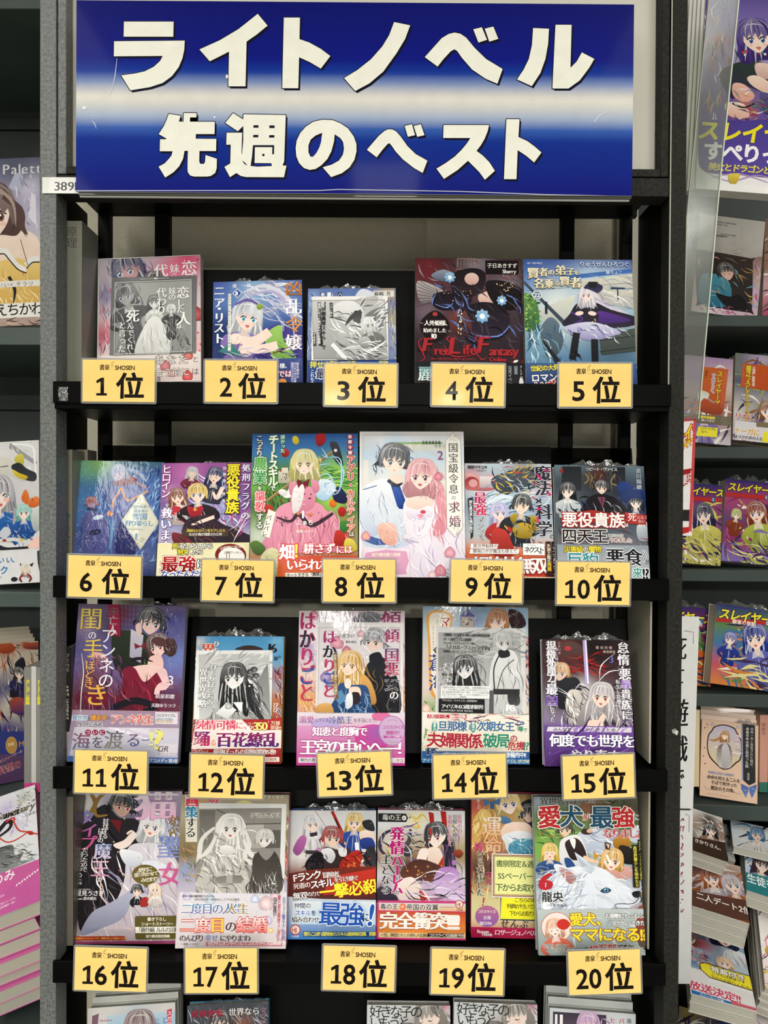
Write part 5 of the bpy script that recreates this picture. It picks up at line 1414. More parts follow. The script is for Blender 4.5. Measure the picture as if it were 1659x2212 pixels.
def k9(c):      # mecha and two pilots
 c.bg(['#c8d4dc', '#a8b8c8', '#c0ccd4', '#8aa4bc', '#a8b4c0', '#b8c0c4', '#d87a4c', '#c83a2c', '#c43828'], [(120, 430, 70, '#d8949c'), (480, 400, 100, '#7a8494'), (300, 600, 120, '#dfeaf0'), (620, 480, 80, '#d8c0d0')], nx=22, ny=28)
 c.q([(80, 400), (180, 420), (270, 410), (320, 470), (260, 520), (120, 520), (80, 500)], '#e4b0ac', '#b05a5c'); c.e(125, 470, 50, 46, '#9c2c34', '#c86a68'); c.e(135, 470, 30, 28, '#d8a0a0'); c.rect(180, 420, 300, 500, '#eadfdf', '#b8a4a8')
 c.q([(260, 440), (380, 380), (520, 350), (620, 370), (610, 470), (480, 520), (380, 550), (290, 520)], '#55606c', '#39424c'); c.hatch(80, 250, 340, 640, 560, ['#d8dfe6', '#20262e', '#b8c4d0', '#8a98a8', '#c83a3c', '#e0c04c'], 80, 14, 30, 60)
 c.hatch(20, 380, 340, 520, 460, ['#e4c65a', '#c89a3a'], 60, 10, -40, 30); c.hatch(60, 90, 560, 560, 700, ['#e8f2f8', '#7a9cc0', '#b8d4e4', '#5a7aa4'], 160, 10, -20, 20)
 c.s_([(200, 640), (330, 560), (520, 610)], 30, '#dfeaf4', w2=4, w0=4)
 c.fig(308, 675, 62, '#b8b4e0', '#b83434', eye='#4a7ad0', hl=2.4, body=3.4, tilt=-6, turn=.15); c.s_([(330, 750), (360, 790), (310, 830)], 8, '#e0b84a')
 c.fig(462, 622, 68, '#20242a', '#2a2e34', eye='#b89a3a', hl=.3, body=4, sw=1.5, tilt=4, turn=-.15)
 c.q([(400, 770), (470, 740), (530, 770), (520, 840), (460, 850), (410, 830)], '#c8a834', '#8a7020'); c.q([(520, 690), (580, 730), (570, 790), (530, 790)], '#b89c34', '#7a6420'); c.q([(380, 700), (430, 680), (410, 760)], '#b89c34', '#7a6420')
 c.hatch(40, 390, 700, 600, 900, ['#14161a', '#4a525c', '#8a949c'], 60, 9, 60, 50); c.q([(260, 800), (340, 790), (380, 850), (400, 960), (260, 960)], '#c03c34', '#8a2420')
 c.t('語部マサユキ', 96, 346, 25, '#2a2c34', b=.02, sp=.9); c.t('ソエジー', 150, 372, 20, '#2a2c34', b=.012, sp=.92); c.t('イラスト', 100, 374, 13, '#4a4c54')
 for ch, y in (('魔', 342), ('法', 448), ('×', 548), ('科', 612), ('学', 728)):
  c.t(ch, 552, y, 112 if ch != '×' else 84, '#2c2834', m=.03, b=.01, o='#eef0f4', ow=.035)
 for ch, y in (('魔', 342), ('法', 448), ('科', 612), ('学', 728)): pass
 c.s_([(566, 400), (600, 440)], 12, '#d02c74'); c.s_([(566, 700), (572, 740)], 14, '#d02c74'); c.s_([(640, 530), (660, 550)], 14, '#d02c74'); c.s_([(620, 370), (650, 380)], 12, '#d02c74'); c.s_([(560, 650), (596, 640)], 13, '#d02c74')
 c.t('の', 642, 815, 38, '#3a343c'); c.t('最強', 136, 532, 88, '#a82860', v=1, m=.03, b=.008, c2='#d0305c', o='#ffffff', ow=.04, sp=.92); c.t('マシンで、', 162, 700, 46, '#3a3440', v=1, m=.025, o='#ffffff', ow=.05, sp=.84)
 c.p([(96, 580), (132, 570), (132, 840), (116, 860)], '#2c2a30'); c.t('姫も異世界も俺が救う！', 104, 590, 24, '#f4f4f4', v=1, b=.012, sp=.95)
 c.p([(118, 890), (300, 890), (292, 922), (112, 922)], '#f4f0ec'); c.t('異世界転移の', 130, 890, 29, '#6a3a30', b=.01, sp=.95); c.p([(112, 926), (440, 924), (432, 956), (106, 958)], '#f4f0ec'); c.t('最強ロボが魔法も使えて', 128, 925, 28, '#5a4a4c', b=.012, sp=.96)
 c.t('規格外無双', 120, 975, 120, '#f6f2ee', m=.03, b=.01, o='#8a1c18', ow=.05, sp=.82); c.rect(464, 884, 608, 962, '#f8f6f2'); c.t('ネクスト', 470, 905, 44, '#24242a', b=.02, sp=.72); c.t('発', 568, 935, 24, '#24242a'); c.t('カクヨム', 490, 888, 16, '#3c5a9c', b=.01)
 c.rect(616, 868, 652, 1105, '#3a2420'); c.t('天酒之瓢氏', 622, 885, 26, '#f4e8c8', v=1, b=.012); c.t('推薦', 622, 1010, 30, '#e8c83a', v=1, b=.02); c.rect(656, 868, 692, 1105, '#241a1c'); c.t('「ナイツ&マジック」', 660, 872, 26, '#f4f0ec', v=1, b=.01)
 c.rect(470, 1108, 700, 1140, '#f0e0c4'); c.t('累計部', 480, 1112, 22, '#b8862c', b=.02); c.rect(560, 1114, 690, 1138, '#c8a04a'); c.t('主人公最強', 575, 1114, 22, '#ffffff', b=.015)


def k10(c):     # dark lords, grey-blue
 c.bg(['#6a7f8c', '#3f4a54', '#39424c', '#3c4650', '#4a5660', '#6f6a74', '#8a98a4', '#a9b0b6'], [(1000, 420, 130, '#2a2428'), (1250, 560, 90, '#23386c'), (780, 620, 90, '#66727c'), (1000, 390, 50, '#5c3028')], nx=22, ny=28)
 c.rect(745, 350, 880, 520, '#23262a', '#2c3034'); c.rect(1090, 350, 1180, 560, '#20232a', '#2c3442'); c.hatch(40, 900, 360, 1120, 480, ['#6a5a3c', '#2c2420', '#8a7a54', '#4a3c34'], 60, 10, 80, 40)
 c.s_([(905, 400), (930, 440), (900, 470)], 10, '#8a7650'); c.s_([(1110, 400), (1080, 460), (1120, 480)], 10, '#8a7650')
 c.q([(1120, 500), (1160, 450), (1220, 480), (1320, 540), (1330, 640), (1240, 590), (1180, 560)], '#263f80', '#1c2c5c'); c.s_([(1170, 560), (1220, 510), (1270, 490)], 6, '#5a6a8c')
 c.fig(785, 525, 54, '#1e1e24', '#c9d0d4', skin='#efe0d6', eye='#5a4a50', hl=3.0, body=3.4, turn=-.15, mouth=0); c.fig(1245, 600, 48, '#1a1a20', '#20305c', skin='#efe0d6', eye='#4a5a70', hl=2, body=3, turn=.1, mouth=1)
 c.q([(1140, 540), (1200, 500), (1290, 530), (1300, 580), (1230, 570), (1180, 600)], '#203872', '#1a2a58')
 c.q([(890, 620), (960, 550), (1060, 550), (1150, 600), (1180, 700), (880, 700)], '#1a1418', '#241a20'); c.fig(1015, 500, 48, '#231a20', '#1c161c', skin='#ecd6c8', hl=.2, body=0, tilt=6, turn=.1, mouth=1, eye='#702828')
 c.p([(985, 565), (1040, 565), (1020, 640)], '#6a4a60'); c.p([(1005, 570), (1025, 570), (1015, 640)], '#7a1c2c'); c.hatch(50, 730, 560, 1320, 680, ['#0f0f14', '#4a5664', '#aeb8c0', '#1c2c60'], 90, 10, 40, 50)
 c.q([(1250, 760), (1330, 740), (1340, 850), (1260, 860)], '#c8ccd2', '#8a94a0'); c.hatch(20, 700, 650, 1340, 900, ['#5c1c1c', '#2a3450', '#8a94a4', '#a0404c'], 120, 12, 20, 30)
 c.t('4', 725, 352, 58, '#a03430', m=.03); c.t('リピート・ヴァイス', 905, 355, 28, '#e8ecec', b=.015, sp=.86, o='#2c3034', ow=.05); c.t('黒川陽継', 1250, 360, 36, '#c8d0d4', v=1, m=.02, sp=1.05)
 c.s_([(740, 740), (950, 700), (1180, 735)], 90, '#a02c28', w2=40, w0=50); c.t('悪役貴族', 742, 672, 108, '#f6f2ee', b=.02, o='#9c2420', ow=.06, sp=.98); c.t('は', 1164, 742, 28, '#f4f0ec', b=.02)
 c.p([(1168, 668), (1315, 686), (1310, 755), (1190, 748)], '#b83028', '#a02420'); c.t('死', 1186, 672, 62, '#f4ece4', m=.01, sh=.1); c.t('にたく', 1252, 692, 24, '#f4ece4'); c.t('ない', 1256, 718, 24, '#f4ece4'); c.t('ので', 1256, 748, 26, '#f4f0ec')
 c.t('四天王', 740, 785, 104, '#241c20', b=.02, o='#f2eee8', ow=.05, sp=1.0); c.t('になるのを', 1052, 818, 24, '#2c2024', b=.01, o='#f4f0ec', ow=.08, sp=.85); c.t('やめました', 1060, 845, 34, '#7a2c2c', b=.02, o='#f4f0ec', ow=.08, sp=.88)
 c.rect(700, 895, 1360, 1135, '#8f98a2', '#b8bcc2'); c.t('災害級', 755, 905, 46, '#ecd83c', b=.02, o='#4a4020', ow=.07, sp=.92); c.t('の', 882, 912, 36, '#f2f0e8', b=.02, o='#3c4048', ow=.07); c.t('魔物', 918, 902, 46, '#ecd83c', b=.02, o='#4a4020', ow=.07, sp=.92); c.s_([(1010, 912), (1200, 908)], 2, '#d8dcde', smooth=False)
 c.t('巨豹', 770, 948, 112, '#2c8c94', b=.015, o='#eef4f4', ow=.05, sp=.95); c.t('《', 985, 950, 80, '#24242c', o='#eef0f2', ow=.04); c.t('悪食', 1035, 918, 122, '#1e1e26', m=.03, b=.01, o='#f0f2f2', ow=.045, sp=1.0); c.t('》', 1278, 930, 80, '#24242c', o='#eef0f2', ow=.04); c.t('が', 1296, 990, 34, '#3c3c44', b=.01)
 c.t('来', 1208, 1045, 74, '#3a9a90', b=.015, o='#f0f4f2', ow=.06); c.t('!?', 1275, 1040, 90, '#1e1e26', b=.03, o='#f0f2f2', ow=.06)


R1, R2, R3, R4 = .116, -.090, -.306, -.527
book('book with a slate grey bonus card over its rosy romance cover', VA, (330, 402), (990, 404), (988, 1338), (324, 1338), zb=.925, lean=.03, t=.016, spine='#d8cfca', fn=k1,
  sheets=[('bonus_card', (415, 530), (962, 540), (408, 1030), k1card, .0016, 'print_film', 'slate grey card with a monochrome illustration')], wrap=(-.45, .4, .004), group='ranked light novels', seed=11, surf=R1)
book('book with a silver-haired girl throwing a punch on blue', VA, (1065, 565), (1640, 567), (1638, 1338), (1063, 1338), zb=.896, t=.014, spine='#3f4a86', fn=k2, wrap=(-.35, .35, .011), group='ranked light novels', seed=12, surf=R1)
book('book behind a black and white bonus card of a caped fighter', VB, (192, 603), (756, 605), (760, 1338), (186, 1338), zb=.896, t=.013, spine='#6a7da8', fn=k3,
  sheets=[('bonus_card', (232, 660), (718, 660), (216, 1072), k3card, .0016, 'print_film', 'white-bordered monochrome card')], wrap=(-.4, .4, .011), group='ranked light novels', seed=13, surf=R1)
book('black and red gothic cover with ornate red western lettering', VB, (878, 406), (1562, 404), (1578, 1338), (880, 1338), zb=.902, t=.02, spine='#241c20', fn=k4, group='ranked light novels', seed=14, surf=R1, material='print')
book('blue sky airship cover with a white-haired mage in black', VC, (97, 412), (778, 412), (832, 1338), (105, 1338), zb=.893, t=.018, spine='#c4c8cc', fn=k5, group='ranked light novels', seed=15, surf=R1, material='print')

book('night-blue cover with a cloaked pair and a pale diamond title', VD, (205, 305), (752, 308), (690, 1050), (125, 1050), zb=.912, t=.011, spine='#c9ced6', fn=k6, group='ranked light novels', seed=16, surf=R2, material='print_film_crisp', wrap=(-.45, .45, .003))
book('purple villain-noble cover with a red-bowed blond and yellow lettering', VD, (752, 306), (1308, 308), (1304, 1050), (694, 1050), zb=.900, t=.012, spine='#8a5a90', fn=k7, group='ranked light novels', seed=17, surf=R2, material='print', wrap=(-.2, .45, .004))
book('cover of a blonde farm girl in a pink dress carrying a hoe', VE, (46, 142), (828, 140), (818, 1212), (34, 1212), zb=.893, t=.014, spine='#5a8a50', fn=k8, group='ranked light novels', seed=18, surf=R2, material='print')
book('white wedding romance cover with dark-haired man and pink-haired woman', VE, (836, 116), (1596, 118), (1612, 1212), (830, 1212), zb=.893, t=.013, spine='#e4e0e0', fn=k8b, group='ranked light novels', seed=19, surf=R2, material='print_film')
book('robot and two pilots cover with a white speech label', VF, (78, 330), (668, 328), (700, 1138), (84, 1138), zb=.898, t=.012, spine='#b8c0c8', fn=k9, group='ranked light novels', seed=20, surf=R2, material='print', wrap=(-.3, .4, .010))
book('dark grey-blue cover of three villains with red-backed lettering', VF, (696, 340), (1308, 342), (1354, 1138), (716, 1138), zb=.898, t=.012, spine='#c4ccd0', fn=k10, group='ranked light novels', seed=21, surf=R2, material='print', wrap=(-.4, .45, .010))
# ------------------------------------------------------------------ covers, third shelf
def k11(c):
 c.bg(['#6f5f80', '#5a5584', '#5a5488', '#6a5a90', '#5a3048', '#6a2c3c', '#a4889c', '#b0a4b4'], [(250, 200, 80, '#8a7890'), (830, 400, 110, '#6a7ab8'), (420, 200, 90, '#4a3a50'), (300, 560, 100, '#6a3a44'), (820, 160, 80, '#4a4a8a'), (480, 120, 60, '#7a3044')], nx=22, ny=30)
 for k in range(5): c.s_([(470 + k * 26, 60), (480 + k * 20, 260)], 3, '#3a3048', smooth=False); c.s_([(460, 90 + k * 36), (560, 110 + k * 34), (700, 80 + k * 30)], 3, '#3a3048')
 c.q([(420, 260), (520, 230), (640, 260), (700, 420), (560, 500), (440, 480)], '#2c3428', '#1c201c'); c.p([(540, 220), (620, 260), (600, 440), (530, 400)], '#c8c4d0', '#9c98b0'); c.p([(560, 310), (600, 330), (630, 300), (630, 350), (600, 335), (565, 350)], '#7a2430')
 c.fig(665, 175, 88, '#2a2832', '#2c3428', skin='#e4c2bc', eye='#5a5a68', tilt=14, hl=.3, body=0, turn=.12, mouth=0); c.hatch(30, 580, 80, 760, 200, ['#14131a', '#4a4a5c'], 90, 9, 70, 30); c.q([(570, 200), (600, 180), (610, 240), (585, 260)], '#e0bcb4')
 c.fig(715, 330, 74, '#5c3a3c', '#7a1c34', skin='#f0ccc6', eye='#a04a40', tilt=-14, hl=.9, body=0, turn=-.2, mouth=1); c.e(790, 335, 44, 62, '#4c3034', '#3a2428'); c.e(722, 300, 46, 30, '#5a383a', rot=20)
 c.q([(660, 400), (730, 390), (740, 470), (650, 470)], '#e8c0ba'); c.q([(520, 480), (640, 450), (760, 480), (750, 600), (600, 640), (520, 560)], '#ecc8c2', '#d8a8a6')
 c.q([(490, 480), (560, 470), (620, 560), (700, 500), (740, 480), (730, 620), (660, 760), (560, 1000), (300, 900), (420, 700), (480, 600)], '#7c1c34', '#4a1424'); c.hatch(50, 430, 500, 720, 740, ['#a83048', '#3c0f1c', '#5c1628'], 140, 10, 80, 20)
 c.q([(200, 640), (420, 640), (560, 740), (400, 770), (220, 720)], '#6c1c30', '#4a1424'); c.s_([(400, 740), (560, 680), (690, 720), (610, 740)], 44, '#1a1620', w2=18); c.s_([(540, 420), (600, 410), (680, 430)], 20, '#241820', w2=4)
 c.s_([(720, 480), (760, 560), (740, 600)], 46, '#e4bcc0', w2=40); c.s_([(700, 640), (710, 600), (740, 590)], 34, '#e8c4c4', w2=26); c.e(740, 585, 44, 26, '#e8c0c0', rot=-20); c.hatch(8, 700, 560, 780, 600, ['#b88488'], 50, 4, 0, 20)
 c.s_([(300, 390), (360, 400), (390, 440)], 40, '#d8a8a4', w2=8); c.hatch(20, 280, 380, 390, 450, ['#a87478', '#e8c0b8', '#3a2028'], 50, 7, 30, 40); c.hatch(60, 215, 380, 480, 700, ['#7a4a5c', '#3c2438', '#a06070', '#4a3058'], 120, 10, 75, 30)
 c.hatch(16, 600, 100, 640, 560, ['#8fb070', '#5a8050'], 20, 5, 0, 90)
 c.p([(400, 62), (470, 62), (476, 270), (404, 262)], '#a02444', '#8a1c3a')
 c.t('閨', 218, 82, 150, '#e8d462', m=.008, c2='#d8b850'); c.t('の', 268, 235, 58, '#e8e0ec', m=.01); c.t('手', 240, 285, 128, '#e4c85a', m=.01, c2='#d8b04a'); c.t('ほどき', 250, 425, 66, '#e8b45a', v=1, m=.012, sp=.86, c2='#e8a050'); c.t('き', 250, 572, 150, '#e0a84a', m=.022)
 c.t('未亡人', 404, 74, 64, '#2a1424', v=1, m=.02, c2='#e8dce4', sp=.94); c.t('アンネの', 352, 215, 104, '#ece6f0', v=1, m=.006, sp=.92); c.t('3', 775, 505, 84, '#ece6f4', m=.004); c.t('和泉和歌', 692, 635, 31, '#ecdde6', m=.02, o='#5a3a60', ow=.04); c.t('天路ゆうつづ', 666, 695, 27, '#ecdde6', m=.02, o='#5a3a60', ow=.04, sp=.94)
 c.p([(170, 740), (860, 745), (840, 1090), (120, 1090)], '#a08498', '#8f90b0'); c.p([(180, 850), (840, 850), (830, 1040), (150, 1040)], '#c9c0cc', '#b4b4c8'); c.p([(130, 1030), (840, 1036), (836, 1090), (120, 1090)], '#4a68a4')
 c.t('異世界', 168, 775, 34, '#5a90b0', b=.02, o='#ece8ec', ow=.07, sp=.95); c.t('を', 262, 785, 24, '#3a3040'); c.t('爆走中', 284, 772, 36, '#e8a040', b=.02, o='#5a4030', ow=.05, sp=.94); c.t('の', 384, 780, 24, '#3a3040'); c.t('性の伝道者、', 200, 815, 36, '#2c2430', b=.012, o='#ece8ec', ow=.05, sp=.86)
 c.t('アンネ先生', 408, 765, 66, '#d05a48', m=.03, o='#f4ecec', ow=.05, sp=.8); c.p([(690, 750), (832, 752), (830, 826), (690, 824)], '#dcd4dc'); c.t('コミカライズも', 692, 760, 22, '#3a3848', b=.012, sp=.8); c.t('絶好調!!', 694, 785, 34, '#58a0c0', b=.02, sp=.94, c2='#d0a040')
 for k, ch in enumerate('ついに'): c.e(268 + k * 44, 882, 20, 18, '#8a2448'); c.t(ch, 254 + k * 44, 868, 28, '#f4e8ee', b=.01)
 c.t('海', 170, 885, 116, '#8a3a54', m=.02, c2='#5a6a80'); c.t('を', 290, 905, 80, '#5a5060', m=.015); c.t('渡', 372, 868, 122, '#5a5a6c', m=.02, c2='#8a8a7a'); c.t('る', 508, 880, 96, '#7a5068', m=.02, c2='#4a6090'); c.s_([(605, 928), (740, 918)], 5, '#3a5a90', smooth=False); c.t('!', 655, 850, 130, '#e4e490', m=.04, o='#4a4868', ow=.02); c.t('?', 690, 835, 175, '#e8e07a', m=.05, o='#6a6850', ow=.02)
 c.p([(718, 948), (826, 950), (824, 1022), (714, 1020)], '#d8d0d8'); c.t('CrR', 706, 955, 50, '#4a3040', m=.01, sp=.7, sh=.2); c.t('eロマンス ロイヤル', 706, 1003, 15, '#4a3a44', sp=.92); c.t('ラブコメディ第3巻！', 620, 1040, 27, '#e0e8e0', b=.012, sp=.92)
 c.s_([(228, 380), (240, 500), (225, 640), (222, 760)], 6, '#f4f0dc', w2=2, w0=3)


def k12(c):
 c.bg(['#4a90c0', '#5a9cc8', '#8ab0c8', '#b07048', '#8a5040', '#b04038', '#a02828'], [(980, 300, 40, '#c8c4bc'), (1470, 520, 50, '#9c3c34'), (1470, 300, 40, '#78b4d8'), (950, 640, 40, '#a4c8e0')])
 c.q([(1210, 350), (1260, 325), (1330, 325), (1380, 352)], '#3a2a2c'); c.hatch(60, 940, 280, 985, 790, ['#dfe8ee', '#5a8ab0', '#e8b070', '#f4f4f4'], 40, 6, 80); c.hatch(50, 1445, 440, 1510, 790, ['#3a2430', '#c85040', '#e0c0a8', '#5c2a30', '#88a8c8'], 60, 10, 70)
 c.t('ひとりぼ', 1072, 290, 40, '#f4ece0', v=1, m=.03, o='#8a4a2c', ow=.05); c.t('異', 995, 305, 90, '#c8402c', m=.03, o='#f0e4d8', ow=.04); c.t('16', 1420, 300, 82, '#141414', m=.05, sp=.78); c.t('への', 1450, 388, 24, '#1c1c1c', m=.02); c.t('獅', 1450, 400, 26, '#1c1c1c', m=.02)
 c.t('びび', 1436, 695, 34, '#f0e8e0', v=1, m=.02, sp=.9)
 c.p([(958, 795), (1520, 795), (1510, 1090), (920, 1090)], '#b02c2c', '#8a1c20'); c.p([(958, 800), (1240, 800), (1300, 870), (1510, 870), (1508, 985), (925, 985)], '#f0e8e2', '#e8d8d0')
 c.t('純情可憐', 955, 800, 66, '#d84a64', m=.03, b=.006, o='#f4f0ee', ow=.03, sp=.94); c.t('に、', 1202, 815, 50, '#d84a64', m=.02); c.t('シリーズ', 1256, 818, 22, '#f4f0e8', b=.01); c.t('累計', 1270, 840, 24, '#f4f0e8', b=.01); c.t('350', 1312, 808, 70, '#f0e080', m=.03, b=.01, sp=.8, o='#5a1414', ow=.04); c.t('万部', 1418, 812, 30, '#f0e4c0', b=.012); c.t('突破!!', 1416, 842, 28, '#f0e4c0', b=.012)
 c.t('踊', 945, 870, 100, '#7a2068', m=.04, b=.015, c2='#c83060', o='#ffffff', ow=.04); c.t('る', 1040, 925, 44, '#e8844a', m=.02); c.t('百花繚乱', 1082, 880, 98, '#982458', m=.04, b=.012, c2='#4a2474', o='#ffffff', ow=.035, sp=.98)
 c.t('最強ぼっちの冒険譚第15巻!', 1060, 985, 36, '#f4f0ea', m=.03, sp=.9); c.t('コミカライズ', 935, 992, 16, '#f0e8e0'); c.rect(1360, 1040, 1465, 1070, '#f0e4d8'); c.t('15日発売', 1366, 1042, 24, '#a02828', b=.012, sp=.95); c.hatch(50, 920, 800, 980, 1010, ['#f4f4f0', '#d8c8c0'], 50, 4, -40, 20)


def k12card(c):
 c.bg(['#e6e6e4'])
 c.rect(978, 378, 1422, 1020, '#bdbdbd', '#c9c9c9'); c.hatch(40, 990, 390, 1410, 540, ['#dadada', '#9a9a9a', '#cccccc'], 130, 16, -20)
 c.p([(1340, 560), (1410, 440), (1420, 800), (1340, 800)], '#7c7c7c', '#9c9c9c'); c.p([(980, 700), (1070, 640), (1060, 820), (980, 830)], '#a2a2a2', '#d0d0d0')
 c.q([(1160, 640), (1230, 620), (1320, 620), (1380, 720), (1400, 830), (1010, 830), (1060, 760), (1100, 680)], '#d4d4d4', '#8c8c8c'); c.hatch(50, 1050, 650, 1390, 830, ['#f4f4f4', '#5c5c5c', '#b0b0b0', '#7c7c7c'], 90, 12, 70, 30)
 c.fig(1200, 530, 84, '#2c2c2e', '#c8c8c8', skin='#e4e4e4', eye='#5a5a5a', hl=3.0, body=0, turn=-.14, mouth=0, hw=1.0); c.hatch(50, 1140, 440, 1330, 620, ['#141416', '#4c4c50', '#6c6c70'], 120, 10, 75, 20)
 c.s_([(1290, 560), (1310, 700), (1380, 820)], 60, '#2a2a2c', w2=14, w0=40); c.hatch(20, 1270, 560, 1340, 700, ['#161618', '#5c5c60'], 140, 7, 65, 14)
 for x, y in ((1300, 495), (1335, 520), (1290, 535), (1325, 480)): c.e(x, y, 22, 18, '#3c3c3e'); c.rose(x + 4, y + 4, 14, '#6c6c6e')
 c.dots(6, 1285, 530, 1310, 590, ['#ececec'], 5, 8); c.p([(1150, 690), (1210, 740), (1150, 800), (1080, 760)], '#f4f4f4', '#cccccc'); c.p([(1190, 690), (1250, 690), (1240, 760)], '#eeeeee'); c.rose(1160, 715, 22, '#bcbcbc')
 c.t('ひとりぼっちの', 1052, 440, 44, '#ececec', v=1, m=.03, o='#6a6a6a', ow=.05, rot=4, sp=.86); c.t('異世界攻略', 982, 470, 54, '#f4f4f4', v=1, m=.035, o='#4a4a4a', ow=.05, sp=.92)


def k13(c):
 c.bg(['#d8c8d0', '#dccad4', '#d0bcd0', '#e0c8bc', '#d8a070', '#c89ab4', '#c84a9c', '#d04aa0'], [(220, 250, 80, '#ece4ea'), (180, 680, 60, '#d49a5a'), (180, 330, 50, '#a88ac0'), (790, 500, 50, '#b87a90')], nx=20, ny=26)
 c.hatch(50, 135, 300, 240, 740, ['#e8c4d4', '#7a7ab0', '#c48aa8', '#f4ecf0'], 50, 9, 60, 60); c.hatch(30, 135, 640, 240, 745, ['#e8b060', '#b0703a', '#f0d090'], 90, 8, 70, 20); c.q([(490, 130), (560, 95), (650, 110), (640, 165), (500, 165)], '#8c8c94', '#5a5a62'); c.hatch(30, 490, 95, 650, 150, ['#b8b8c0', '#4a4a52'], 70, 6, 30, 40); c.hatch(30, 785, 200, 815, 740, ['#a83a5a', '#e8d4dc', '#4a3a4c'], 40, 8, 80)
 c.rose(230, 120, 30, '#d890a8'); c.rose(700, 130, 24, '#c87890')
 c.t('はかりごと', 140, 92, 132, '#a82460', v=1, m=.03, sp=.88, sx=.8, c2='#c03a50'); c.t('か', 140, 214, 128, '#22222c', m=.03, sx=.75); c.t('ご', 140, 455, 124, '#2c4a9c', m=.03, sx=.75); c.t('傾', 660, 88, 130, '#7a2c60', m=.02, c2='#a83a6a'); c.t('六花きい', 265, 130, 34, '#2c2c34', m=.01, sp=1.0)
 c.p([(118, 745), (815, 745), (815, 1085), (112, 1085)], '#d8a8cc', '#c83a94'); c.rect(110, 745, 815, 830, '#e0d8e0', '#d8b4cc'); c.e(300, 820, 90, 40, '#b8a4d4'); c.e(650, 770, 60, 30, '#d870a0')
 for k in range(6): c.e(600 + k * 12, 900 - k * 8, 120 - k * 16, 80 - k * 10, mixc('#cf4a98', '#6f6ab8', k / 8))
 c.t('溺愛', 135, 770, 48, '#c04a90', m=.02, c2='#7a50a0'); c.t('してくる', 236, 782, 26, '#5a4a5c', m=.01, sp=.8); c.t('冷酷王', 322, 770, 50, '#4a6ab0', m=.02, c2='#6a6a74', sp=1.0); c.t('を手玉にとり、', 475, 782, 28, '#5a4a5c', m=.01, sp=.84)
 c.t('知恵と度胸で', 218, 836, 62, '#ffffff', m=.03, b=.008, o='#a02474', ow=.07, sp=.92); c.t('王宮の中心へ―！', 140, 915, 104, '#ffffff', m=.03, b=.006, o='#a02474', ow=.05, sp=.82)
 c.e(715, 860, 84, 96, '#b07ab0'); c.e(715, 860, 78, 90, '#c8a8cc'); c.t('コミカライズ', 655, 826, 25, '#b03a84', b=.015, sp=.9); c.t('連載中！', 676, 860, 27, '#b03a84', b=.015, sp=.95); c.rect(662, 892, 775, 906, '#b8469c'); c.t('くわしくは裏面へ', 680, 892, 12, '#ffffff'); c.s_([(690, 800), (720, 790), (750, 800)], 3, '#b08a5a'); c.s_([(690, 925), (720, 935), (750, 925)], 3, '#b08a5a')
 c.rect(132, 1030, 790, 1062, '#ece4ea'); c.t('稀代の悪女が、冷酷王と', 142, 1034, 25, '#3a2c3c', b=.012, sp=.95); c.t('クスト', 736, 1036, 25, '#a02420', b=.02)


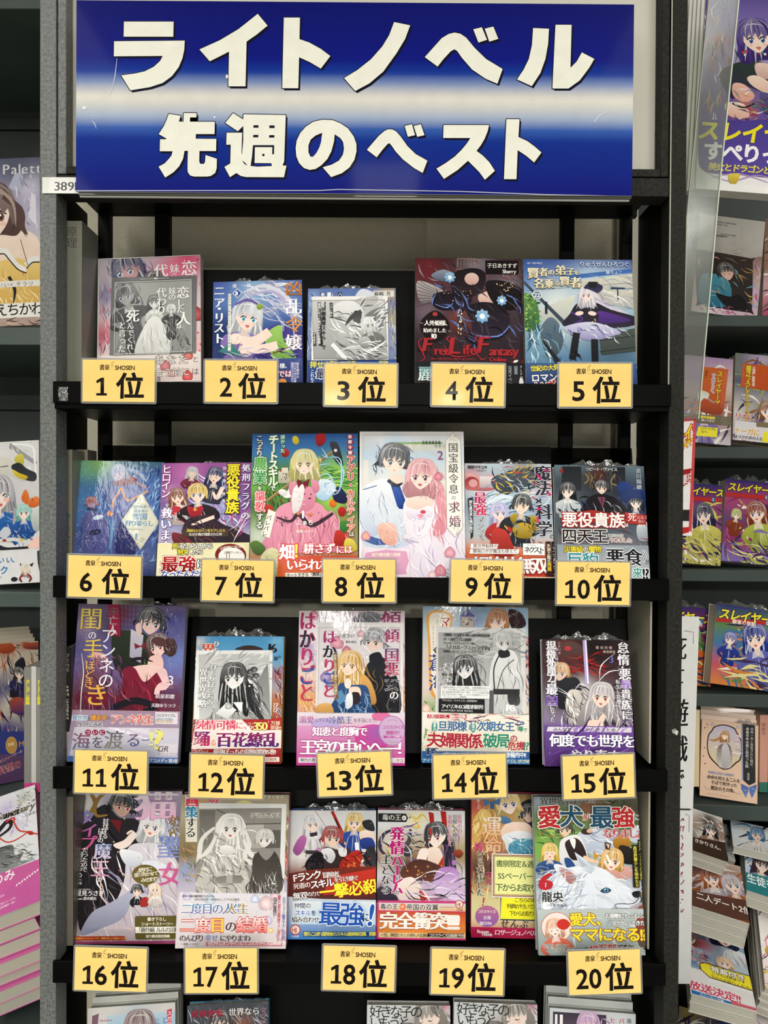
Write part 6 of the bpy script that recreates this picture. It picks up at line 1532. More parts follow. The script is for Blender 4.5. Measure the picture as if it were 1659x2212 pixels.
def k13card(c):
 c.bg(['#e4e0e0'])
 c.rect(252, 198, 768, 1120, '#dcd6da', '#cfc4cc'); c.hatch(30, 260, 210, 520, 500, ['#ece8ea', '#c8bcc4', '#f4f0f2'], 120, 10, 30, 60); c.rose(368, 300, 44, '#d490a4'); c.rose(430, 350, 30, '#c8788c'); c.rose(520, 240, 24, '#d8a8b4'); c.rose(300, 520, 36, '#9c8ab8'); c.rose(330, 560, 30, '#8a7ab0')
 c.q([(560, 440), (640, 390), (700, 430), (760, 560), (760, 760), (560, 760), (540, 560)], '#26262c', '#17171c'); c.hatch(30, 560, 440, 760, 740, ['#4a4a54', '#0c0c10', '#8a7a50'], 110, 7, 80, 20)
 c.fig(608, 290, 74, '#8f9098', '#26262c', skin='#e8cdc0', eye='#5a4a4a', hl=.2, tilt=10, body=0, turn=-.2, mouth=0); c.hatch(40, 540, 205, 660, 300, ['#d8d8de', '#5a5a64', '#a8a8b0'], 70, 9, 50, 50); c.q([(575, 380), (640, 360), (660, 430), (590, 440)], '#202028')
 c.fig(450, 440, 78, '#d8ac62', '#2c4a74', eye='#a8843a', hl=2.4, body=0, tilt=8, turn=-.1, mouth=1); c.hatch(60, 370, 370, 560, 640, ['#f0d898', '#a87a3c', '#c8964c'], 150, 8, 75, 22); c.q([(530, 500), (590, 560), (620, 680), (560, 690), (530, 620)], '#dca860', '#b07c3c')
 c.q([(390, 560), (470, 570), (560, 580), (590, 700), (600, 760), (330, 760), (370, 640)], '#2f5080', '#203a64'); c.hatch(40, 370, 580, 570, 750, ['#6a90bc', '#16243c', '#a4c0dc'], 80, 8, 60, 50); c.q([(450, 590), (510, 585), (520, 640), (460, 650)], '#f0d4c4'); c.q([(455, 625), (510, 620), (515, 680), (465, 690)], '#2c2026'); c.q([(430, 640), (465, 620), (470, 700), (430, 720)], '#eef0f4', '#cfd4dc'); c.p([(350, 640), (400, 600), (430, 660), (390, 700)], '#5a88b4'); c.e(440, 560, 22, 34, '#f4dccc')
 c.q([(250, 700), (330, 690), (350, 760), (250, 760)], '#d8a860', '#b07c3c')
 for ch, y, col in (('は', 215, '#a8246a'), ('か', 310, '#1c1c24'), ('り', 400, '#b82c5c'), ('ご', 480, '#2c4a9c'), ('と', 565, '#b8305c')): c.t(ch, 276, y, 92, col, m=.035)
 c.t('六花きい', 374, 240, 28, '#3a3a44', m=.01, sp=.92); c.t('藤未都也', 424, 285, 17, '#4a4a54', m=.01)
 c.p([(346, 366), (372, 364), (382, 660), (358, 664)], '#7a5a3c'); c.t('初夜に自白剤を盛るとは何事か！', 348, 374, 19, '#f0e4cc', v=1, b=.01, rot=-2, sp=.98)
 for ch, y, col, c2 in (('傾', 205, '#7a2c60', '#c03a6a'), ('国', 330, '#5a3a6a', '#b83a70'), ('悪', 420, '#8a2c58', '#c84a6a'), ('女', 515, '#16141c', '#2c2c34')): c.t(ch, 668, y, 96, col, m=.03, c2=c2, o='#e8e0e4', ow=.03)
 c.t('の', 700, 605, 62, '#f0ecf0', m=.02, o='#4a3a4c', ow=.03)
 c.frame(252, 198, 768, 1120, 2, '#a8a0a4')


def k14(c):
 c.bg(['#8fb0c8', '#b0c4d4', '#d4ccc0', '#d8c8c0', '#dcc8bc', '#e4d4c8', '#dce0e4', '#4a78a8'], [(1100, 120, 90, '#c8d4dc'), (1250, 140, 80, '#8a9cc0'), (980, 720, 70, '#88a870'), (950, 850, 60, '#e8bca8'), (1560, 400, 50, '#c05a60')], nx=20, ny=26)
 c.p([(1170, 120), (1212, 68), (1258, 120), (1258, 190), (1170, 190)], '#5a5a94', '#8a86b0'); c.rect(1176, 130, 1252, 200, '#c8b8a8', '#b0a098'); c.dots(8, 1185, 135, 1245, 180, ['#4a4a64'], 4, 6); c.p([(1160, 122), (1212, 96), (1268, 122)], '#4a4a88')
 c.fig(1410, 150, 70, '#b87a4a', '#8a4040', eye='#c05a3a', hl=1.1, body=0, tilt=6, turn=-.25, mouth=0, glasses=1); c.q([(1480, 80), (1560, 100), (1590, 180), (1500, 200)], '#3c2428', '#241418')
 c.q([(950, 120), (1030, 85), (1110, 110), (1110, 200), (1050, 640), (990, 640), (970, 560), (960, 300)], '#e8a84a', '#d8984a'); c.q([(968, 130), (1030, 100), (1096, 124), (1096, 200), (1030, 610), (998, 610), (985, 540), (975, 300)], '#f0e8dc', '#eadfd2')
 c.t('マ', 1040, 125, 64, '#b83030', m=.03); c.t('リエル', 1040, 170, 50, '#b83030', v=1, m=.03); c.t('Marielle Clarac', 1012, 150, 14, '#3a4a7a', v=1, sp=.7); c.t('the blue water', 985, 180, 17, '#3a4a7a', v=1, sp=.75); c.p([(1015, 320), (1040, 345), (1015, 372), (992, 345)], '#24202c'); c.t('の', 1002, 330, 26, '#e8e0d8'); c.t('蒼海', 962, 370, 116, '#2c4080', v=1, m=.012, sp=1.1)
 c.hatch(60, 930, 660, 1040, 920, ['#6a9454', '#a8c088', '#e8c0b0', '#dc9484', '#3f6a3c'], 60, 14, 60, 60); c.rose(950, 720, 30, '#ecc8b4'); c.rose(940, 850, 40, '#e8b8a4'); c.hatch(40, 1585, 230, 1610, 740, ['#c84450', '#e8c8c8', '#3c2c34', '#5a80c0'], 50, 10, 80)
 c.rect(925, 742, 1610, 990, '#ece8dc', '#e4dccc'); c.hatch(24, 1080, 745, 1590, 800, ['#d05a68', '#5a2c4c', '#e8b0b0'], 110, 14, 10, 20); c.hatch(26, 930, 830, 990, 990, ['#6a9454', '#dcb0a0', '#a8c088'], 50, 12, 60, 60)
 c.rect(958, 757, 1208, 780, '#b82c44'); c.t('人気シリーズ、最新作登場!!', 962, 757, 22, '#f4f0ec', b=.014, sp=.88)
 c.e(1005, 832, 18, 36, '#3a8a7c'); c.t('最愛の', 995, 798, 21, '#ffffff', v=1, b=.01); c.t('旦那様', 1024, 796, 66, '#3a6aa4', b=.028, o='#f2eccc', ow=.06, sp=.92); c.t('と', 1214, 815, 40, '#3a6aa4', b=.02); c.e(1250, 832, 18, 36, '#3a8a7c'); c.t('異国の', 1240, 798, 21, '#ffffff', v=1, b=.01); c.t('次期女王', 1270, 796, 64, '#3a6aa4', b=.028, o='#f2eccc', ow=.06, sp=.94); c.t('との', 1520, 790, 30, '#3a6aa4', b=.02, sp=.9); c.t('噂', 1530, 824, 38, '#3a8a6c', b=.02); c.t('で', 1566, 835, 28, '#3a8a6c', b=.02)
 c.t('夫婦関係', 955, 868, 96, '#b02a44', b=.03, o='#f2eccc', ow=.05, sp=.9, rot=1); c.t('、', 1300, 905, 60, '#b02a44', b=.03); c.t('破局', 1312, 872, 92, '#2a8a74', b=.028, o='#f2eccc', ow=.05, sp=.9); c.t('の', 1482, 878, 50, '#b02a44', b=.02); c.t('危機', 1468, 920, 58, '#b02a44', b=.026, o='#f2eccc', ow=.05, sp=.95); c.t('!?', 1570, 915, 66, '#2a8a74', b=.02, sh=.1)
 c.rect(925, 986, 1610, 1030, '#2c5a94'); c.rect(925, 1030, 1610, 1070, '#3a74b0'); c.t('IRIS', 955, 955, 62, '#24406c', m=.03, sp=.72, o='#e8e4dc', ow=.04); c.t('ゼロサムコミックス「マリエル」全', 1055, 990, 32, '#e8f0f6', b=.015, sp=.9); c.t('巻発売中!!', 1452, 988, 34, '#f2f6f8', b=.02, sp=.88); c.t('アイリス', 930, 1032, 24, '#e0ecd0', b=.012); c.t('イリス」がコラボ！', 1455, 1032, 26, '#f0f0b0', b=.012, sp=.72)


def k14card(c):
 c.bg(['#d6d6d6'])
 c.rect(1022, 230, 1552, 990, '#a8a8a8', '#c0c0c0'); c.hatch(40, 1030, 235, 1545, 420, ['#c4c4c4', '#8a8a8a', '#b4b4b4'], 180, 22, 0, 12); c.rect(1022, 330, 1130, 480, '#8a8a8a', '#9c9c9c')
 for k in range(5): c.s_([(1030, 400 + k * 14), (1080, 380 + k * 14), (1130, 400 + k * 14)], 3, '#5a5a5a')
 c.hatch(70, 1028, 420, 1130, 580, ['#e8e8e8', '#5c5c5c', '#f4f4f4', '#8a8a8a'], 24, 9, 0, 90)
 c.q([(1110, 560), (1200, 530), (1290, 560), (1320, 680), (1110, 690)], '#e0e0e0', '#b8b8b8')
 c.fig(1195, 460, 74, '#2c2c2e', '#d8d8d8', skin='#e6e6e6', eye='#4c4c4c', hl=2.6, body=0, turn=-.1, mouth=1, glasses=1, tilt=-6); c.hatch(50, 1130, 380, 1290, 640, ['#121214', '#55555a'], 130, 9, 80, 14)
 c.q([(1380, 380), (1440, 345), (1510, 350), (1545, 460), (1545, 760), (1360, 760), (1350, 520)], '#e4e4e4', '#bcbcbc'); c.hatch(30, 1370, 380, 1540, 740, ['#8c8c8c', '#f6f6f6', '#6c6c6c'], 110, 7, 80, 20); c.s_([(1420, 360), (1380, 460), (1385, 600)], 8, '#2a2a2c'); c.s_([(1510, 400), (1440, 470), (1400, 600)], 6, '#5a5a5a'); c.q([(1410, 345), (1470, 340), (1480, 380), (1420, 390)], '#2a2a2c'); c.rect(1375, 590, 1545, 625, '#333335'); c.rect(1350, 600, 1380, 760, '#5a5a5c')
 c.fig(1432, 290, 62, '#b4b4b4', '#dddddd', skin='#dcdcdc', eye='#4a4a4a', hl=.2, body=0, turn=.25, mouth=0, glasses=1, tilt=-4)
 c.q([(1470, 620), (1520, 600), (1545, 640), (1540, 690), (1480, 690)], '#2c2c2e', '#4a4a4c')
 c.t('旦那様とその周りに萌える娘の物語第13弾、', 1052, 234, 22, '#1c1c1c', m=.02, sp=.72); c.t('オール書き下ろしで登場！', 1052, 262, 22, '#1c1c1c', m=.02, sp=.72); c.t('マリエル・クララックシリーズ13', 1052, 290, 17, '#1c1c1c', m=.02, sp=.8); c.t('「マリエル・クララックの蒼海」', 1054, 308, 34, '#1c1c1c', m=.03, b=.008, o='#ececec', ow=.05, sp=.6); c.t('特典SSペーパーショートストーリー', 1052, 342, 20, '#242424', m=.012, sp=.82)
 c.t('著者 桃春花', 1046, 490, 19, '#1c1c1c', m=.02); c.t('イラスト まろ', 1046, 515, 15, '#1c1c1c', m=.01); c.t('一迅社刊', 1060, 548, 20, '#1c1c1c', m=.02)
 c.rect(1042, 572, 1352, 652, '#ececec')
 for k, s_ in enumerate(('近衛騎士団長のシメオンと結婚し、伯爵家嫡男の夫人と', 'して、ネタの萌えにも充実した日々を過ごすマリエル。', '蒼い海が臨む街の華やかな一報で、フィッセル国の次期', '女王である王女の一報が、シメオンを見初めたという。', '「マリエル」シリーズ第13弾！')): c.t(s_, 1048, 575 + k * 15, 14, '#2c2c2c', sp=.86)
 c.rect(1030, 655, 1322, 990, '#1e1e20'); c.t('「マリエル・クララック」好評発売中', 1045, 658, 15, '#e0e0e0', sp=.9); c.t('アイリスNEO通信特別号', 1045, 688, 30, '#f4f4f4', m=.02, sp=.8); c.t('2025年7月発行 発行所 株式会社', 1045, 722, 14, '#d8d8d8'); c.t('IRIS', 1455, 680, 56, '#ffffff', m=.03, sp=.62); c.t('NEO', 1468, 728, 16, '#f4f4f4', sp=1.3)


def k15(c):
 c.bg(['#2c2024', '#3a2428', '#4a2c30', '#5a4a50', '#8a8088', '#8a7898', '#6a4a88', '#4a2c5c', '#c8a8d8'], [(370, 330, 90, '#6a3a38'), (560, 330, 100, '#1c1418'), (330, 660, 90, '#2c2a30'), (480, 600, 80, '#c8c4c4'), (760, 500, 70, '#2c2430'), (500, 980, 120, '#7a48a4')], nx=22, ny=28)
 c.q([(340, 300), (420, 290), (480, 340), (430, 400), (350, 390)], '#5c4640', '#4a3430'); c.e(375, 330, 22, 16, '#c03848'); c.hatch(40, 330, 380, 560, 470, ['#c02c24', '#7a1814', '#1a0f10'], 130, 8, 10, 30)
 c.q([(300, 560), (380, 520), (450, 540), (460, 680), (320, 720)], '#2a2a30', '#1c1c20'); c.fig(328, 490, 58, '#c89a62', '#26262c', skin='#dcc0ae', eye='#4a4a58', hl=.2, body=0, turn=-.14, mouth=0, tilt=4)
 c.q([(380, 610), (440, 600), (500, 640), (480, 780), (400, 830), (360, 720)], '#d4ccc4', '#a8a09c'); c.hatch(60, 340, 580, 520, 840, ['#f4f0ec', '#5c5658', '#8c8488', '#2c282c'], 120, 12, 60, 40)
 c.s_([(482, 275), (500, 560)], 26, '#b8a4dc', smooth=False); c.s_([(488, 275), (505, 560)], 9, '#f8f4ff', smooth=False)
 for pts in ([(580, 540), (590, 440), (680, 360)], [(560, 560), (640, 480), (760, 470)], [(520, 600), (460, 560), (420, 600)], [(300, 600), (400, 640), (300, 580)], [(780, 840), (740, 780), (780, 700)], [(760, 860), (720, 820), (790, 800)]): c.s_(pts, 7, '#f0ecf4', w2=1, w0=1)
 c.hatch(70, 470, 560, 790, 870, ['#e8e4e4', '#3c3438', '#8a8488', '#bab4b8', '#17141a'], 140, 11, 40, 60)
 c.q([(470, 700), (560, 640), (660, 720), (720, 800), (700, 870), (440, 880)], '#b4acac', '#6c6468'); c.q([(560, 700), (640, 740), (680, 830), (560, 860)], '#2c262c', '#3c343c')
 c.fig(590, 640, 80, '#c4bcc0', '#b0a8ac', skin='#eed8ca', eye='#a84a3c', hl=2.0, body=0, tilt=6, mouth=2, turn=0); c.hatch(50, 510, 570, 700, 760, ['#f4f0f2', '#8a8286', '#d8d0d4'], 140, 8, 70, 25)
 c.q([(500, 800), (580, 790), (600, 830), (520, 850)], '#eacfc0'); c.q([(570, 790), (600, 750), (615, 770), (590, 820)], '#eacfc0')
 c.t('規格外の魔力で', 232, 280, 64, '#ece8f0', v=1, m=.03, b=.004, sp=.66, o='#141018', ow=.05); c.t('規格外', 230, 280, 62, '#f4f0f6', v=1, m=.03, b=.006, sp=.9, o='#141018', ow=.04); c.t('最', 232, 560, 76, '#ece8f4', m=.035, b=.01, o='#17121c', ow=.04); c.t('凶', 232, 628, 80, '#7a54b0', m=.035, b=.01, o='#f0ecf4', ow=.03); c.t('になった', 258, 695, 34, '#f0ecf4', v=1, m=.02, sp=.8, o='#17121c', ow=.05)
 c.t('シナリオ', 305, 285, 22, '#d8d0d8', v=1); c.t('壊した俺は', 290, 330, 20, '#d8d0d8', v=1)
 c.t('怠惰な', 690, 285, 78, '#f0ecf2', v=1, m=.03, b=.006, o='#17121c', ow=.05, sp=1.0); c.t('悪', 700, 455, 80, '#f0ecf2', m=.03, b=.006, o='#17121c', ow=.05); c.t('辱', 712, 530, 66, '#8a5ac0', m=.03, b=.006, o='#f0ecf2', ow=.04); c.t('貴族に', 712, 592, 68, '#f0ecf2', v=1, m=.03, b=.006, o='#17121c', ow=.05, sp=.98); c.t('転生した俺', 680, 530, 30, '#e0dce4', v=1, m=.02, sp=1.05)
 c.t('3', 640, 370, 60, '#6a70b8', m=.03); c.t('菊池快晴', 552, 312, 22, '#c8b0a0', b=.01, sp=1.3); c.t('桑島黎音', 600, 340, 20, '#c8b0a0', b=.01)
 c.p([(228, 828), (800, 832), (800, 1100), (232, 1100)], '#6a4a94', '#4a2868'); c.p([(250, 836), (780, 836), (780, 868), (240, 866)], '#d8d0dc'); c.t('みんなを', 280, 838, 30, '#3a2c4c', m=.02, sp=1.0); c.t('破滅', 408, 836, 32, '#7a4aa0', m=.02, sp=1.1); c.t('から守るため', 485, 838, 30, '#3a2c4c', m=.02, sp=1.1)
 c.hatch(40, 240, 880, 800, 1060, ['#9a6ac8', '#3a1c58', '#7a48a8'], 160, 14, -30, 20); c.t('何度でも世界を', 256, 880, 84, '#ffffff', m=.03, b=.012, o='#3a1c58', ow=.05, sp=.92); c.t('やり直す', 390, 975, 78, '#f4f0f8', m=.03, b=.01, o='#3a1c58', ow=.05, sp=1.0)


# ------------------------------------------------------------------ covers, fourth shelf
def k16(c):
 c.bg(['#b8b4c4', '#7a7088', '#34303a', '#2a262c', '#2c242a', '#3a3238', '#8a8088', '#b4a0a0'], [(280, 130, 90, '#d0ccc8'), (750, 140, 110, '#b890b8'), (820, 350, 90, '#b8c0dc'), (300, 850, 110, '#2c1c20'), (760, 640, 110, '#d8d0d4'), (620, 900, 130, '#d4bcb4'), (560, 500, 90, '#b0acb8')], nx=24, ny=30)
 c.q([(390, 140), (480, 230), (600, 250), (630, 420), (540, 520), (470, 800), (330, 960), (210, 960), (200, 500), (260, 260)], '#26242a', '#1c1518'); c.hatch(60, 210, 260, 560, 960, ['#0f0e12', '#3c3a44', '#4a1c24', '#2c2a34'], 160, 14, 70, 25)
 c.fig(500, 150, 84, '#1c1c24', '#222228', skin='#b89888', eye='#a82c34', hl=.5, body=0, tilt=10, turn=.14, mouth=1); c.hatch(40, 400, 60, 600, 190, ['#0c0c12', '#4a5468', '#2c3040'], 90, 12, 60, 50); c.p([(420, 240), (500, 250), (480, 330)], '#6a1c24')
 c.q([(530, 440), (640, 400), (760, 420), (860, 560), (880, 760), (880, 1040), (220, 1040), (400, 860), (500, 660)], '#d8d2da', '#b8a8b0'); c.hatch(90, 300, 440, 870, 1020, ['#f4f0f4', '#a098b4', '#c4bccc', '#8a84a0', '#dcc0b8'], 190, 12, 60, 30)
 c.q([(290, 860), (400, 800), (500, 740), (560, 700), (500, 880), (350, 960), (220, 1000)], '#b4b4c8', '#7a7c94')
 c.fig(695, 290, 82, '#dcdce0', '#dcd6e0', skin='#f4e2dc', eye='#4a70b8', hl=1.5, body=0, tilt=12, turn=-.1, mouth=2); c.hatch(50, 610, 210, 830, 420, ['#ffffff', '#a8a8bc', '#c8c8d4'], 110, 10, 70, 30)
 c.q([(440, 410), (510, 380), (560, 330), (590, 350), (540, 420), (480, 440)], '#f0dcd4'); c.s_([(530, 340), (560, 320), (590, 350)], 14, '#f0dcd4'); c.q([(490, 440), (620, 470), (620, 530), (540, 560), (490, 500)], '#f0f0f4', '#c0c4d4'); c.q([(620, 530), (720, 520), (780, 560), (700, 600)], '#dfe2ee')
 for pts in ([(300, 60), (330, 130), (300, 190), (290, 210)], [(400, 55), (350, 100), (325, 160), (340, 215), (410, 210)]): c.s_(pts, 28, '#8a6c34', w2=10, w0=20)
 c.t('猫', 590, 30, 230, '#ece6ee', m=.05, c2='#e0a8c8', o='#8a7090', ow=.015, sx=1.25); c.t('かぶり', 800, 210, 74, '#8a6c34', v=1, m=.03, sp=.76); c.t('聖', 728, 350, 160, '#7a8cc8', m=.03, c2='#8a94cc'); c.t('女', 726, 530, 165, '#d06a9c', m=.03, c2='#c85088')
 c.t('タ', 222, 175, 108, '#6a80c0', m=.04, c2='#a878b8', sh=.1); c.t('イ', 240, 262, 104, '#a868a0', m=.04, c2='#c8589c', sh=.1); c.t('プ', 225, 345, 110, '#c85a90', m=.04, sh=.1); c.t('討伐する', 378, 232, 40, '#f0ecec', v=1, m=.015, sp=.84); c.t('はずの', 345, 295, 40, '#f0ecec', v=1, m=.015, sp=.8)
 c.t('魔', 318, 396, 114, '#a8b8e0', m=.03, c2='#d8c8e0'); c.t('王', 296, 508, 122, '#e4b8cc', m=.03, c2='#c888a8'); c.t('が', 336, 618, 40, '#f0ecec', m=.02); c.t('だったので', 244, 425, 38, '#f0ecec', v=1, m=.012, sp=.85); c.t('帰るのやめた。', 212, 455, 38, '#f0ecec', v=1, m=.012, sp=.9)
 c.t('星見うさぎ', 196, 710, 38, '#f0ecec', b=.012, sp=.95); c.t('Usagi Hoshimi', 198, 694, 15, '#e0dcdc'); c.t('Illust.藤未都也', 200, 752, 22, '#e0dcdc', b=.01, sp=.94)
 c.e(641, 610, 86, 66, '#6a5c28'); c.p([(620, 670), (645, 700), (665, 665)], '#6a5c28'); c.t('絶対に', 596, 565, 34, '#f4f0e4', b=.01, rot=-6, sp=.85); c.t('振り向かせて', 568, 600, 30, '#f4f0e4', b=.01, rot=-6, sp=.84); c.t('みせます！', 610, 632, 32, '#f4f0e4', b=.01, rot=-6, sp=.75)
 c.fig(585, 715, 36, '#1c1c22', '#1c1c22', hl=.3, body=2.6, sw=.9, mouth=1, eye='#a83030'); c.q([(620, 760), (680, 770), (640, 820), (600, 810)], '#a02c28'); c.fig(700, 710, 36, '#ecd8c0', '#e8dcd8', hl=2, body=3, sw=.9, mouth=2)
 c.q([(566, 890), (575, 880), (845, 880), (853, 890), (850, 1020), (840, 1030), (575, 1030), (566, 1020)], '#5f5428', n=1); c.t('書き下ろし', 645, 888, 26, '#f4f0e0', b=.014, sp=.93); c.t('ショートストーリー', 606, 918, 26, '#f4f0e0', b=.014, sp=.86); c.rect(568, 950, 852, 990, '#ece8dc'); c.t('「番外編 ルルの災難」', 572, 952, 34, '#2c2a20', b=.012, sp=.84); c.t('協力書店限定特典', 632, 1000, 21, '#f4f0e0', b=.012, sp=.9)
 c.rect(140, 1008, 500, 1034, '#9c2c1c'); c.t('この作品はフィクションです。本編のあとにお読みください', 170, 1012, 15, '#e8b04a', b=.01, sp=.85); c.hatch(16, 240, 90, 260, 120, ['#8a6c34'], 20, 3, 0, 90); c.dots(14, 440, 190, 860, 680, ['#e8dca8'], 5, 8, '*')
 c.rect(140, 1040, 860, 1090, '#8a3a5c')


def k17(c):
 c.bg(['#a89c84', '#b0a488', '#8a7a5c', '#9c8a6c', '#b0a8c4', '#d0c4c4', '#d8ccc8', '#c8a4a8'], [(1590, 500, 60, '#c85a5c'), (920, 560, 50, '#8a9cc8'), (930, 450, 50, '#6a5430'), (1590, 300, 60, '#8c8458')], nx=20, ny=26)
 c.rect(925, 60, 1000, 380, '#ded8c8'); c.hatch(30, 890, 380, 985, 640, ['#4c3c20', '#b89c54', '#7a8c58', '#e8a090'], 60, 8, 60, 60); c.hatch(50, 1565, 100, 1612, 900, ['#e8c0b8', '#5a5430', '#c03c48', '#d8d0b4'], 60, 12, 80); c.q([(1250, 120), (1310, 98), (1370, 118), (1360, 135), (1250, 135)], '#d8d084')
 c.t('画', 930, 60, 84, '#d03a54', m=.04, b=.01, o='#f4f0ea', ow=.03); c.t('力', 1010, 62, 56, '#e8903c', m=.03); c.t('転', 1080, 60, 84, '#d04a5c', m=.03, o='#f4f0ea', ow=.03); c.t('策', 926, 138, 84, '#2c80a8', m=.04, b=.01, o='#f4f0ea', ow=.03); c.t('する', 926, 215, 74, '#2c2a2c', v=1, m=.03, o='#f4f0ea', ow=.05, sp=.88); c.t('アオイ冬子', 1436, 60, 28, '#f0ece0', b=.008, rot=2)
 c.p([(885, 712), (1600, 715), (1590, 1085), (850, 1080)], '#ddd8e0', '#dcd0d0')
 for q in ((1440, 790, 50, '#e4c8cc'), (1370, 760, 30, '#d0d4ec'), (1500, 740, 34, '#dcc0cc'), (1540, 1000, 40, '#e0c4c8'), (1450, 900, 30, '#d4d0ec'), (1080, 760, 36, '#d0dcec'), (930, 740, 30, '#dcd4ec')): c.rose(*q)
 c.hatch(40, 890, 720, 1580, 860, ['#b8c8a0', '#c0a8a8', '#a8b8d8', '#f4f0f4'], 60, 6, 60, 60)
 c.t('兼業主婦の鎌田陽子さん(59)、', 902, 730, 18, '#4a444c', m=.015, sp=.88); c.t('忘れられた第七皇女(14)としてアラカン転生', 980, 752, 17, '#4a444c', m=.01, sp=.88)
 c.t('二度目の人生、', 892, 785, 76, '#3a84b4', m=.02, c2='#7a6aa8', o='#f8f6f8', ow=.05, sp=.88); c.t('人生', 1182, 785, 76, '#a08850', m=.02, o='#f8f6f8', ow=.05, sp=.98)
 c.t('二度目', 886, 880, 100, '#f8f4f0', m=.03, b=.006, o='#c83c40', ow=.05, sp=.94, c2='#f4b0a0'); c.t('目', 1080, 880, 100, '#f4d060', m=.03, b=.006, o='#d0483c', ow=.05); c.t('の', 1175, 900, 78, '#5a3c44', m=.03, o='#f4f0f0', ow=.04); c.t('結婚', 1248, 876, 104, '#f8e8e4', m=.03, b=.006, o='#c83c40', ow=.05, sp=.96, c2='#e87a70'); c.e(1466, 964, 16, 16, '#f0c860'); c.e(1466, 964, 8, 8, '#f4ece8')
 c.t('のんびり', 880, 990, 46, '#3c3640', m=.02, sp=.84); c.t('幸せ', 1044, 990, 44, '#6a90c4', m=.02, c2='#8a80b8'); c.t('にやります♪', 1140, 992, 44, '#3c3640', m=.02, sp=.82)
 c.t('一迅社ノベルス', 890, 1043, 17, '#4a444c', b=.01, sp=.94); c.rect(1050, 1038, 1540, 1066, '#c87a84'); c.t('ゼロサムオンラインにてコミカライズ企画進行中!', 1060, 1037, 27, '#f8f4f2', b=.014, sp=.86, rot=-1)
 c.t('待望の書籍化！', 1488, 745, 26, '#5a4a50', v=1, b=.008, sp=.75); c.t('愛され皇女の異世界ファンタジー！', 1516, 735, 24, '#c83a50', v=1, b=.01, sp=.8); c.t('大ボリューム書き下ろしも収録！', 1546, 745, 24, '#5a6aa0', v=1, b=.008, sp=.82)


def k17card(c):
 c.bg(['#e0e0de'])
 c.p([(975, 155), (1536, 150), (1520, 1080), (960, 1080)], '#8a8680', '#9c9890')
 c.rect(1000, 165, 1100, 400, '#6c6862', '#7c7872'); c.rect(1310, 260, 1420, 420, '#b4b0a8', '#a8a49c'); c.s_([(1110, 160), (1300, 260), (1530, 255)], 8, '#5c5852', smooth=False); c.rect(1330, 180, 1530, 220, '#a4a098'); c.dots(30, 1340, 185, 1520, 215, ['#7c7872', '#c8c4bc'], 5, 9, 'p'); c.rect(1430, 300, 1530, 420, '#5c5852')
 c.q([(1060, 420), (1160, 390), (1280, 410), (1310, 560), (1340, 760), (960, 760), (1010, 600)], '#d0ccc6', '#b0aca6'); c.hatch(90, 970, 420, 1340, 720, ['#f4f2ee', '#6c6862', '#a09c96', '#dedad4', '#4a4640'], 90, 9, 60, 50)
 c.fig(1205, 285, 84, '#dcdad4', '#cfccc6', skin='#eae6e2', eye='#6a6660', hl=2.4, body=0, tilt=4, mouth=2, hw=1.15); c.hatch(70, 1010, 280, 1330, 540, ['#f8f6f2', '#8c8882', '#bcb8b2'], 130, 11, 60, 50)
 for pts in ([(1100, 280), (1020, 360), (1000, 480), (940, 560)], [(1300, 300), (1330, 400), (1300, 480), (1400, 560)], [(1110, 340), (1060, 440), (980, 500)], [(1290, 360), (1340, 460), (1400, 500)]): c.s_(pts, 34, '#dedbd5', w2=5, w0=16)
 c.q([(1130, 610), (1280, 600), (1280, 650), (1130, 650)], '#77726c', '#8c8882', n=2); c.rect(1185, 600, 1225, 655, '#a8a49e'); c.q([(1140, 410), (1200, 400), (1240, 440), (1190, 470), (1150, 450)], '#f0eeea', '#c8c4be')
 c.q([(1360, 470), (1430, 430), (1500, 450), (1540, 560), (1530, 720), (1340, 720), (1350, 580)], '#3a3632', '#55504c'); c.hatch(30, 1340, 560, 1530, 710, ['#c8c4be', '#2c2826', '#8c8882'], 100, 10, 80, 20); c.fig(1430, 360, 60, '#c4c0ba', '#3a3632', skin='#e6e2de', eye='#5a5650', hl=.2, body=0, turn=-.1, mouth=1); c.q([(1390, 440), (1440, 420), (1490, 440), (1440, 500)], '#8c8882')
 c.dots(10, 1430, 650, 1530, 710, ['#ffffff'], 3, 5)


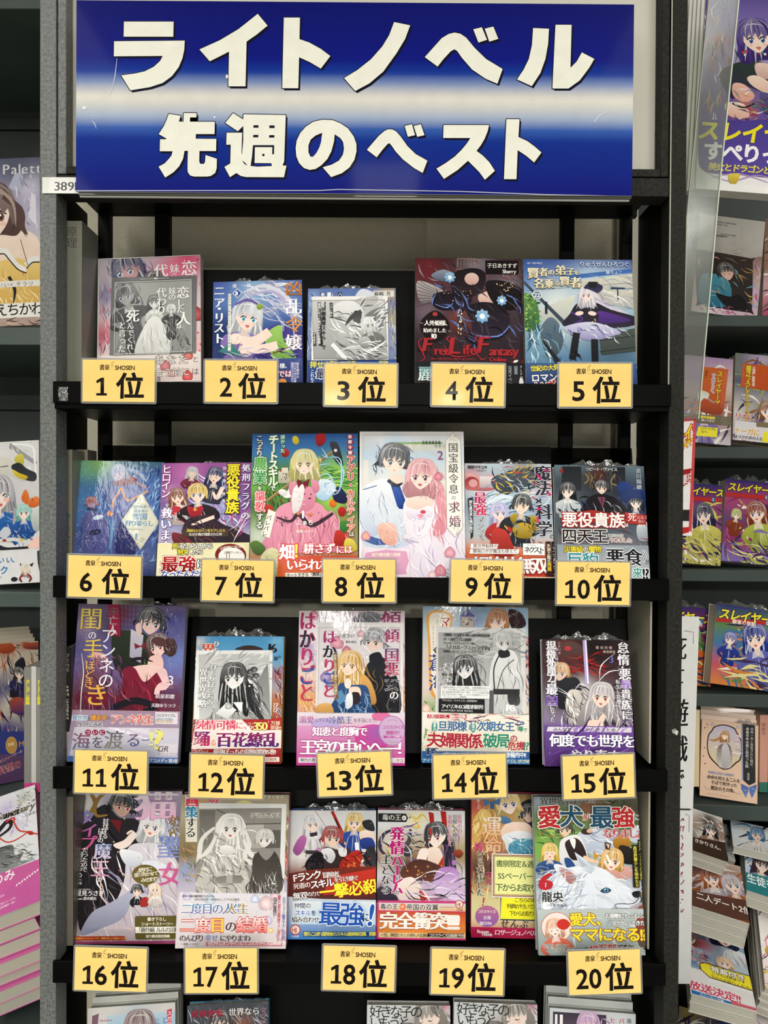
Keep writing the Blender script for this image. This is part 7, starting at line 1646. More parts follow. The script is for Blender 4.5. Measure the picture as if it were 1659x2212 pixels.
def k18(c):
 c.bg(['#dcdcdc', '#d4d4d8', '#e0dedc', '#e4e0dc', '#8a4a38', '#c8c4c0', '#dce4ec', '#8ab4dc', '#2c6cb4'], [(330, 560, 110, '#5a3028'), (560, 640, 100, '#b83424'), (600, 260, 70, '#c8ccd4')], nx=22, ny=28)
 c.s_([(250, 180), (420, 440)], 3, '#9c2c24', smooth=False); c.s_([(360, 180), (470, 420), (560, 620)], 20, '#a82420', w2=30, smooth=False); c.s_([(378, 230), (480, 470)], 10, '#3c1414', smooth=False)
 c.fig(228, 270, 60, '#d4d2d8', '#dcd8dc', eye='#8a90a8', hl=2.0, body=4.4, tilt=-6, mouth=0, turn=.1, top=.9); c.q([(150, 350), (190, 360), (170, 440), (130, 480), (100, 440)], '#b868a8', '#944c8a'); c.q([(240, 450), (280, 430), (290, 540), (200, 560)], '#b87ab0', '#d8d0d8'); c.rect(185, 445, 270, 470, '#3c3438'); c.p([(210, 330), (262, 320), (262, 345), (215, 355)], '#34303c')
 c.fig(510, 255, 58, '#dcbc72', '#2c4ca0', eye='#4a5a90', hl=2.6, body=4.0, tilt=4, turn=-.05, mouth=2); c.q([(540, 320), (620, 310), (640, 370), (560, 390)], '#f4e0d4', '#e0c4b4'); c.q([(545, 370), (620, 360), (640, 430), (560, 430)], '#2c4494', '#1c2c6c'); c.q([(560, 250), (620, 240), (640, 310), (580, 300)], '#26262c'); c.q([(590, 430), (640, 430), (640, 560), (560, 530)], '#26262c', '#3c3c44'); c.s_([(520, 390), (530, 480), (560, 520)], 26, '#f0f0f4', w2=20)
 c.q([(300, 430), (400, 440), (480, 440), (500, 600), (400, 620), (280, 600)], '#3c2c28', '#2a1c1a'); c.q([(290, 440), (350, 430), (380, 480), (350, 530), (300, 490)], '#e4e4e8', '#b8b8c0'); c.q([(400, 430), (450, 430), (450, 480), (410, 480)], '#e0e0e4')
 c.q([(230, 470), (290, 460), (300, 560), (220, 600), (180, 540)], '#17141a', '#0f0d10'); c.hatch(60, 190, 460, 320, 600, ['#0a090c', '#3a3038'], 44, 9, 120, 60)
 c.fig(358, 360, 68, '#8c2824', '#3c2c28', skin='#ecccb8', eye='#4a3838', hl=.3, body=0, tilt=4, turn=.12, mouth=0); c.hatch(40, 300, 290, 430, 410, ['#c8504a', '#5a1614'], 70, 9, 80, 40)
 c.q([(430, 500), (520, 440), (560, 480), (540, 560), (600, 640), (420, 640), (400, 570)], '#b82c20', '#841a14'); c.hatch(50, 410, 460, 590, 640, ['#e0583c', '#4a0f0c', '#d8a050', '#2c0c0a'], 60, 9, 40, 60); c.s_([(560, 470), (620, 560), (648, 640)], 18, '#1c1a20', w2=4)
 c.p([(70, 600), (240, 570), (640, 545), (650, 770), (70, 790)], '#7a2c20', '#4a2420'); c.p([(330, 620), (650, 560), (650, 700), (300, 740)], '#c83428', '#b02c20'); c.p([(70, 750), (300, 765), (650, 770), (650, 1030), (70, 1030)], '#ccd4dc', '#2c74bc'); c.p([(100, 780), (640, 780), (640, 930), (90, 930)], '#dce4ea', '#b8d0e4')
 c.t('Fランク', 98, 600, 62, '#ffffff', b=.02, o='#5a2418', ow=.07, rot=-9, sp=.84); c.t('冒険者、', 290, 588, 44, '#f4ece8', m=.02, o='#5a2418', ow=.05, sp=.8, rot=-4); c.t('死者の', 100, 665, 42, '#f4ece8', m=.02, o='#5a2418', ow=.06, rot=-8, sp=.88); c.t('スキル', 208, 645, 60, '#ffffff', b=.02, o='#5a2418', ow=.07, rot=-8, sp=.84); c.t('を引き継ぐ', 366, 622, 38, '#f4ece8', m=.02, o='#5a2418', ow=.06, rot=-6, sp=.84)
 c.t('無双', 98, 725, 50, '#ffffff', b=.015, o='#4a2018', ow=.07, rot=-6, sp=.94); c.t('の力で', 190, 718, 34, '#f4ece8', m=.02, o='#4a2018', ow=.06, rot=-4, sp=.8); c.t('一撃必殺', 268, 675, 100, '#f4ec3c', b=.022, o='#a8201c', ow=.04, rot=-7, sp=.95)
 c.t('仲間の', 110, 790, 38, '#1c2c54', b=.018, o='#ffffff', ow=.06, sp=.94); c.t('スキル', 112, 838, 38, '#2c58ac', b=.02, o='#ffffff', ow=.06, sp=.9, sh=.1); c.t('を', 218, 838, 36, '#1c2c54', b=.018); c.t('組み合わせ', 90, 880, 40, '#1c1c24', b=.018, o='#ffffff', ow=.06, sp=.9); c.t('最強', 270, 780, 160, '#2456b0', b=.02, o='#ffffff', ow=.03, sp=.86, o2='#5a90cc', o2w=.05, rot=2); c.t('に', 545, 850, 66, '#1c2c54', m=.02, b=.005); c.t('!', 590, 770, 190, '#2456b0', b=.02, sh=.15, o='#ffffff', ow=.03)
 c.p([(165, 975), (640, 975), (636, 1010), (165, 1010)], '#1c4a84'); c.t('落ちこぼれ冒険者のスキル継承無双譚、開幕！', 168, 978, 29, '#f0e850', b=.016, sp=.81)
 c.e(116, 965, 34, 34, '#b83c30'); c.e(116, 965, 28, 28, '#e8d8d0'); c.t('HJ', 94, 948, 36, '#b83c30', b=.02, sp=.8); c.t('HJ文庫', 94, 1000, 15, '#e8ecf0', b=.01)


def k19a(c):
 c.bg(['#dcdcdc', '#d8d8dc', '#b8a888', '#9c8460', '#cfc8cc', '#c8b8cc', '#b83878', '#c84a60', '#c02868'], [(860, 560, 90, '#3c2424'), (1000, 550, 80, '#a04030'), (760, 420, 60, '#e8e4e8'), (1150, 700, 80, '#d0b4dc'), (850, 700, 80, '#e0d8d8'), (690, 700, 40, '#4a3a50'), (920, 240, 60, '#e4d8a0')], nx=22, ny=30)
 for pts in ([(860, 190), (920, 230), (960, 200), (1000, 250)], [(900, 230), (940, 290), (880, 270)], [(1130, 240), (1180, 300), (1120, 330)], [(680, 400), (740, 440), (690, 490)], [(700, 500), (760, 460)]): c.s_(pts, 14, '#d8b848', w2=4, w0=4)
 c.p([(1000, 180), (1035, 190), (1040, 270), (1010, 260)], '#b02420'); c.p([(1080, 175), (1118, 178), (1125, 290), (1095, 290)], '#b02420')
 c.s_([(800, 290), (700, 340), (680, 440), (760, 500)], 30, '#3a3048', w2=6, w0=10); c.s_([(880, 300), (860, 400), (760, 400)], 34, '#4a4450', w2=8, w0=16); c.e(860, 450, 36, 36, '#4a4448', '#332e32'); c.hatch(40, 670, 270, 900, 620, ['#7a4aa0', '#2c2430', '#c8c4cc', '#5a5060'], 140, 12, 30, 50)
 c.q([(1070, 300), (1140, 330), (1170, 440), (1180, 620), (1110, 600), (1100, 420)], '#24202a', '#3a3442'); c.hatch(40, 1080, 300, 1180, 640, ['#5a5464', '#121016', '#8a4aa0'], 150, 10, 80, 14)
 c.q([(960, 440), (1060, 420), (1100, 500), (1080, 560), (960, 560), (920, 500)], '#f2e0d4', '#e0c0b0'); c.p([(980, 420), (1000, 400), (990, 540), (1060, 540), (1100, 470), (1100, 570), (960, 580)], '#c8402c', '#a02c20'); c.q([(940, 440), (1000, 440), (960, 560), (920, 560)], '#f4e4da')
 c.fig(1055, 345, 82, '#26222c', '#b83424', skin='#f4e4da', eye='#a84848', hl=.8, body=0, tilt=-10, turn=-.3, mouth=0); c.s_([(1010, 290), (1020, 340)], 16, '#b8342c', smooth=False); c.hatch(30, 980, 260, 1130, 370, ['#12101a', '#4a4458'], 80, 9, 60, 40)
 c.q([(830, 560), (940, 500), (1100, 560), (1080, 640), (920, 640), (820, 620)], '#4a2c28', '#6a3a2c'); c.dots(40, 830, 540, 1090, 640, ['#d8a850', '#3a2020', '#b87a3c'], 4, 8, '*')
 c.q([(800, 660), (890, 620), (960, 700), (1000, 780), (820, 780)], '#f2e2da', '#dcc4bc'); c.q([(1060, 570), (1180, 560), (1220, 700), (1240, 780), (1040, 720)], '#b07ac0', '#e0d0e8'); c.q([(940, 700), (1000, 780), (950, 780)], '#b83424'); c.hatch(50, 840, 590, 1230, 780, ['#f4ecf4', '#3a3040', '#c8a8d8', '#1c181c'], 150, 10, 10, 40)
 c.q([(1160, 460), (1200, 430), (1230, 460), (1200, 490)], '#a84a2c', '#5a2418'); c.e(1168, 520, 16, 18, '#a878c0'); c.q([(660, 700), (740, 690), (800, 790), (660, 790)], '#3c3044', '#241c2c')
 c.p([(664, 195), (850, 195), (864, 224), (850, 252), (664, 252)], '#201e22'); c.t('毒の王', 690, 200, 44, '#e8e4dc', m=.02, sp=.96); c.e(837, 224, 15, 17, '#e8e4dc'); c.t('6', 830, 213, 22, '#201e22', m=.02); c.t('✦', 868, 210, 20, '#3c3840')
 for ch, y in (('発', 285), ('情', 378)): c.t(ch, 742, y, 98, '#b81c70', m=.04, b=.012, o='#f4f0f2', ow=.05)
 c.t('ハーレム', 752, 474, 80, '#b81c70', v=1, m=.04, b=.015, o='#f4f0f2', ow=.05, sp=.76); c.t('の', 768, 705, 38, '#2c2428', m=.02, o='#f4f0f2', ow=.06); c.t('主', 682, 470, 72, '#1c181c', m=.03, o='#f4f0f2', ow=.05); c.t('となる', 684, 545, 66, '#1c181c', v=1, m=.03, o='#f4f0f2', ow=.05, sp=.96)
 c.t('最強の力に', 1192, 195, 32, '#b82c6c', v=1, m=.015, o='#f4f0f2', ow=.04, sp=.98); c.t('覚醒した俺は', 1160, 200, 32, '#2c2428', v=1, m=.015, o='#f4f0f2', ow=.04, sp=.94); c.t('美姫たちを従え', 1126, 200, 32, '#b82c6c', v=1, m=.015, o='#f4f0f2', ow=.04, sp=.94); c.t('レオナールD', 1118, 652, 22, '#f4ecf4', b=.012, o='#a04a8c', ow=.06, sp=.9); c.t('をん', 1180, 682, 20, '#f4ecf4', b=.01, o='#a04a8c', ow=.06)
 c.p([(664, 775), (1246, 775), (1246, 1030), (658, 1030)], '#c8407c', '#d0387c'); c.rect(672, 790, 1240, 840, '#d8d0d0', '#e8b880'); c.rect(672, 985, 1236, 1016, '#ecd8a0'); c.t('毒の王', 680, 796, 40, '#201c20', b=.016, o='#f4ecec', ow=.05, sp=.98); c.e(828, 815, 22, 22, '#e87a4c'); c.t('VS', 812, 802, 24, '#f8f0e8', b=.01, sp=.8); c.t('帝国の双翼', 852, 796, 42, '#201c20', b=.016, o='#f4ecec', ow=.05, sp=1.0); c.s_([(1070, 815), (1160, 815)], 2, '#3c3034', smooth=False)
 c.rect(668, 846, 1238, 985, '#c84a34', '#e89040'); c.t('完全衝突', 678, 850, 116, '#f4ece0', m=.04, b=.018, o='#7a241c', ow=.035, sp=.95, c2='#f8f0e8'); c.t('!!!!', 1118, 845, 130, '#f8f0e8', m=.05, b=.02, sp=.66)
 c.t('一方、美姫たちとの夜も大乱戦!?', 682, 987, 26, '#4a1c24', b=.014, sp=.82); c.rect(990, 984, 1226, 1010, '#24181c'); c.t('コミカライズ企画進行中!!', 996, 985, 25, '#f8f0e0', b=.014, sp=.8); c.e(1198, 794, 28, 28, '#b83c30'); c.e(1198, 794, 23, 23, '#e8d8d0'); c.t('HJ', 1180, 780, 30, '#b83c30', b=.02, sp=.8); c.t('HJ文庫', 1180, 824, 14, '#3c3034', b=.01)


def k19b(c):
 c.bg(['#8a6a4c', '#b89050', '#c88a5c', '#9a6a50', '#6a4a44', '#d0c08c', '#dcd4a4', '#b8244c'], [(110, 300, 90, '#d88a4a'), (90, 180, 60, '#c8484c'), (440, 200, 60, '#c8c480'), (130, 620, 80, '#4a342c'), (420, 400, 90, '#5a94a8')], nx=20, ny=26)
 c.hatch(50, 60, 380, 220, 760, ['#2c1c18', '#c87848', '#7a4a34', '#f0d8b0'], 100, 14, 60, 50)
 c.q([(400, 170), (480, 120), (510, 180), (510, 330), (430, 260)], '#26222c', '#3a3040')
 c.fig(480, 230, 68, '#24242c', '#3c2c2c', skin='#dcb8a0', hl=.2, body=0, mouth=0, turn=-.2)
 c.q([(130, 200), (200, 240), (160, 340), (100, 420), (60, 500), (70, 300)], '#e8c878', '#c89850'); c.hatch(50, 70, 130, 280, 480, ['#f4e0a0', '#b07c40', '#dcb468'], 150, 12, 100, 30)
 c.fig(320, 155, 88, '#e4c680', '#dce4ec', skin='#f8e2d4', eye='#4a5aa8', hl=.9, body=0, tilt=-10, turn=.12, mouth=0); c.q([(280, 330), (340, 290), (470, 300), (500, 400), (320, 420), (270, 380)], '#f6dccc', '#e8c4b0'); c.q([(280, 390), (400, 350), (500, 380), (510, 480), (330, 500), (300, 440)], '#f0f0f4', '#c8d0e0'); c.q([(340, 440), (500, 410), (520, 560), (350, 560)], '#5aa0bc', '#3c7c9c'); c.hatch(30, 310, 380, 500, 540, ['#a8d4e4', '#2c5c78', '#ffffff'], 70, 9, 40, 60)
 c.q([(270, 250), (320, 255), (345, 290), (280, 300)], '#5a84a8', '#3c6490'); c.p([(135, 120), (200, 150), (150, 180)], '#4a74a4'); c.p([(200, 150), (270, 110), (260, 170)], '#4a74a4'); c.p([(190, 150), (220, 150), (220, 200), (190, 195)], '#3c6490')
 c.t('咲', 122, 84, 40, '#f4ecd8', m=.01); c.t('御子柴リョウ', 92, 84, 24, '#f4ecd8', v=1, m=.005, sp=.85)
 c.t('運', 130, 250, 148, '#f6f0e6', m=.015, c2='#e8b890'); c.t('命', 150, 400, 130, '#e8a878', m=.015, c2='#f0c8a8'); c.t('恋', 160, 640, 110, '#b84a6c', m=.02); c.t('捧', 76, 438, 74, '#d04a80', m=.02); c.t('げられました', 96, 505, 58, '#2c241c', v=1, m=.02, o='#f4ecd4', ow=.05, sp=.92); c.t('！', 130, 828, 74, '#b83048', m=.02, sh=.15); c.t('を', 228, 810, 28, '#2c241c'); c.t('せんぶ', 272, 985, 62, '#3c342c', m=.02, sh=.15, sp=1.1)
 c.e(176, 965, 84, 74, '#b86a88', '#8a5aa8'); c.t('コミカライズ', 108, 920, 25, '#f4e8e8', b=.008, sp=.84); c.t('企画', 148, 960, 28, '#f4e8e8', b=.008); c.t('進行中!!', 120, 1002, 28, '#f4e8e8', b=.008, sp=.92)
 c.rect(50, 1042, 760, 1120, '#b0204c', '#98183c'); c.t('Rosage', 106, 1055, 34, '#f0dce0', m=.03, sp=.78); c.t('Novels', 140, 1076, 32, '#f0dce0', m=.03, sp=.78); c.t('ロサージュノベルス', 228, 1054, 44, '#f0dce0', m=.02, sh=.15, sp=.86)


def k19card(c):
 c.bg(['#e8e8a8'])
 c.frame(206, 516, 760, 828, 8, '#f0ece4'); c.frame(214, 524, 752, 820, 6, '#8a2c2c'); c.frame(224, 534, 742, 810, 4, '#8a2c2c')
 c.rect(230, 540, 736, 804, '#ecec9c'); c.t('書泉限定＆週', 236, 562, 52, '#1c4a2c', b=.01, sp=.86); c.t('SSペーパー', 250, 648, 54, '#1c4a2c', b=.008, sp=.94); c.t('下からお取り', 230, 728, 58, '#1c4a2c', b=.01, sp=.86)


def k19slip(c):
 c.bg(['#f0ec40'])
 c.frame(264, 780, 760, 990, 8, '#1c2c5c'); c.rect(272, 788, 752, 982, '#f4ee34'); c.t('こちらの本には', 362, 826, 38, '#1c1c1c', b=.008, sp=.82); c.t('特典が付いています', 312, 872, 38, '#1c1c1c', b=.008, sp=.82); c.t('下からお取りください', 330, 922, 38, '#1c1c1c', b=.008, sp=.76)


def k20(c):
 c.bg(['#7a7a6a', '#5a7a44', '#6a8a4a', '#7a9a50', '#8a9ab4', '#c0c8d0', '#b4bcc8', '#a8b4b8', '#7c8c84'], [(1180, 180, 130, '#4a4638'), (900, 150, 90, '#8a5a48'), (560, 450, 90, '#7cb04c'), (580, 120, 70, '#a8b4c8'), (980, 700, 220, '#d4d8e0'), (1240, 950, 80, '#b04a3c'), (560, 1000, 70, '#6a8aac')], nx=26, ny=34)
 c.hatch(90, 900, 90, 1270, 330, ['#2c2c20', '#6a6a4c', '#8a4a40', '#a8a080'], 60, 12, 30, 70); c.hatch(60, 520, 220, 760, 420, ['#8ab858', '#3c6a30', '#c85a48', '#a8d070'], 90, 14, 20, 30)
 c.q([(810, 360), (900, 310), (1020, 320), (1160, 380), (1060, 470), (920, 500), (840, 430)], '#dce0ec', '#a8b4cc'); c.hatch(50, 820, 330, 1120, 490, ['#ffffff', '#8a94b4', '#c4cce0'], 130, 12, 20, 40); c.q([(1180, 320), (1260, 290), (1290, 360), (1240, 420), (1180, 400)], '#e4e8f0', '#bcc4d4')
 c.q([(690, 420), (740, 370), (820, 360), (860, 430), (880, 520), (820, 600), (700, 580)], '#ecebea', '#cfd0d4'); c.q([(730, 410), (800, 380), (850, 430), (870, 520), (780, 540), (740, 480)], '#3a2c2c', '#2a2020'); c.q([(760, 390), (800, 390), (790, 460)], '#f0f0f0'); c.fig(730, 320, 56, '#2c2420', '#e8e8ea', skin='#f0d0b4', eye='#6a4a34', hl=.15, body=0, turn=-.08, mouth=1); c.s_([(850, 520), (900, 540), (960, 560)], 30, '#e8c4a8', w2=12)
 c.e(880, 335, 40, 22, '#3c302c'); c.e(900, 330, 22, 14, '#e0bca4')
 c.fig(620, 480, 56, '#e4c058', '#34548c', eye='#5a4a3c', hl=2.6, body=3.8, closed=1, mouth=2); c.q([(720, 530), (760, 530), (800, 600), (740, 600)], '#2c4c84')
 c.q([(1060, 400), (1120, 350), (1180, 400), (1160, 470), (1080, 460)], '#c89038', '#8a5c20'); c.q([(1100, 440), (1190, 460), (1230, 560), (1120, 560)], '#2c2824', '#1c1a18')
 c.q([(970, 620), (1080, 580), (1180, 600), (1190, 660), (1080, 690), (980, 680)], '#d8a49c', '#c49088'); c.fig(1048, 545, 78, '#d8a850', '#d8a49c', eye='#6a4a44', hl=.9, body=0, tilt=10, turn=0, mouth=2); c.s_([(1010, 500), (1040, 580)], 16, '#f4ecdc'); c.p([(920, 470), (945, 500), (975, 500), (930, 540)], '#c89038'); c.p([(1000, 410), (1045, 420), (1035, 470), (1005, 460)], '#4a3428'); c.p([(1008, 420), (1035, 428), (1028, 460)], '#e0c0b8')
 # white wolf
 c.q([(560, 760), (640, 640), (760, 590), (900, 580), (1000, 610), (1080, 680), (1160, 740), (1240, 780), (1225, 840), (1140, 880), (1040, 880), (960, 940), (860, 1020), (640, 1000), (560, 920)], '#e4e8f0', '#ccd4e0')
 c.q([(645, 580), (690, 570), (780, 620), (830, 680), (790, 720), (700, 680)], '#e8ecf2', '#cfd4de'); c.q([(680, 590), (740, 610), (800, 660), (760, 710), (710, 660)], '#c8918a', '#9c6a64'); c.p([(790, 480), (860, 530), (930, 600), (900, 640), (830, 600)], '#dfe4ec', '#b8c0ce'); c.p([(800, 500), (880, 580), (840, 590)], '#b0b8c6')
 c.hatch(180, 570, 600, 900, 980, ['#ffffff', '#b4bccc', '#d4dae4', '#9aa4b8'], 120, 10, 145, 40); c.hatch(60, 880, 620, 1200, 860, ['#f8fafc', '#c8d0dc'], 90, 7, 30, 30)
 c.q([(560, 860), (600, 820), (620, 880), (600, 940)], '#eceff4'); c.q([(960, 760), (1000, 735), (1035, 755), (1000, 775)], '#2c3038', '#3c4450'); c.e(1000, 755, 18, 15, '#6ab0d8', '#3a78b0'); c.e(1000, 755, 7, 8, '#101418'); c.e(994, 749, 4, 4, '#ffffff')
 c.q([(1180, 770), (1225, 760), (1240, 785), (1215, 810), (1185, 800)], '#16161a', '#2c2c30'); c.s_([(1225, 810), (1180, 850), (1080, 850), (1050, 870)], 5, '#3c3c44', w2=2); c.s_([(1060, 860), (1080, 920), (1100, 980)], 4, '#6c7078', w2=2)
 c.q([(1210, 900), (1300, 880), (1310, 1160), (1220, 1180)], '#8a4a40', '#4a5c4c'); c.hatch(70, 1200, 720, 1310, 1180, ['#c0685c', '#3c5040', '#d8b0a8', '#7a8898', '#2c3a34'], 60, 14, 60, 60)
 c.t('異世界転移', 554, 78, 62, '#33383c', b=.008, m=.01, sp=.9, sx=1.05, o='#dfe0da', ow=.025); c.t('したら', 862, 92, 34, '#33383c', b=.008, sp=.76, o='#dfe0da', ow=.04)
 c.t('愛', 536, 140, 170, '#b82c30', b=.028, o='#f2eee4', ow=.035, o2='#6a5a4a', o2w=.05); c.t('犬', 690, 140, 165, '#24506c', b=.028, o='#f2eee4', ow=.035, o2='#6a5a4a', o2w=.05); c.t('が', 845, 200, 54, '#b83438', b=.015, o='#f2eee4', ow=.05); c.t('最', 898, 145, 170, '#24506c', b=.026, o='#f2eee4', ow=.035, o2='#6a5a4a', o2w=.05); c.t('強', 1050, 150, 160, '#b82c30', b=.026, o='#f2eee4', ow=.035, o2='#6a5a4a', o2w=.05); c.t('に', 1200, 205, 50, '#3c5c6c', b=.01, o='#f2eee4', ow=.05)
 c.t('なりました', 988, 310, 74, '#b8343c', m=.02, b=.006, o='#f2f0ec', ow=.04, sp=.78)
 c.rect(1228, 392, 1262, 686, '#26261c'); c.t('シルバーフェンリルと俺が', 1232, 400, 26, '#ecdc50', v=1, b=.014, sp=.9); c.rect(1186, 430, 1230, 735, '#26261c'); c.t('異世界暮らしを始めたら', 1192, 440, 27, '#ecdc50', v=1, b=.014, sp=.98, rot=-1)
 c.t('6', 545, 600, 170, '#b82c34', m=.07, b=.012, o='#f4f0ec', ow=.03, sh=.15); c.t('龍央', 554, 760, 76, '#16161a', b=.02, o='#f0f2f4', ow=.05); c.t('りりんら', 630, 845, 26, '#2c2c30', b=.012); c.t('イラスト', 584, 850, 14, '#2c2c30')
 c.p([(525, 885), (1300, 885), (1310, 1220), (530, 1220)], '#b8c0c0', '#8a9894'); c.hatch(40, 760, 890, 1290, 1180, ['#d8dce0', '#9ca8ac', '#c8ccd0'], 150, 14, 50, 40); c.q([(1200, 960), (1300, 940), (1300, 1160), (1210, 1140)], '#a03c34', '#3c4a44')
 c.e(655, 1010, 106, 106, '#c8604c'); c.e(655, 1010, 102, 102, '#ecdcd4'); c.fig(640, 1020, 62, '#e8b498', '#d8705a', skin='#f4e4dc', eye='#a04a3c', hl=1.1, body=2.2, closed=1, mouth=2, tilt=-6); c.e(700, 990, 44, 38, '#c8342c')
 c.t('愛犬、', 742, 912, 92, '#f0dc3c', b=.03, o='#8a4a24', ow=.04, sp=.98); c.t('ママになる!?', 740, 1012, 104, '#f0dc3c', b=.03, o='#8a4a24', ow=.04, sp=.92)
 c.t('お屋敷にもふもふの', 985, 915, 38, '#f8f8f6', b=.016, o='#3c4444', ow=.06, sp=.86); c.t('少女がやってきた！', 998, 965, 38, '#f8f8f6', b=.016, o='#3c4444', ow=.06, sp=.84)
 c.t('可愛い“娘”に', 560, 1125, 34, '#26221c', b=.012, o='#f0ece4', ow=.05, sp=.86, rot=1); c.t('レオも夢中！', 622, 1158, 30, '#26221c', b=.012, o='#f0ece4', ow=.05, sp=.88, rot=-3); c.t('シリーズ累計', 775, 1150, 17, '#26221c', b=.008); c.t('40万部', 862, 1128, 66, '#b02c2c', b=.025, sp=.94, o='#f0ece4', ow=.03, sh=.1); c.t('突破！', 1064, 1132, 56, '#26221c', b=.02, sp=.82, o='#f0ece4', ow=.03); c.t('GC NOVELS', 1200, 1150, 30, '#dcdcd8', b=.012)


G3 = 'ranked light novels'
book('purple evening cover with black-suited man embracing woman in red dress', VG, (206, 58), (896, 66), (840, 1078), (134, 1066), surf=R3, t=.012, spine='#b0a8c8', fn=k11, group=G3, seed=22, lean=.026, wrap=(-.1, .45, .005), material='print_film_crisp')
book('book with yellow spine and a monochrome kimono girl bonus card', VG, (966, 258), (1518, 266), (1504, 1080), (920, 1076), surf=R3, t=.016, spine='#e0a83c', fn=k12, group=G3, seed=23, lean=.028,
  sheets=[('bonus_card', (965, 352), (1445, 356), (942, 797), k12card, .0010, 'print_film', 'white-bordered monochrome card'), ], wrap=(-.4, .42, .013), material='print_film')
book('pink book with a colour bonus card of blonde lady and grey-haired man', VH, (138, 90), (812, 90), (815, 1080), (118, 1080), surf=R3, t=.012, spine='#c85a9c', fn=k13, group=G3, seed=24, lean=.028,
  sheets=[('bonus_card', (240, 165), (788, 165), (240, 747), k13card, .0010, 'print_film', 'white-bordered colour card')], wrap=(-.2, .4, .003))
book('book with monochrome bonus card of bespectacled maid and officer', VH, (926, 60), (1606, 64), (1606, 1068), (926, 1060), surf=R3, t=.012, spine='#c8d0d8', fn=k14, group=G3, seed=25, lean=.026,
  sheets=[('bonus_card', (1010, 192), (1584, 200), (1010, 742), k14card, .0010, 'print_film', 'white-bordered monochrome card')], wrap=(-.3, .3, .002))
book('dark purple cover with a white-haired girl and a sword of light', VI, (206, 272), (776, 276), (800, 1090), (230, 1085), surf=R3, t=.012, spine='#c8c0d0', fn=k15, group=G3, seed=26, lean=.028, wrap=(-.4, .45, .012), material='print_film')

book('dark cover of black-haired demon king lifting a white-haired saint', VJ, (218, 50), (895, 56), (868, 1068), (142, 1055), surf=R4, t=.012, spine='#6a5a6c', fn=k16, group=G3, seed=27, lean=.030, material='print_film', zr=.0)
book('book with monochrome bonus card of shouting long-haired girl and butler', VJ, (900, 58), (1608, 62), (1592, 1082), (852, 1080), surf=R4, t=.016, spine='#b87a88', fn=k17, group=G3, seed=28, lean=.028,
  sheets=[('bonus_card', (992, 115), (1566, 122), (985, 714), k17card, .0010, 'print_film', 'white-bordered monochrome card')], dz=-.004)
book('white cover with a red-haired swordsman between two women', VK, (84, 176), (652, 174), (650, 1030), (66, 1028), surf=R4, t=.014, spine='#2c6cb4', fn=k18, group=G3, seed=29, lean=.028, wrap=(-.35, .45, .012), material='print_film')
book('cover of a black-haired girl with purple ribbons and magenta lettering', VK, (662, 172), (1244, 172), (1244, 1030), (656, 1028), surf=R4, t=.014, spine='#b83878', fn=k19a, group=G3, seed=30, lean=.028, wrap=(-.4, .4, .012), material='print_film')
book('book with a yellow notice slip over its blonde lady romance cover', VL, (58, 84), (770, 84), (770, 1122), (64, 1116), surf=R4, t=.012, spine='#b0204c', fn=k19b, group=G3, seed=31, lean=.026, dz=.006,
  sheets=[('notice_slip', (264, 780), (760, 780), (272, 990), k19slip, .0010, 'print_film', 'bright yellow slip with a navy border'), ('notice_card', (206, 516), (760, 516), (206, 828), k19card, .0022, 'print_film', 'pale yellow card with a double brown border')])
book('cover of a huge white wolf head beside smiling villagers', VL, (515, 78), (1240, 82), (1312, 1214), (528, 1208), surf=R4, t=.014, spine='#a8b0b0', fn=k20, group=G3, seed=32, lean=.028, material='print')


# ------------------------------------------------------------------ fifth shelf, cut by the frame
def k21(c):
 c.bg(['#d0ccc8', '#c8c8cc', '#b8c8d8', '#b0c0d0'], [(600, 1560, 100, '#8ab0c8')]); c.rect(400, 1500, 860, 1640, '#b4c8d8', '#8ab4c8')
 c.p([(300, 1495), (345, 1480), (330, 1640), (296, 1640)], '#7a5a68'); c.t('Narakamoe', 350, 1520, 20, '#a04a5c', b=.012, sp=.86); c.fig(622, 1600, 110, '#8a7478', '#c8d0dc', skin='#f0dcd4', hl=2, body=3, sw=1.2); c.t('三', 716, 1540, 44, '#5a70a0', m=.01); c.t('口', 778, 1535, 48, '#5a70a0', m=.01); c.p([(805, 1490), (840, 1480), (835, 1640), (815, 1640)], '#c8405c'); c.t('スガラ', 805, 1495, 36, '#f0e8ec', v=1, b=.01)


def k22(c):
 c.bg(['#4a4c54', '#3c3e48', '#5a5a60', '#6a5c60'], [(1300, 1520, 70, '#8a5a44'), (1150, 1560, 100, '#343038')]); c.hatch(50, 930, 1370, 1480, 1500, ['#8a8c94', '#2c2e34', '#c8ccd0'], 90, 7, 70, 40)
 c.fig(1150, 1500, 84, '#2c2428', '#2c2c34', skin='#e8d0c8', hl=1.4, body=3, turn=.1); c.fig(1340, 1640, 84, '#d4ccc8', '#8a8a90', hl=1.6, body=2); c.t('貞操逆転', 954, 1402, 52, '#b02c44', m=.03, b=.01, sp=1.1, c2='#7a1c30'); c.t('世界なら', 1210, 1398, 54, '#ece8e6', m=.012, sp=.98); c.t('マジメ', 1430, 1400, 40, '#b87a8a', v=1, m=.01); c.t('貞操', 945, 1520, 30, '#c8c4c0', v=1, m=.01)


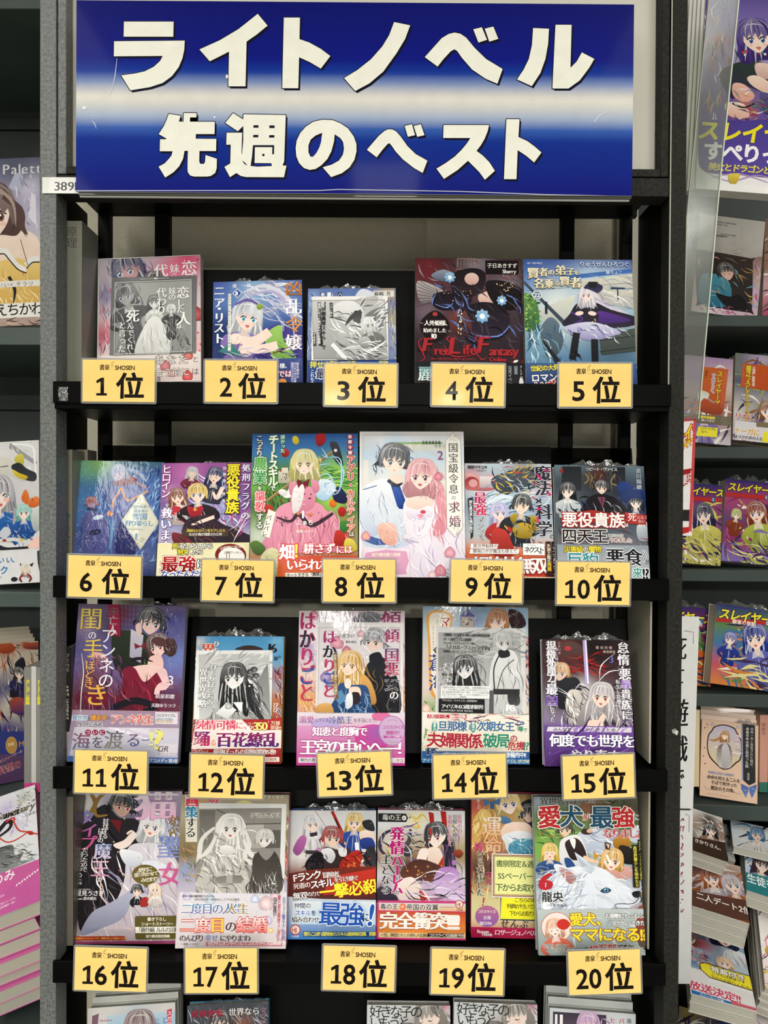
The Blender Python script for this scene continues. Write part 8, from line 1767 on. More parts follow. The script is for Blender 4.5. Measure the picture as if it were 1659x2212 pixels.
def k23(c):
 c.bg(['#ccd0d0', '#c8ccce', '#b0a8a4', '#8a807c'], [(1100, 1360, 60, '#c87a90'), (900, 1520, 100, '#a8a09c')], nx=14, ny=14)
 c.fig(1010, 1440, 100, '#8c8680', '#3a3638', skin='#e8d4ca', eye='#5a4a44', hl=1.4, body=0, turn=-.3, mouth=0, closed=1, tilt=-12); c.hatch(50, 920, 1350, 1120, 1500, ['#b8b2ac', '#5a544e', '#746c66'], 120, 12, 70, 30); c.q([(1080, 1400), (1130, 1440), (1140, 1600), (1090, 1580)], '#8a827c', '#6c645e')
 c.fig(860, 1570, 80, '#4a4040', '#3a3638', hl=1.0, body=0, turn=.3, mouth=0); c.fig(730, 1600, 84, '#8a827e', '#3a3638', hl=1.2, body=0, turn=.2, mouth=0)
 c.t('好きな子の', 604, 1356, 90, '#2c282a', b=-.0, sp=.76); c.t('いもうと', 604, 1430, 88, '#2c282a', sp=.72); c.rect(604, 1522, 625, 1600, '#b83048'); c.t('塩甘', 604, 1524, 21, '#f4ecec', v=1); c.rect(636, 1522, 657, 1600, '#b83048'); c.t('塩にこ', 636, 1524, 21, '#f4ecec', v=1)


def k24(c):
 c.bg(['#c8ccd0', '#c4c8cc', '#d0ccd0'], [(900, 1620, 90, '#a88ab0')]); c.rect(640, 1582, 1030, 1720, '#3a3440', '#5a4a5c'); c.fig(900, 1665, 84, '#c09ac0', '#d8c8d8', hl=2, body=3); c.hatch(40, 830, 1590, 1010, 1680, ['#e0c4e0', '#8a5a90'], 90, 9, 70, 40)
 c.t('ヒロイン', 1055, 1596, 44, '#c8405c', v=1, m=.02); c.t('バッド', 1120, 1596, 44, '#c8405c', v=1, m=.02); c.t('路地裏の', 1180, 1596, 34, '#4a4a50', v=1, m=.01); c.rect(655, 1600, 672, 1700, '#f0ecf0'); c.rect(690, 1600, 712, 1700, '#f0ecf0')


R5 = -.748
G5 = 'books on the lowest shelf in view'
book('white book with a brown-haired girl, top of a stack under card sixteen', VJ, (270, 1440), (862, 1440), (850, 2260), (268, 2260), zb=.905, t=.012, spine='#c8c8c0', fn=k21, group=G5, seed=33, surf=R5, lean=.03, extra=2, extra_dz=.007, pages='pages_grey')
book('dark film-wrapped book with red and white lettering under card seventeen', VJ, (930, 1368), (1480, 1368), (1470, 2200), (926, 2200), zb=.905, t=.014, spine='#3c90b8', fn=k22, group=G5, seed=34, surf=R5, lean=.035, wrap=(-.3, .45, .004), material='print_film_crisp')
book('first pale grey book of two girls, the copy nearer card eighteen', VK, (588, 1356), (1150, 1356), (1146, 2200), (588, 2200), zb=.905, t=.014, spine='#b8b8b8', fn=k23, group=G5, seed=35, surf=R5, lean=.03, material='print')


def k23b(c):
 c2 = Canvas((588, 1356), (1150, 1356), (588, 2200)); c2.r = c.r
 k23(c2); c.V, c.T, c.C, c.Z, c.n, c.z = [v * c.w / c2.w for v in c2.V], c2.T, c2.C, c2.Z, c2.n, c2.z


book('second pale grey book of two girls, the copy under card nineteen', VK, (1166, 1358), (1728, 1358), (1724, 2202), (1166, 2202), zb=.907, t=.014, spine='#b8b8b8', fn=k23b, group=G5, seed=36, surf=R5, lean=.03, material='print')
book('white book with a lilac-haired girl, top of a stack under card twenty', VL, (615, 1555), (1245, 1560), (1235, 2420), (612, 2420), zb=.905, t=.012, spine='#c0c4c0', fn=k24, group=G5, seed=37, surf=R5, lean=.03, extra=2, extra_dz=.008, pages='pages_grey')
# ------------------------------------------------------------------ small things on the ranking bookcase
spine_book('grey spine book at the bookcase side beside the first-place book', 137, 177, 478, 870, .905, .05, '#76766a', '#6c6c64', '原理', '#4c4c46', 24, .15, .03, surf=R1 + .0005)
spine_book('pale book with blue lettering behind the night-blue cover', 135, 156, 972, 1250, .915, .035, '#8c8878', '#807c70', 'のくりんと', '#2c6484', 14, .15, .5, surf=R2 + .0005, tb=.02)
spine_book('pale spine without lettering behind the night-blue cover', 164, 189, 972, 1250, .955, .03, '#9a9484', '#8a8678', surf=R2 + .0005)
spine_book('dark spine art book at the side beside the purple evening cover', 137, 152, 1400, 1655, .905, .04, '#2a2422', '#34302c', 'フミカネ', '#a8a49c', 11, .15, .05, surf=R3 + .0005, band=(.25, '#a89c90'))
spine_book('grey book at the side next to the demon king cover', 134, 158, 1722, 2035, .905, .045, '#6c665c', '#5c564e', surf=R4 + .0005)
cv = Canvas((137, 1478), (150, 1478), (137, 1560)); cv.bg(['#2a2422'], nx=2, ny=2); cv.t('ART WORKS', 149, 1480, 12, '#c4c0b8', b=.02, rot=90)
o_ = [x for x in bpy.data.objects if x.name.startswith('shelved_book') and 'dark spine' in x.get('label', '')][0]
sp = [x for x in o_.children if x.name.startswith('spine_print')][0]
me = cv.mesh('spine_lettering', .0072, .045, M['print_matt'], back='#2a2422')
oo = bpy.data.objects.new('spine_lettering', me); COL.objects.link(oo); oo.parent = o_; oo.location = (0, -.0003, .045)
# crumpled clear tape on the top shelf lip
a, b = W(126, 836, .8635), W(147, 866, .8635)
mb = MB(); r = random.Random(5)
n = 9
mb.v = [(a.x + (b.x - a.x) * i / n + r.uniform(-.0004, .0004), .8635 + r.uniform(-.0022, .0012), b.z + (a.z - b.z) * j / n + r.uniform(-.0004, .0004)) for j in range(n + 1) for i in range(n + 1)]
mb.f = [(j * (n + 1) + i, j * (n + 1) + i + 1, (j + 1) * (n + 1) + i + 1, (j + 1) * (n + 1) + i) for j in range(n) for i in range(n)]
tag(mb.build('tape_tab', M['film'], None), 'crumpled clear plastic tab taped on the uppermost shelf edge', 'tape')
a = W(1453, 1583, .8735)
o = MB().prism([(0, 0), (.005, -.003), (.007, .001), (.003, .005), (-.001, .003)], 0, .0008).build('tape_scrap', M['film'], None)
o.location = a
tag(o, 'tiny clear tape scrap on the black upright near the white vertical sheet', 'tape')


# ------------------------------------------------------------------ bay beyond the grey upright
def s1(c):
 c.bg(['#5c5f74', '#8a8aa4', '#b4b0c8', '#c8c0cc', '#d8ccc8', '#d4bca8', '#a48c8c'], [(200, 1300, 90, '#d0cce0'), (100, 1150, 90, '#5a5c74'), (230, 1500, 60, '#c4c0d8'), (-200, 1500, 200, '#8a7a8c')])
 c.p([(100, 1200), (170, 1180), (130, 1330), (60, 1290)], '#b8bcd4'); c.p([(215, 1330), (245, 1350), (250, 1560), (195, 1500)], '#e4e0ee'); c.hatch(20, 90, 1150, 260, 1550, ['#e8e4f0', '#7a7a98'], 60, 10, 70)
 c.q([(-260, 1720), (-60, 1620), (100, 1600), (200, 1600), (270, 1680), (290, 1900), (200, 2050), (-200, 2050)], '#f2ded0', '#e4c4b0'); c.q([(-100, 1850), (60, 1780), (180, 1800), (230, 1900), (240, 2100), (-200, 2100)], '#e8c878', '#d4a858'); c.hatch(30, -60, 1800, 260, 2100, ['#f4e4b0', '#b88a3c', '#e8d090'], 90, 12, 70, 30); c.q([(190, 1820), (280, 1790), (290, 2000), (210, 2000)], '#e8cc80', '#d0a858')
 for pts in ([(-60, 1740), (20, 1720), (60, 1760), (120, 1830), (180, 1860)], [(180, 1830), (220, 1790), (270, 1790)]): c.s_(pts, 40, '#ece8e4', w2=30); c.s_([(x, y + 22) for x, y in pts], 8, '#1c1c20')
 c.s_([(140, 1650), (170, 1760), (190, 1830)], 4, '#2c2c34'); c.s_([(60, 1900), (100, 1990), (90, 2080)], 22, '#26262c', w2=6)
 c.fig(-75, 1470, 190, '#6c5450', '#e8c878', skin='#f4dcd0', eye='#8a5a50', hl=.9, body=0, turn=.1, mouth=2, tilt=-6); c.s_([(20, 1350), (130, 1440), (150, 1560), (190, 1620)], 60, '#5c4644', w2=4, w0=30); c.s_([(0, 1300), (90, 1400), (110, 1560)], 22, '#ae9a90', w2=3)
 c.rect(-560, 1930, 272, 1972, '#e8e4de'); c.t('かわいい×チラリ', -98, 1936, 36, '#4a4644', sp=1.15); c.p([(-200, 2080), (272, 2082), (272, 2180), (-200, 2180)], '#f0ede6'); c.t('えちかわ', -40, 2078, 92, '#2a2624', b=.01, sp=.9)
 c.rect(-560, 2185, 280, 2240, '#b8a094'); c.hatch(14, 0, 2185, 270, 2235, ['#5a4444', '#e8c8b4'], 80, 12, 0)
 c.t('Palette', 20, 1115, 96, '#dcdae0', m=.02, sp=1.12)


def s2(c):
 c.bg(['#dcdcdc', '#d4d4d6', '#d0ccd0', '#e0dedc', '#d8d8dc'], [(-100, 1500, 160, '#a8a8b0')])
 c.p([(80, 1050), (290, 1210), (280, 1240), (70, 1090)], '#9c9ca0'); c.s_([(100, 1060), (250, 1090), (270, 1200), (280, 1320)], 14, '#f4f4f4'); c.hatch(16, 60, 1040, 300, 1300, ['#c4c4c8', '#f4f4f6'], 70, 12, 30, 60)
 c.q([(-180, 1300), (-100, 1170), (0, 1150), (100, 1200), (190, 1290), (190, 1360), (60, 1310), (-100, 1300)], '#d8d6cc', '#c4c2b8'); c.q([(110, 1190), (150, 1140), (185, 1160), (185, 1220), (170, 1250)], '#d8cc5c', '#b0a444'); c.s_([(5, 1235), (65, 1230)], 8, '#5c5c58', smooth=False)
 c.q([(90, 1230), (150, 1210), (210, 1260), (280, 1300), (270, 1360), (180, 1340), (110, 1280)], '#2c2e34', '#3c3e44'); c.q([(100, 1260), (150, 1290), (215, 1320), (190, 1345), (120, 1310)], '#e0c83c', '#c0a42c')
 c.fig(-20, 1450, 130, '#a8a6ae', '#2c64a8', skin='#f2ded4', eye='#7ab0d0', hl=2.2, body=2.7, turn=.18, mouth=2); c.e(50, 1490, 26, 18, '#f0bcb4')
 c.q([(0, 1640), (120, 1620), (230, 1650), (250, 1790), (0, 1800)], '#2c64ac', '#1c4484'); c.hatch(40, 0, 1560, 240, 1800, ['#8c8a94', '#dcdce0', '#1c3464', '#6aa0dc'], 110, 9, 50, 50); c.q([(40, 1700), (90, 1740), (40, 1790), (-10, 1760)], '#c8ccd4'); c.s_([(120, 1560), (110, 1700), (160, 1800), (240, 1830)], 20, '#a4a2ac', w2=6)
 c.fig(185, 1600, 58, '#8cc8c0', '#2c5cac', skin='#f6e4dc', eye='#c05a6c', hl=1.2, body=2.8); c.q([(165, 1490), (200, 1420), (230, 1500), (210, 1540)], '#e8803c', '#c8602c'); c.q([(225, 1510), (290, 1480), (300, 1550), (230, 1560)], '#e8803c', '#c8602c'); c.hatch(10, 170, 1440, 290, 1550, ['#f4a868', '#a84c1c'], 40, 6, 60, 60); c.q([(240, 1620), (300, 1560), (310, 1720), (260, 1740)], '#d8dcd8', '#9ca8a8')
 c.s_([(-100, 1815), (100, 1800), (240, 1840)], 28, '#d4d6d8'); c.rect(20, 1795, 50, 1815, '#a83c34'); c.rect(155, 1798, 185, 1818, '#d8c04c'); c.q([(0, 1840), (60, 1860), (220, 1860), (200, 1878), (0, 1878)], '#2c2a34'); c.q([(240, 1820), (300, 1790), (303, 1870), (220, 1875)], '#f0c8bc')
 c.rect(-560, 1880, 303, 2140, '#dcdcde', '#e4e4e4'); c.t('い、', 46, 1930, 52, '#2c7cb8', b=.03, sp=.9); c.t('かわい', -110, 1930, 52, '#2c7cb8', b=.03, sp=.9); c.t('ク', 0, 2000, 66, '#2c7cb8', b=.03); c.t('発売中！', -60, 2075, 22, '#3c6c94', b=.02)
 c.fig(195, 2030, 34, '#e0d8c8', '#8a3a3c', hl=1.6, body=1.8, closed=1, sw=1.0); c.e(110, 2105, 26, 18, '#2c2a30'); c.p([(150, 1990), (165, 1985), (160, 2010)], '#3a2c34'); c.p([(225, 2000), (260, 1985), (245, 2020)], '#3a2c34'); c.p([(285, 1900), (303, 1895), (303, 2060), (290, 1990)], '#3a3a40')


def s3(c):
 c.bg(['#c8bca8', '#c4b8a4', '#3c4480', '#c0b4a4', '#3a3c74', '#3c3464', '#5a3454'], [(60, 780, 90, '#b85a38'), (250, 680, 60, '#b4552f'), (100, 1300, 70, '#d0c8b8'), (60, 1600, 90, '#343c80')])
 c.hatch(90, -20, 700, 400, 1700, ['#dcd2c0', '#2c3474', '#b85434', '#1c1c3c', '#8a7c70'], 190, 22, 75, 30); c.q([(-60, 740), (80, 700), (150, 760), (60, 830), (-60, 830)], '#bc5c38', '#8a3c24'); c.q([(240, 670), (310, 650), (400, 620), (400, 690), (300, 720), (240, 720)], '#b85834', '#5c2c3c')
 c.q([(150, 900), (230, 820), (260, 900), (230, 1000), (160, 960)], '#2c2a34', '#1c1a24'); c.fig(190, 1000, 60, '#3c342c', '#2c2c54', hl=1.5, body=5); c.s_([(70, 840), (240, 1250)], 8, '#5c4034', smooth=False); c.rect(90, 1180, 180, 1260, '#26242c'); c.q([(100, 1280), (230, 1240), (240, 1400), (110, 1400)], '#a84c34', '#2c2c60'); c.dots(4, 150, 690, 190, 750, ['#3a302c'], 7, 9)
 c.p([(-400, 1700), (300, 1560), (300, 1900), (-400, 1980)], '#343c7c'); c.e(108, 1735, 60, 88, '#c09a58', rot=10); c.e(108, 1735, 54, 80, '#b88c48', rot=10); c.t('画集', 70, 1720, 36, '#f0e4c0'); c.t('M', 185, 1670, 80, '#c88a3c', m=.02)
 c.p([(-400, 1900), (300, 1800), (300, 2300), (-400, 2300)], '#5c4468', '#4c3050'); c.t('待望の', -30, 1975, 84, '#8a2434', m=.02, b=.01, o='#c8b0b8', ow=.04, rot=-8); c.t('イラストレーターの', -60, 1935, 34, '#8a2434', m=.01, o='#c8b0b8', ow=.05, rot=-16)


def s4(c):
 c.bg(['#dcdce0', '#e0e0e4', '#e0e0e0', '#dcdcdc'], [(60, 280, 90, '#c4b8d8'), (250, 200, 60, '#a8a89c'), (150, 450, 70, '#ccc4dc'), (-200, 500, 160, '#a8a8b8')])
 c.hatch(50, 150, 110, 350, 280, ['#8c8c84', '#c8c8b8', '#5c5c58', '#e8e8d8'], 50, 12, 0, 60); c.hatch(40, 40, 180, 280, 520, ['#c8bcdc', '#f0ecf4', '#b4a8cc'], 90, 12, 60, 60)
 c.s_([(-40, 500), (20, 440), (70, 400), (110, 420), (90, 480), (-20, 530)], 44, '#2c2428', w2=20); c.s_([(130, 400), (180, 520), (270, 570), (360, 620)], 14, '#c83c34'); c.s_([(-20, 520), (60, 600), (150, 610), (270, 570)], 12, '#c83c34'); c.s_([(60, 400), (130, 380), (150, 410)], 16, '#c83c34'); c.q([(260, 560), (310, 575), (320, 610), (280, 600)], '#c83c34', '#a02c28')
 c.q([(-200, 700), (0, 640), (120, 650), (140, 750), (220, 745), (190, 820), (300, 850), (-200, 870)], '#5a5c5c', '#8c8e8e'); c.hatch(40, -40, 650, 250, 860, ['#2c2e30', '#b4b8b8', '#747878'], 110, 12, 15, 20); c.hatch(12, 190, 780, 340, 830, ['#6a8cb0'], 40, 4, 60, 60)
 c.t('Sanctuary', -30, 275, 100, '#6c6444', m=.03, sh=.2, sp=.9); c.t('anct', 42, 285, 92, '#1c1a1c', m=.035, sh=.2, sp=.92); c.t('いのまた', 250, 380, 34, '#3c3a3c', sp=1.0)
 c.p([(-560, 900), (362, 862), (362, 1300), (-560, 1300)], '#c8609c', '#c0589a'); c.t('のみ', -80, 880, 108, '#f4ecf0', b=.01, rot=-3); c.t('のすべてを網羅してきた', -200, 1090, 22, '#f0dce8', b=.01, rot=-3); c.t('人気シリーズや、', -20, 1138, 22, '#f0dce8', b=.01, rot=-3); c.t('厳選した記念碑的一冊！', -100, 1176, 22, '#f0dce8', b=.01, rot=-3)
 for k in range(9): c.e(150 + k * 24, 1030 - k * 9, 12, 6, '#f4ecf0', rot=-50 + (k % 2) * 90)


book('art book with a brown-haired girl in a yellow dress on grey-green shelving', VR, (-560, 1085), (274, 1088), (274, 2231), (-560, 2231), zb=1.335, lean=.03, t=.012, spine='#d8d4d0', fn=s1, name='art_book', seed=41, material='print', surf=.297)
book('white art book with a grey-haired girl in a penguin cap', VS, (-560, 1040), (303, 1040), (303, 2138), (-560, 2138), zb=1.335, lean=.03, t=.012, spine='#d8d8d8', fn=s2, name='art_book', seed=42, material='print', surf=-.151)
book('blue and orange art book at the front of its stack', VT, (-300, 850), (400, 606), (400, 2120), (-300, 2240), zb=1.38, lean=.03, t=.012, spine='#c8bca8', fn=s3, name='art_book', seed=43, material='print', zl=-.05, zr=.03, extra=4, extra_dz=.007, surf=-.505)
g_ = 'grey spined art books at the post'
spine_book('wider grey spine with yellow lettering and pink foot', 52, 67, 1442, 1726, 1.328, .2, '#8a8884', '#c8c8c8', 'ガしガし画集', '#e8dc2c', 9.5, .18, .1, surf=-.505, tb=.04, band=(.075, '#d8488c'), group=g_)
spine_book('white spine with a gold and blue brush mark and pink foot', 67.5, 78, 1440, 1726, 1.328, .2, '#d0ccc8', '#c8c8c8', surf=-.505, band=(.075, '#d8488c'), group=g_)
spine_book('second yellow-lettered grey spine half behind the grey upright', 78.5, 93, 1442, 1726, 1.328, .2, '#8a8884', '#c8c8c8', 'ガしガし画集', '#e8dc2c', 9.5, .1, .1, surf=-.505, tb=.04, band=(.075, '#d8488c'), group=g_)
book('white and pink art book lying on top of its tall stack', VU, (-500, 130), (362, 95), (362, 1205), (-500, 1262), zb=1.06, lean=.17, t=.03, spine='#c8609c', fn=s4, name='art_book', seed=44, material='print_film', wrap=None)
top_ = [x for x in bpy.data.objects if x.get('label', '').startswith('white and pink art book lying')][0]
rr = random.Random(3)
ordn = ['second', 'third', 'fourth', 'fifth', 'sixth', 'seventh']
for k in range(6):
 r2 = empty('art_book', top_.matrix_world @ Matrix.Translation((rr.uniform(-.022, -.004), .0325 * (k + 1), rr.uniform(-.004, .006))), 'pink-covered art book in the tall stack, %s from the top' % ordn[k], 'book', 'stacked pink art books')
 for ch in list(top_.children):
  if stem_(ch.name) in ('cover', 'page_block'):
   c_ = ch.copy(); COL.objects.link(c_); c_.parent = r2
top_['group'] = 'stacked pink art books'


# ------------------------------------------------------------------ bay beside the black upright
def generic_cover(seed, cols, hair, dress, title=None, tcol='#e8d83c', band=None, x0=0, y0=0, w=400, h=560, vert=False, tsize=.2, n=1, ty=.03, skin=SKIN, r=.17, extra=None):
 def fn(c):
  R = random.Random(seed)
  c.bg(cols, [(x0 + R.random() * w, y0 + R.random() * h, w * .25, R.choice(cols + [dress])) for _ in range(5)])
  c.hatch(50, x0, y0, x0 + w, y0 + h, [hair, dress, cols[0], '#e8e4dc', '#2c2838'], w * .4, w * .05, R.uniform(0, 180), 50)
  for k in range(n):
   c.fig(x0 + w * (k + 1) / (n + 1) * (1 if n > 1 else 1), y0 + h * (.42 + .06 * k), w * r, hair if k == 0 else dress, dress if k == 0 else hair, skin=skin, hl=R.uniform(.6, 2.4), body=5, tilt=R.uniform(-10, 10), turn=R.uniform(-.2, .2), mouth=R.choice((1, 2)))
  if title:
   if vert: c.t(title, x0 + w * .8, y0 + h * .05, w * tsize, tcol, v=1, m=.02, b=.01, o='#2c2838', ow=.05)
   else: c.t(title, x0 + w * .04, y0 + h * ty, w * tsize, tcol, b=.03, o='#2c2058', ow=.07, sh=.12, sp=.96)
  if band: c.rect(x0 - 50, y0 + h * (1 - band[0]), x0 + w + 50, y0 + h + 20, band[1]); c.t(band[2], x0 + w * .06, y0 + h * (1 - band[0]) + 4, w * band[3], band[4], b=.02)
  if extra: extra(c)
 return fn


# boxed set with a window
def g1(c):
 c.bg(['#b4b0aa', '#b8b4ae', '#a8a09a', '#b89cac', '#d4b8c4'], [(900, 900, 120, '#c8a8c4'), (400, 1150, 90, '#e0dcdc')])
 c.t('Premium illustrations', 530, 318, 22, '#3c3a38', b=.02, sp=.9); c.t('limited card', 525, 342, 20, '#3c3a38', b=.02); c.t('Special package', 560, 428, 20, '#3c3a38', b=.02); c.t('HOLIDAY', 518, 448, 24, '#2a2826', b=.04, sh=.2); c.hatch(16, 500, 540, 720, 580, ['#8a7a74', '#c8c0b8'], 80, 6, 0, 6)
 c.q([(310, 640), (330, 615), (820, 625), (832, 650), (795, 1100), (775, 1130), (330, 1130), (310, 1100)], '#3a302c', '#2a2426', n=2); c.q([(360, 860), (480, 820), (600, 870), (620, 1000), (560, 1110), (330, 1100)], '#4a90a4', '#2c6480'); c.hatch(40, 340, 640, 780, 1100, ['#6aa8b8', '#c89c94', '#2a2024', '#b89a4c', '#8a7064'], 110, 14, 40, 60); c.q([(480, 1000), (600, 1010), (700, 980), (760, 1100), (580, 1110)], '#1c181c')
 c.fig(590, 790, 78, '#241c1c', '#3c7c94', skin='#e0b8a8', hl=.3, body=0, closed=1, tilt=-14); c.q([(840, 640), (940, 620), (930, 900), (840, 880)], '#8a6a64', '#c8b0ac'); c.hatch(30, 840, 640, 940, 1190, ['#6a5aa0', '#e8e0e4', '#c83a6a', '#d8b8b4'], 60, 12, 70, 40); c.hatch(40, 270, 1130, 930, 1200, ['#e4a0c0', '#e8dcc8', '#b8447c', '#e8e8ec'], 80, 14, 10, 40)
 c.t('限定セット', 868, 920, 40, '#c83a4c', v=1, b=.02, o='#e8e0e0', ow=.05)


book('grey boxed card set with a windowed illustration on the green shelf', VN, (385, 278), (968, 262), (935, 1205), (250, 1196), zb=1.345, lean=.02, t=.03, spine='#b8b0ac', fn=g1, name='boxed_set', seed=51, material='print', surf=.3235, pages='white', cat='box')
book('pink patterned box cut by the photo edge beside the grey boxed set', VN, (990, 300), (1500, 290), (1480, 1225), (956, 1225), zb=1.345, lean=.02, t=.03, spine='#b8608c', name='boxed_set', seed=52, material='print', surf=.3235, cat='box',
  fn=generic_cover(5, ['#6a5a50', '#8a6a54', '#c8a0a8', '#b04468'], '#3a2c28', '#d8c8a0', x0=975, y0=290, w=500, h=930))


def g2(c):
 generic_cover(7, ['#a88ab0', '#c8b4a8', '#8c5a4c', '#c8c0c8'], '#c87a3c', '#7a6aa8', x0=100, y0=1655, w=590, h=1280, r=.14)(c)
 c.p([(380, 1755), (640, 1760), (600, 2130), (345, 2000), (360, 1990)], '#c4602c', '#b85428'); c.t('スレイヤーズ', 530, 1780, 62, '#ecd83a', v=1, b=.02, o='#5a3024', ow=.05, rot=4, sp=.92); c.t('すぺりっと。', 478, 1810, 44, '#8a90c0', v=1, b=.02, o='#e8e0dc', ow=.06, rot=4, sp=.8); c.t('神坂一', 412, 1790, 28, '#2c2018', v=1, b=.01, rot=4)
 c.q([(360, 1990), (440, 2000), (450, 2040), (380, 2120), (340, 2060)], '#c8c8bc', '#e0e0d8'); c.q([(400, 2060), (500, 2100), (600, 2100), (560, 2200), (360, 2180)], '#b8502c', '#8a3c28')
 c.rect(80, 2215, 690, 2300, '#6c6450'); c.t('爆笑短編集', 372, 2224, 28, '#f0e040', b=.02); c.t('帰ってきた！', 380, 2256, 24, '#f4f0e8', b=.01); c.p([(350, 2330), (540, 2330), (530, 2420), (330, 2420)], '#e8dc3c'); c.t('リバーシブル', 372, 2330, 30, '#26242c', b=.015, sp=.8); c.t('カバー', 372, 2362, 30, '#26242c', b=.015, sp=.8)


def g3(c):
 generic_cover(8, ['#8ca858', '#4c4c68', '#c8c0b8', '#b8a8c0'], '#8a5a34', '#5a4a98', x0=700, y0=1655, w=590, h=1280, r=.14)(c)
 c.p([(775, 1755), (1200, 1765), (1200, 2010), (745, 1985)], '#c05424', '#b44c20'); c.t('書き下ろしSSペーパー', 800, 1770, 60, '#ecd83a', v=1, b=.015, o='#5a3024', ow=.05, sp=.82, rot=1); c.t('大増刷！重版出来', 862, 1775, 30, '#f0e8dc', v=1, b=.01, sp=.8)
 c.rect(690, 2310, 1300, 2620, '#d4d0d4'); c.t('リナに', 690, 2230, 68, '#a8242c', b=.02, o='#e8e4e4', ow=.05, sp=.9); c.rect(890, 2300, 1200, 2350, '#7a6c50'); c.t('ナーガに', 680, 2370, 66, '#c89a38', b=.025, o='#f0ece4', ow=.05, sp=.92); c.t('まさかのあの人も', 684, 2440, 36, '#26242c', b=.02, sp=.92); c.t('大暴れ！', 684, 2480, 60, '#a8242c', b=.02, o='#e8e4e4', ow=.05, sp=.94); c.p([(955, 2390), (1180, 2380), (1170, 2480), (940, 2490)], '#e8dc3c')


book('film-wrapped fantasy paperback with an orange slip, nearer the acrylic plate', VN, (95, 1652), (688, 1660), (650, 2480), (70, 2478), zb=1.335, lean=.025, t=.025, spine='#c8a878', fn=g2, seed=53, material='print_film_crisp', surf=.102, wrap=(-.4, .45, .01), group='fantasy paperbacks')
book('film-wrapped fantasy paperback with an orange slip, cut by the photo edge', VN, (706, 1660), (1300, 1665), (1290, 2500), (668, 2490), zb=1.335, lean=.025, t=.025, spine='#c8a878', fn=g3, seed=54, material='print_film_crisp', surf=.102, wrap=(-.4, .45, .01), group='fantasy paperbacks')


def series(seed, x0, y0, w, h, num, hair, dress, cols, sub=None):
 def fn(c):
  c.bg(['#2c2c6c'] + cols, [(x0 + w * .8, y0 + h * .35, w * .3, cols[0])])
  c.hatch(70, x0, y0 + h * .2, x0 + w, y0 + h, cols + [dress, '#e8e0d0', '#2a2444'], w * .5, w * .07, 30, 60)
  c.fig(x0 + w * .62, y0 + h * .38, w * .2, hair, dress, hl=1.6, body=3.6, tilt=-8, mouth=2, turn=-.1)
  c.fig(x0 + w * .22, y0 + h * .42, w * .1, dress, hair, hl=.8, body=4, tilt=8)
  c.hatch(40, x0, y0 + h * .6, x0 + w, y0 + h, [dress, '#d8cc90', cols[-1], '#3c2c50'], w * .5, w * .06, 20, 40)
  c.rect(x0, y0 + h * .165, x0 + w, y0 + h * .215, '#b02c2c'); c.t('スレイヤーズ', x0 + w * .05, y0 + h * .04, w * .175, '#ecdc34', b=.035, o='#2c1c4c', ow=.06, sh=.2, sp=.94)
  c.e(x0 + w * .82, y0 + h * .19, w * .045, w * .045, '#3a6c90'); c.t(num, x0 + w * .79, y0 + h * .165, w * .07, '#e8ecf0', b=.02, sp=.8)
  if sub: c.t(sub, x0 + w * .25, y0 + h * .17, w * .075, '#f0e0d8', b=.015)
 return fn


book('purple fantasy paperback with yellow slanted title, beside the red and white strip', VO, (110, 722), (590, 728), (545, 1500), (110, 1485), zb=1.345, lean=.02, t=.03, spine='#c8c4c0', seed=55, surf=-.108, wrap=(-.3, .45, .016), group='fantasy paperbacks',
  fn=series(1, 110, 722, 480, 780, '2', '#2c2448', '#c8c060', ['#8a3c6c', '#5a4a80', '#b8b058']))
book('purple fantasy paperback numbered three with a brown-haired fighter', VO, (606, 728), (1095, 740), (1050, 1535), (568, 1508), zb=1.345, lean=.02, t=.03, spine='#c8c4c0', seed=56, surf=-.108, wrap=(-.45, .45, .016), group='fantasy paperbacks',
  fn=series(2, 602, 728, 490, 800, '3', '#8a3c20', '#a8b048', ['#a04470', '#5c3c74', '#8a2c5c', '#7a6cb0']))
book('fantasy paperback with a blue spell burst behind the white vertical sheet', VI, (900, -10), (1312, 10), (1282, 508), (900, 486), zb=1.352, lean=.02, t=.03, spine='#c8c4c0', seed=57, surf=-.322, wrap=(-.3, .45, .014), group='fantasy paperbacks',
  fn=series(3, 900, 0, 410, 500, '11', '#5a8a3c', '#c8602c', ['#7a2c5c', '#3c4c8c', '#7aa84c'], 'クリムゾンの妄執'))
book('fantasy paperback numbered twelve with a blue-haired fighter and sword', VI, (1326, 5), (1745, 36), (1705, 550), (1288, 512), zb=1.315, lean=.02, t=.03, spine='#c8c4c0', seed=58, surf=-.322, wrap=(-.45, .45, .014), group='fantasy paperbacks',
  fn=series(4, 1326, 10, 410, 520, '12', '#26388c', '#5c60a8', ['#5c7c48', '#3c6c9c', '#b85060', '#c87a3c'], '覇軍の策動'))


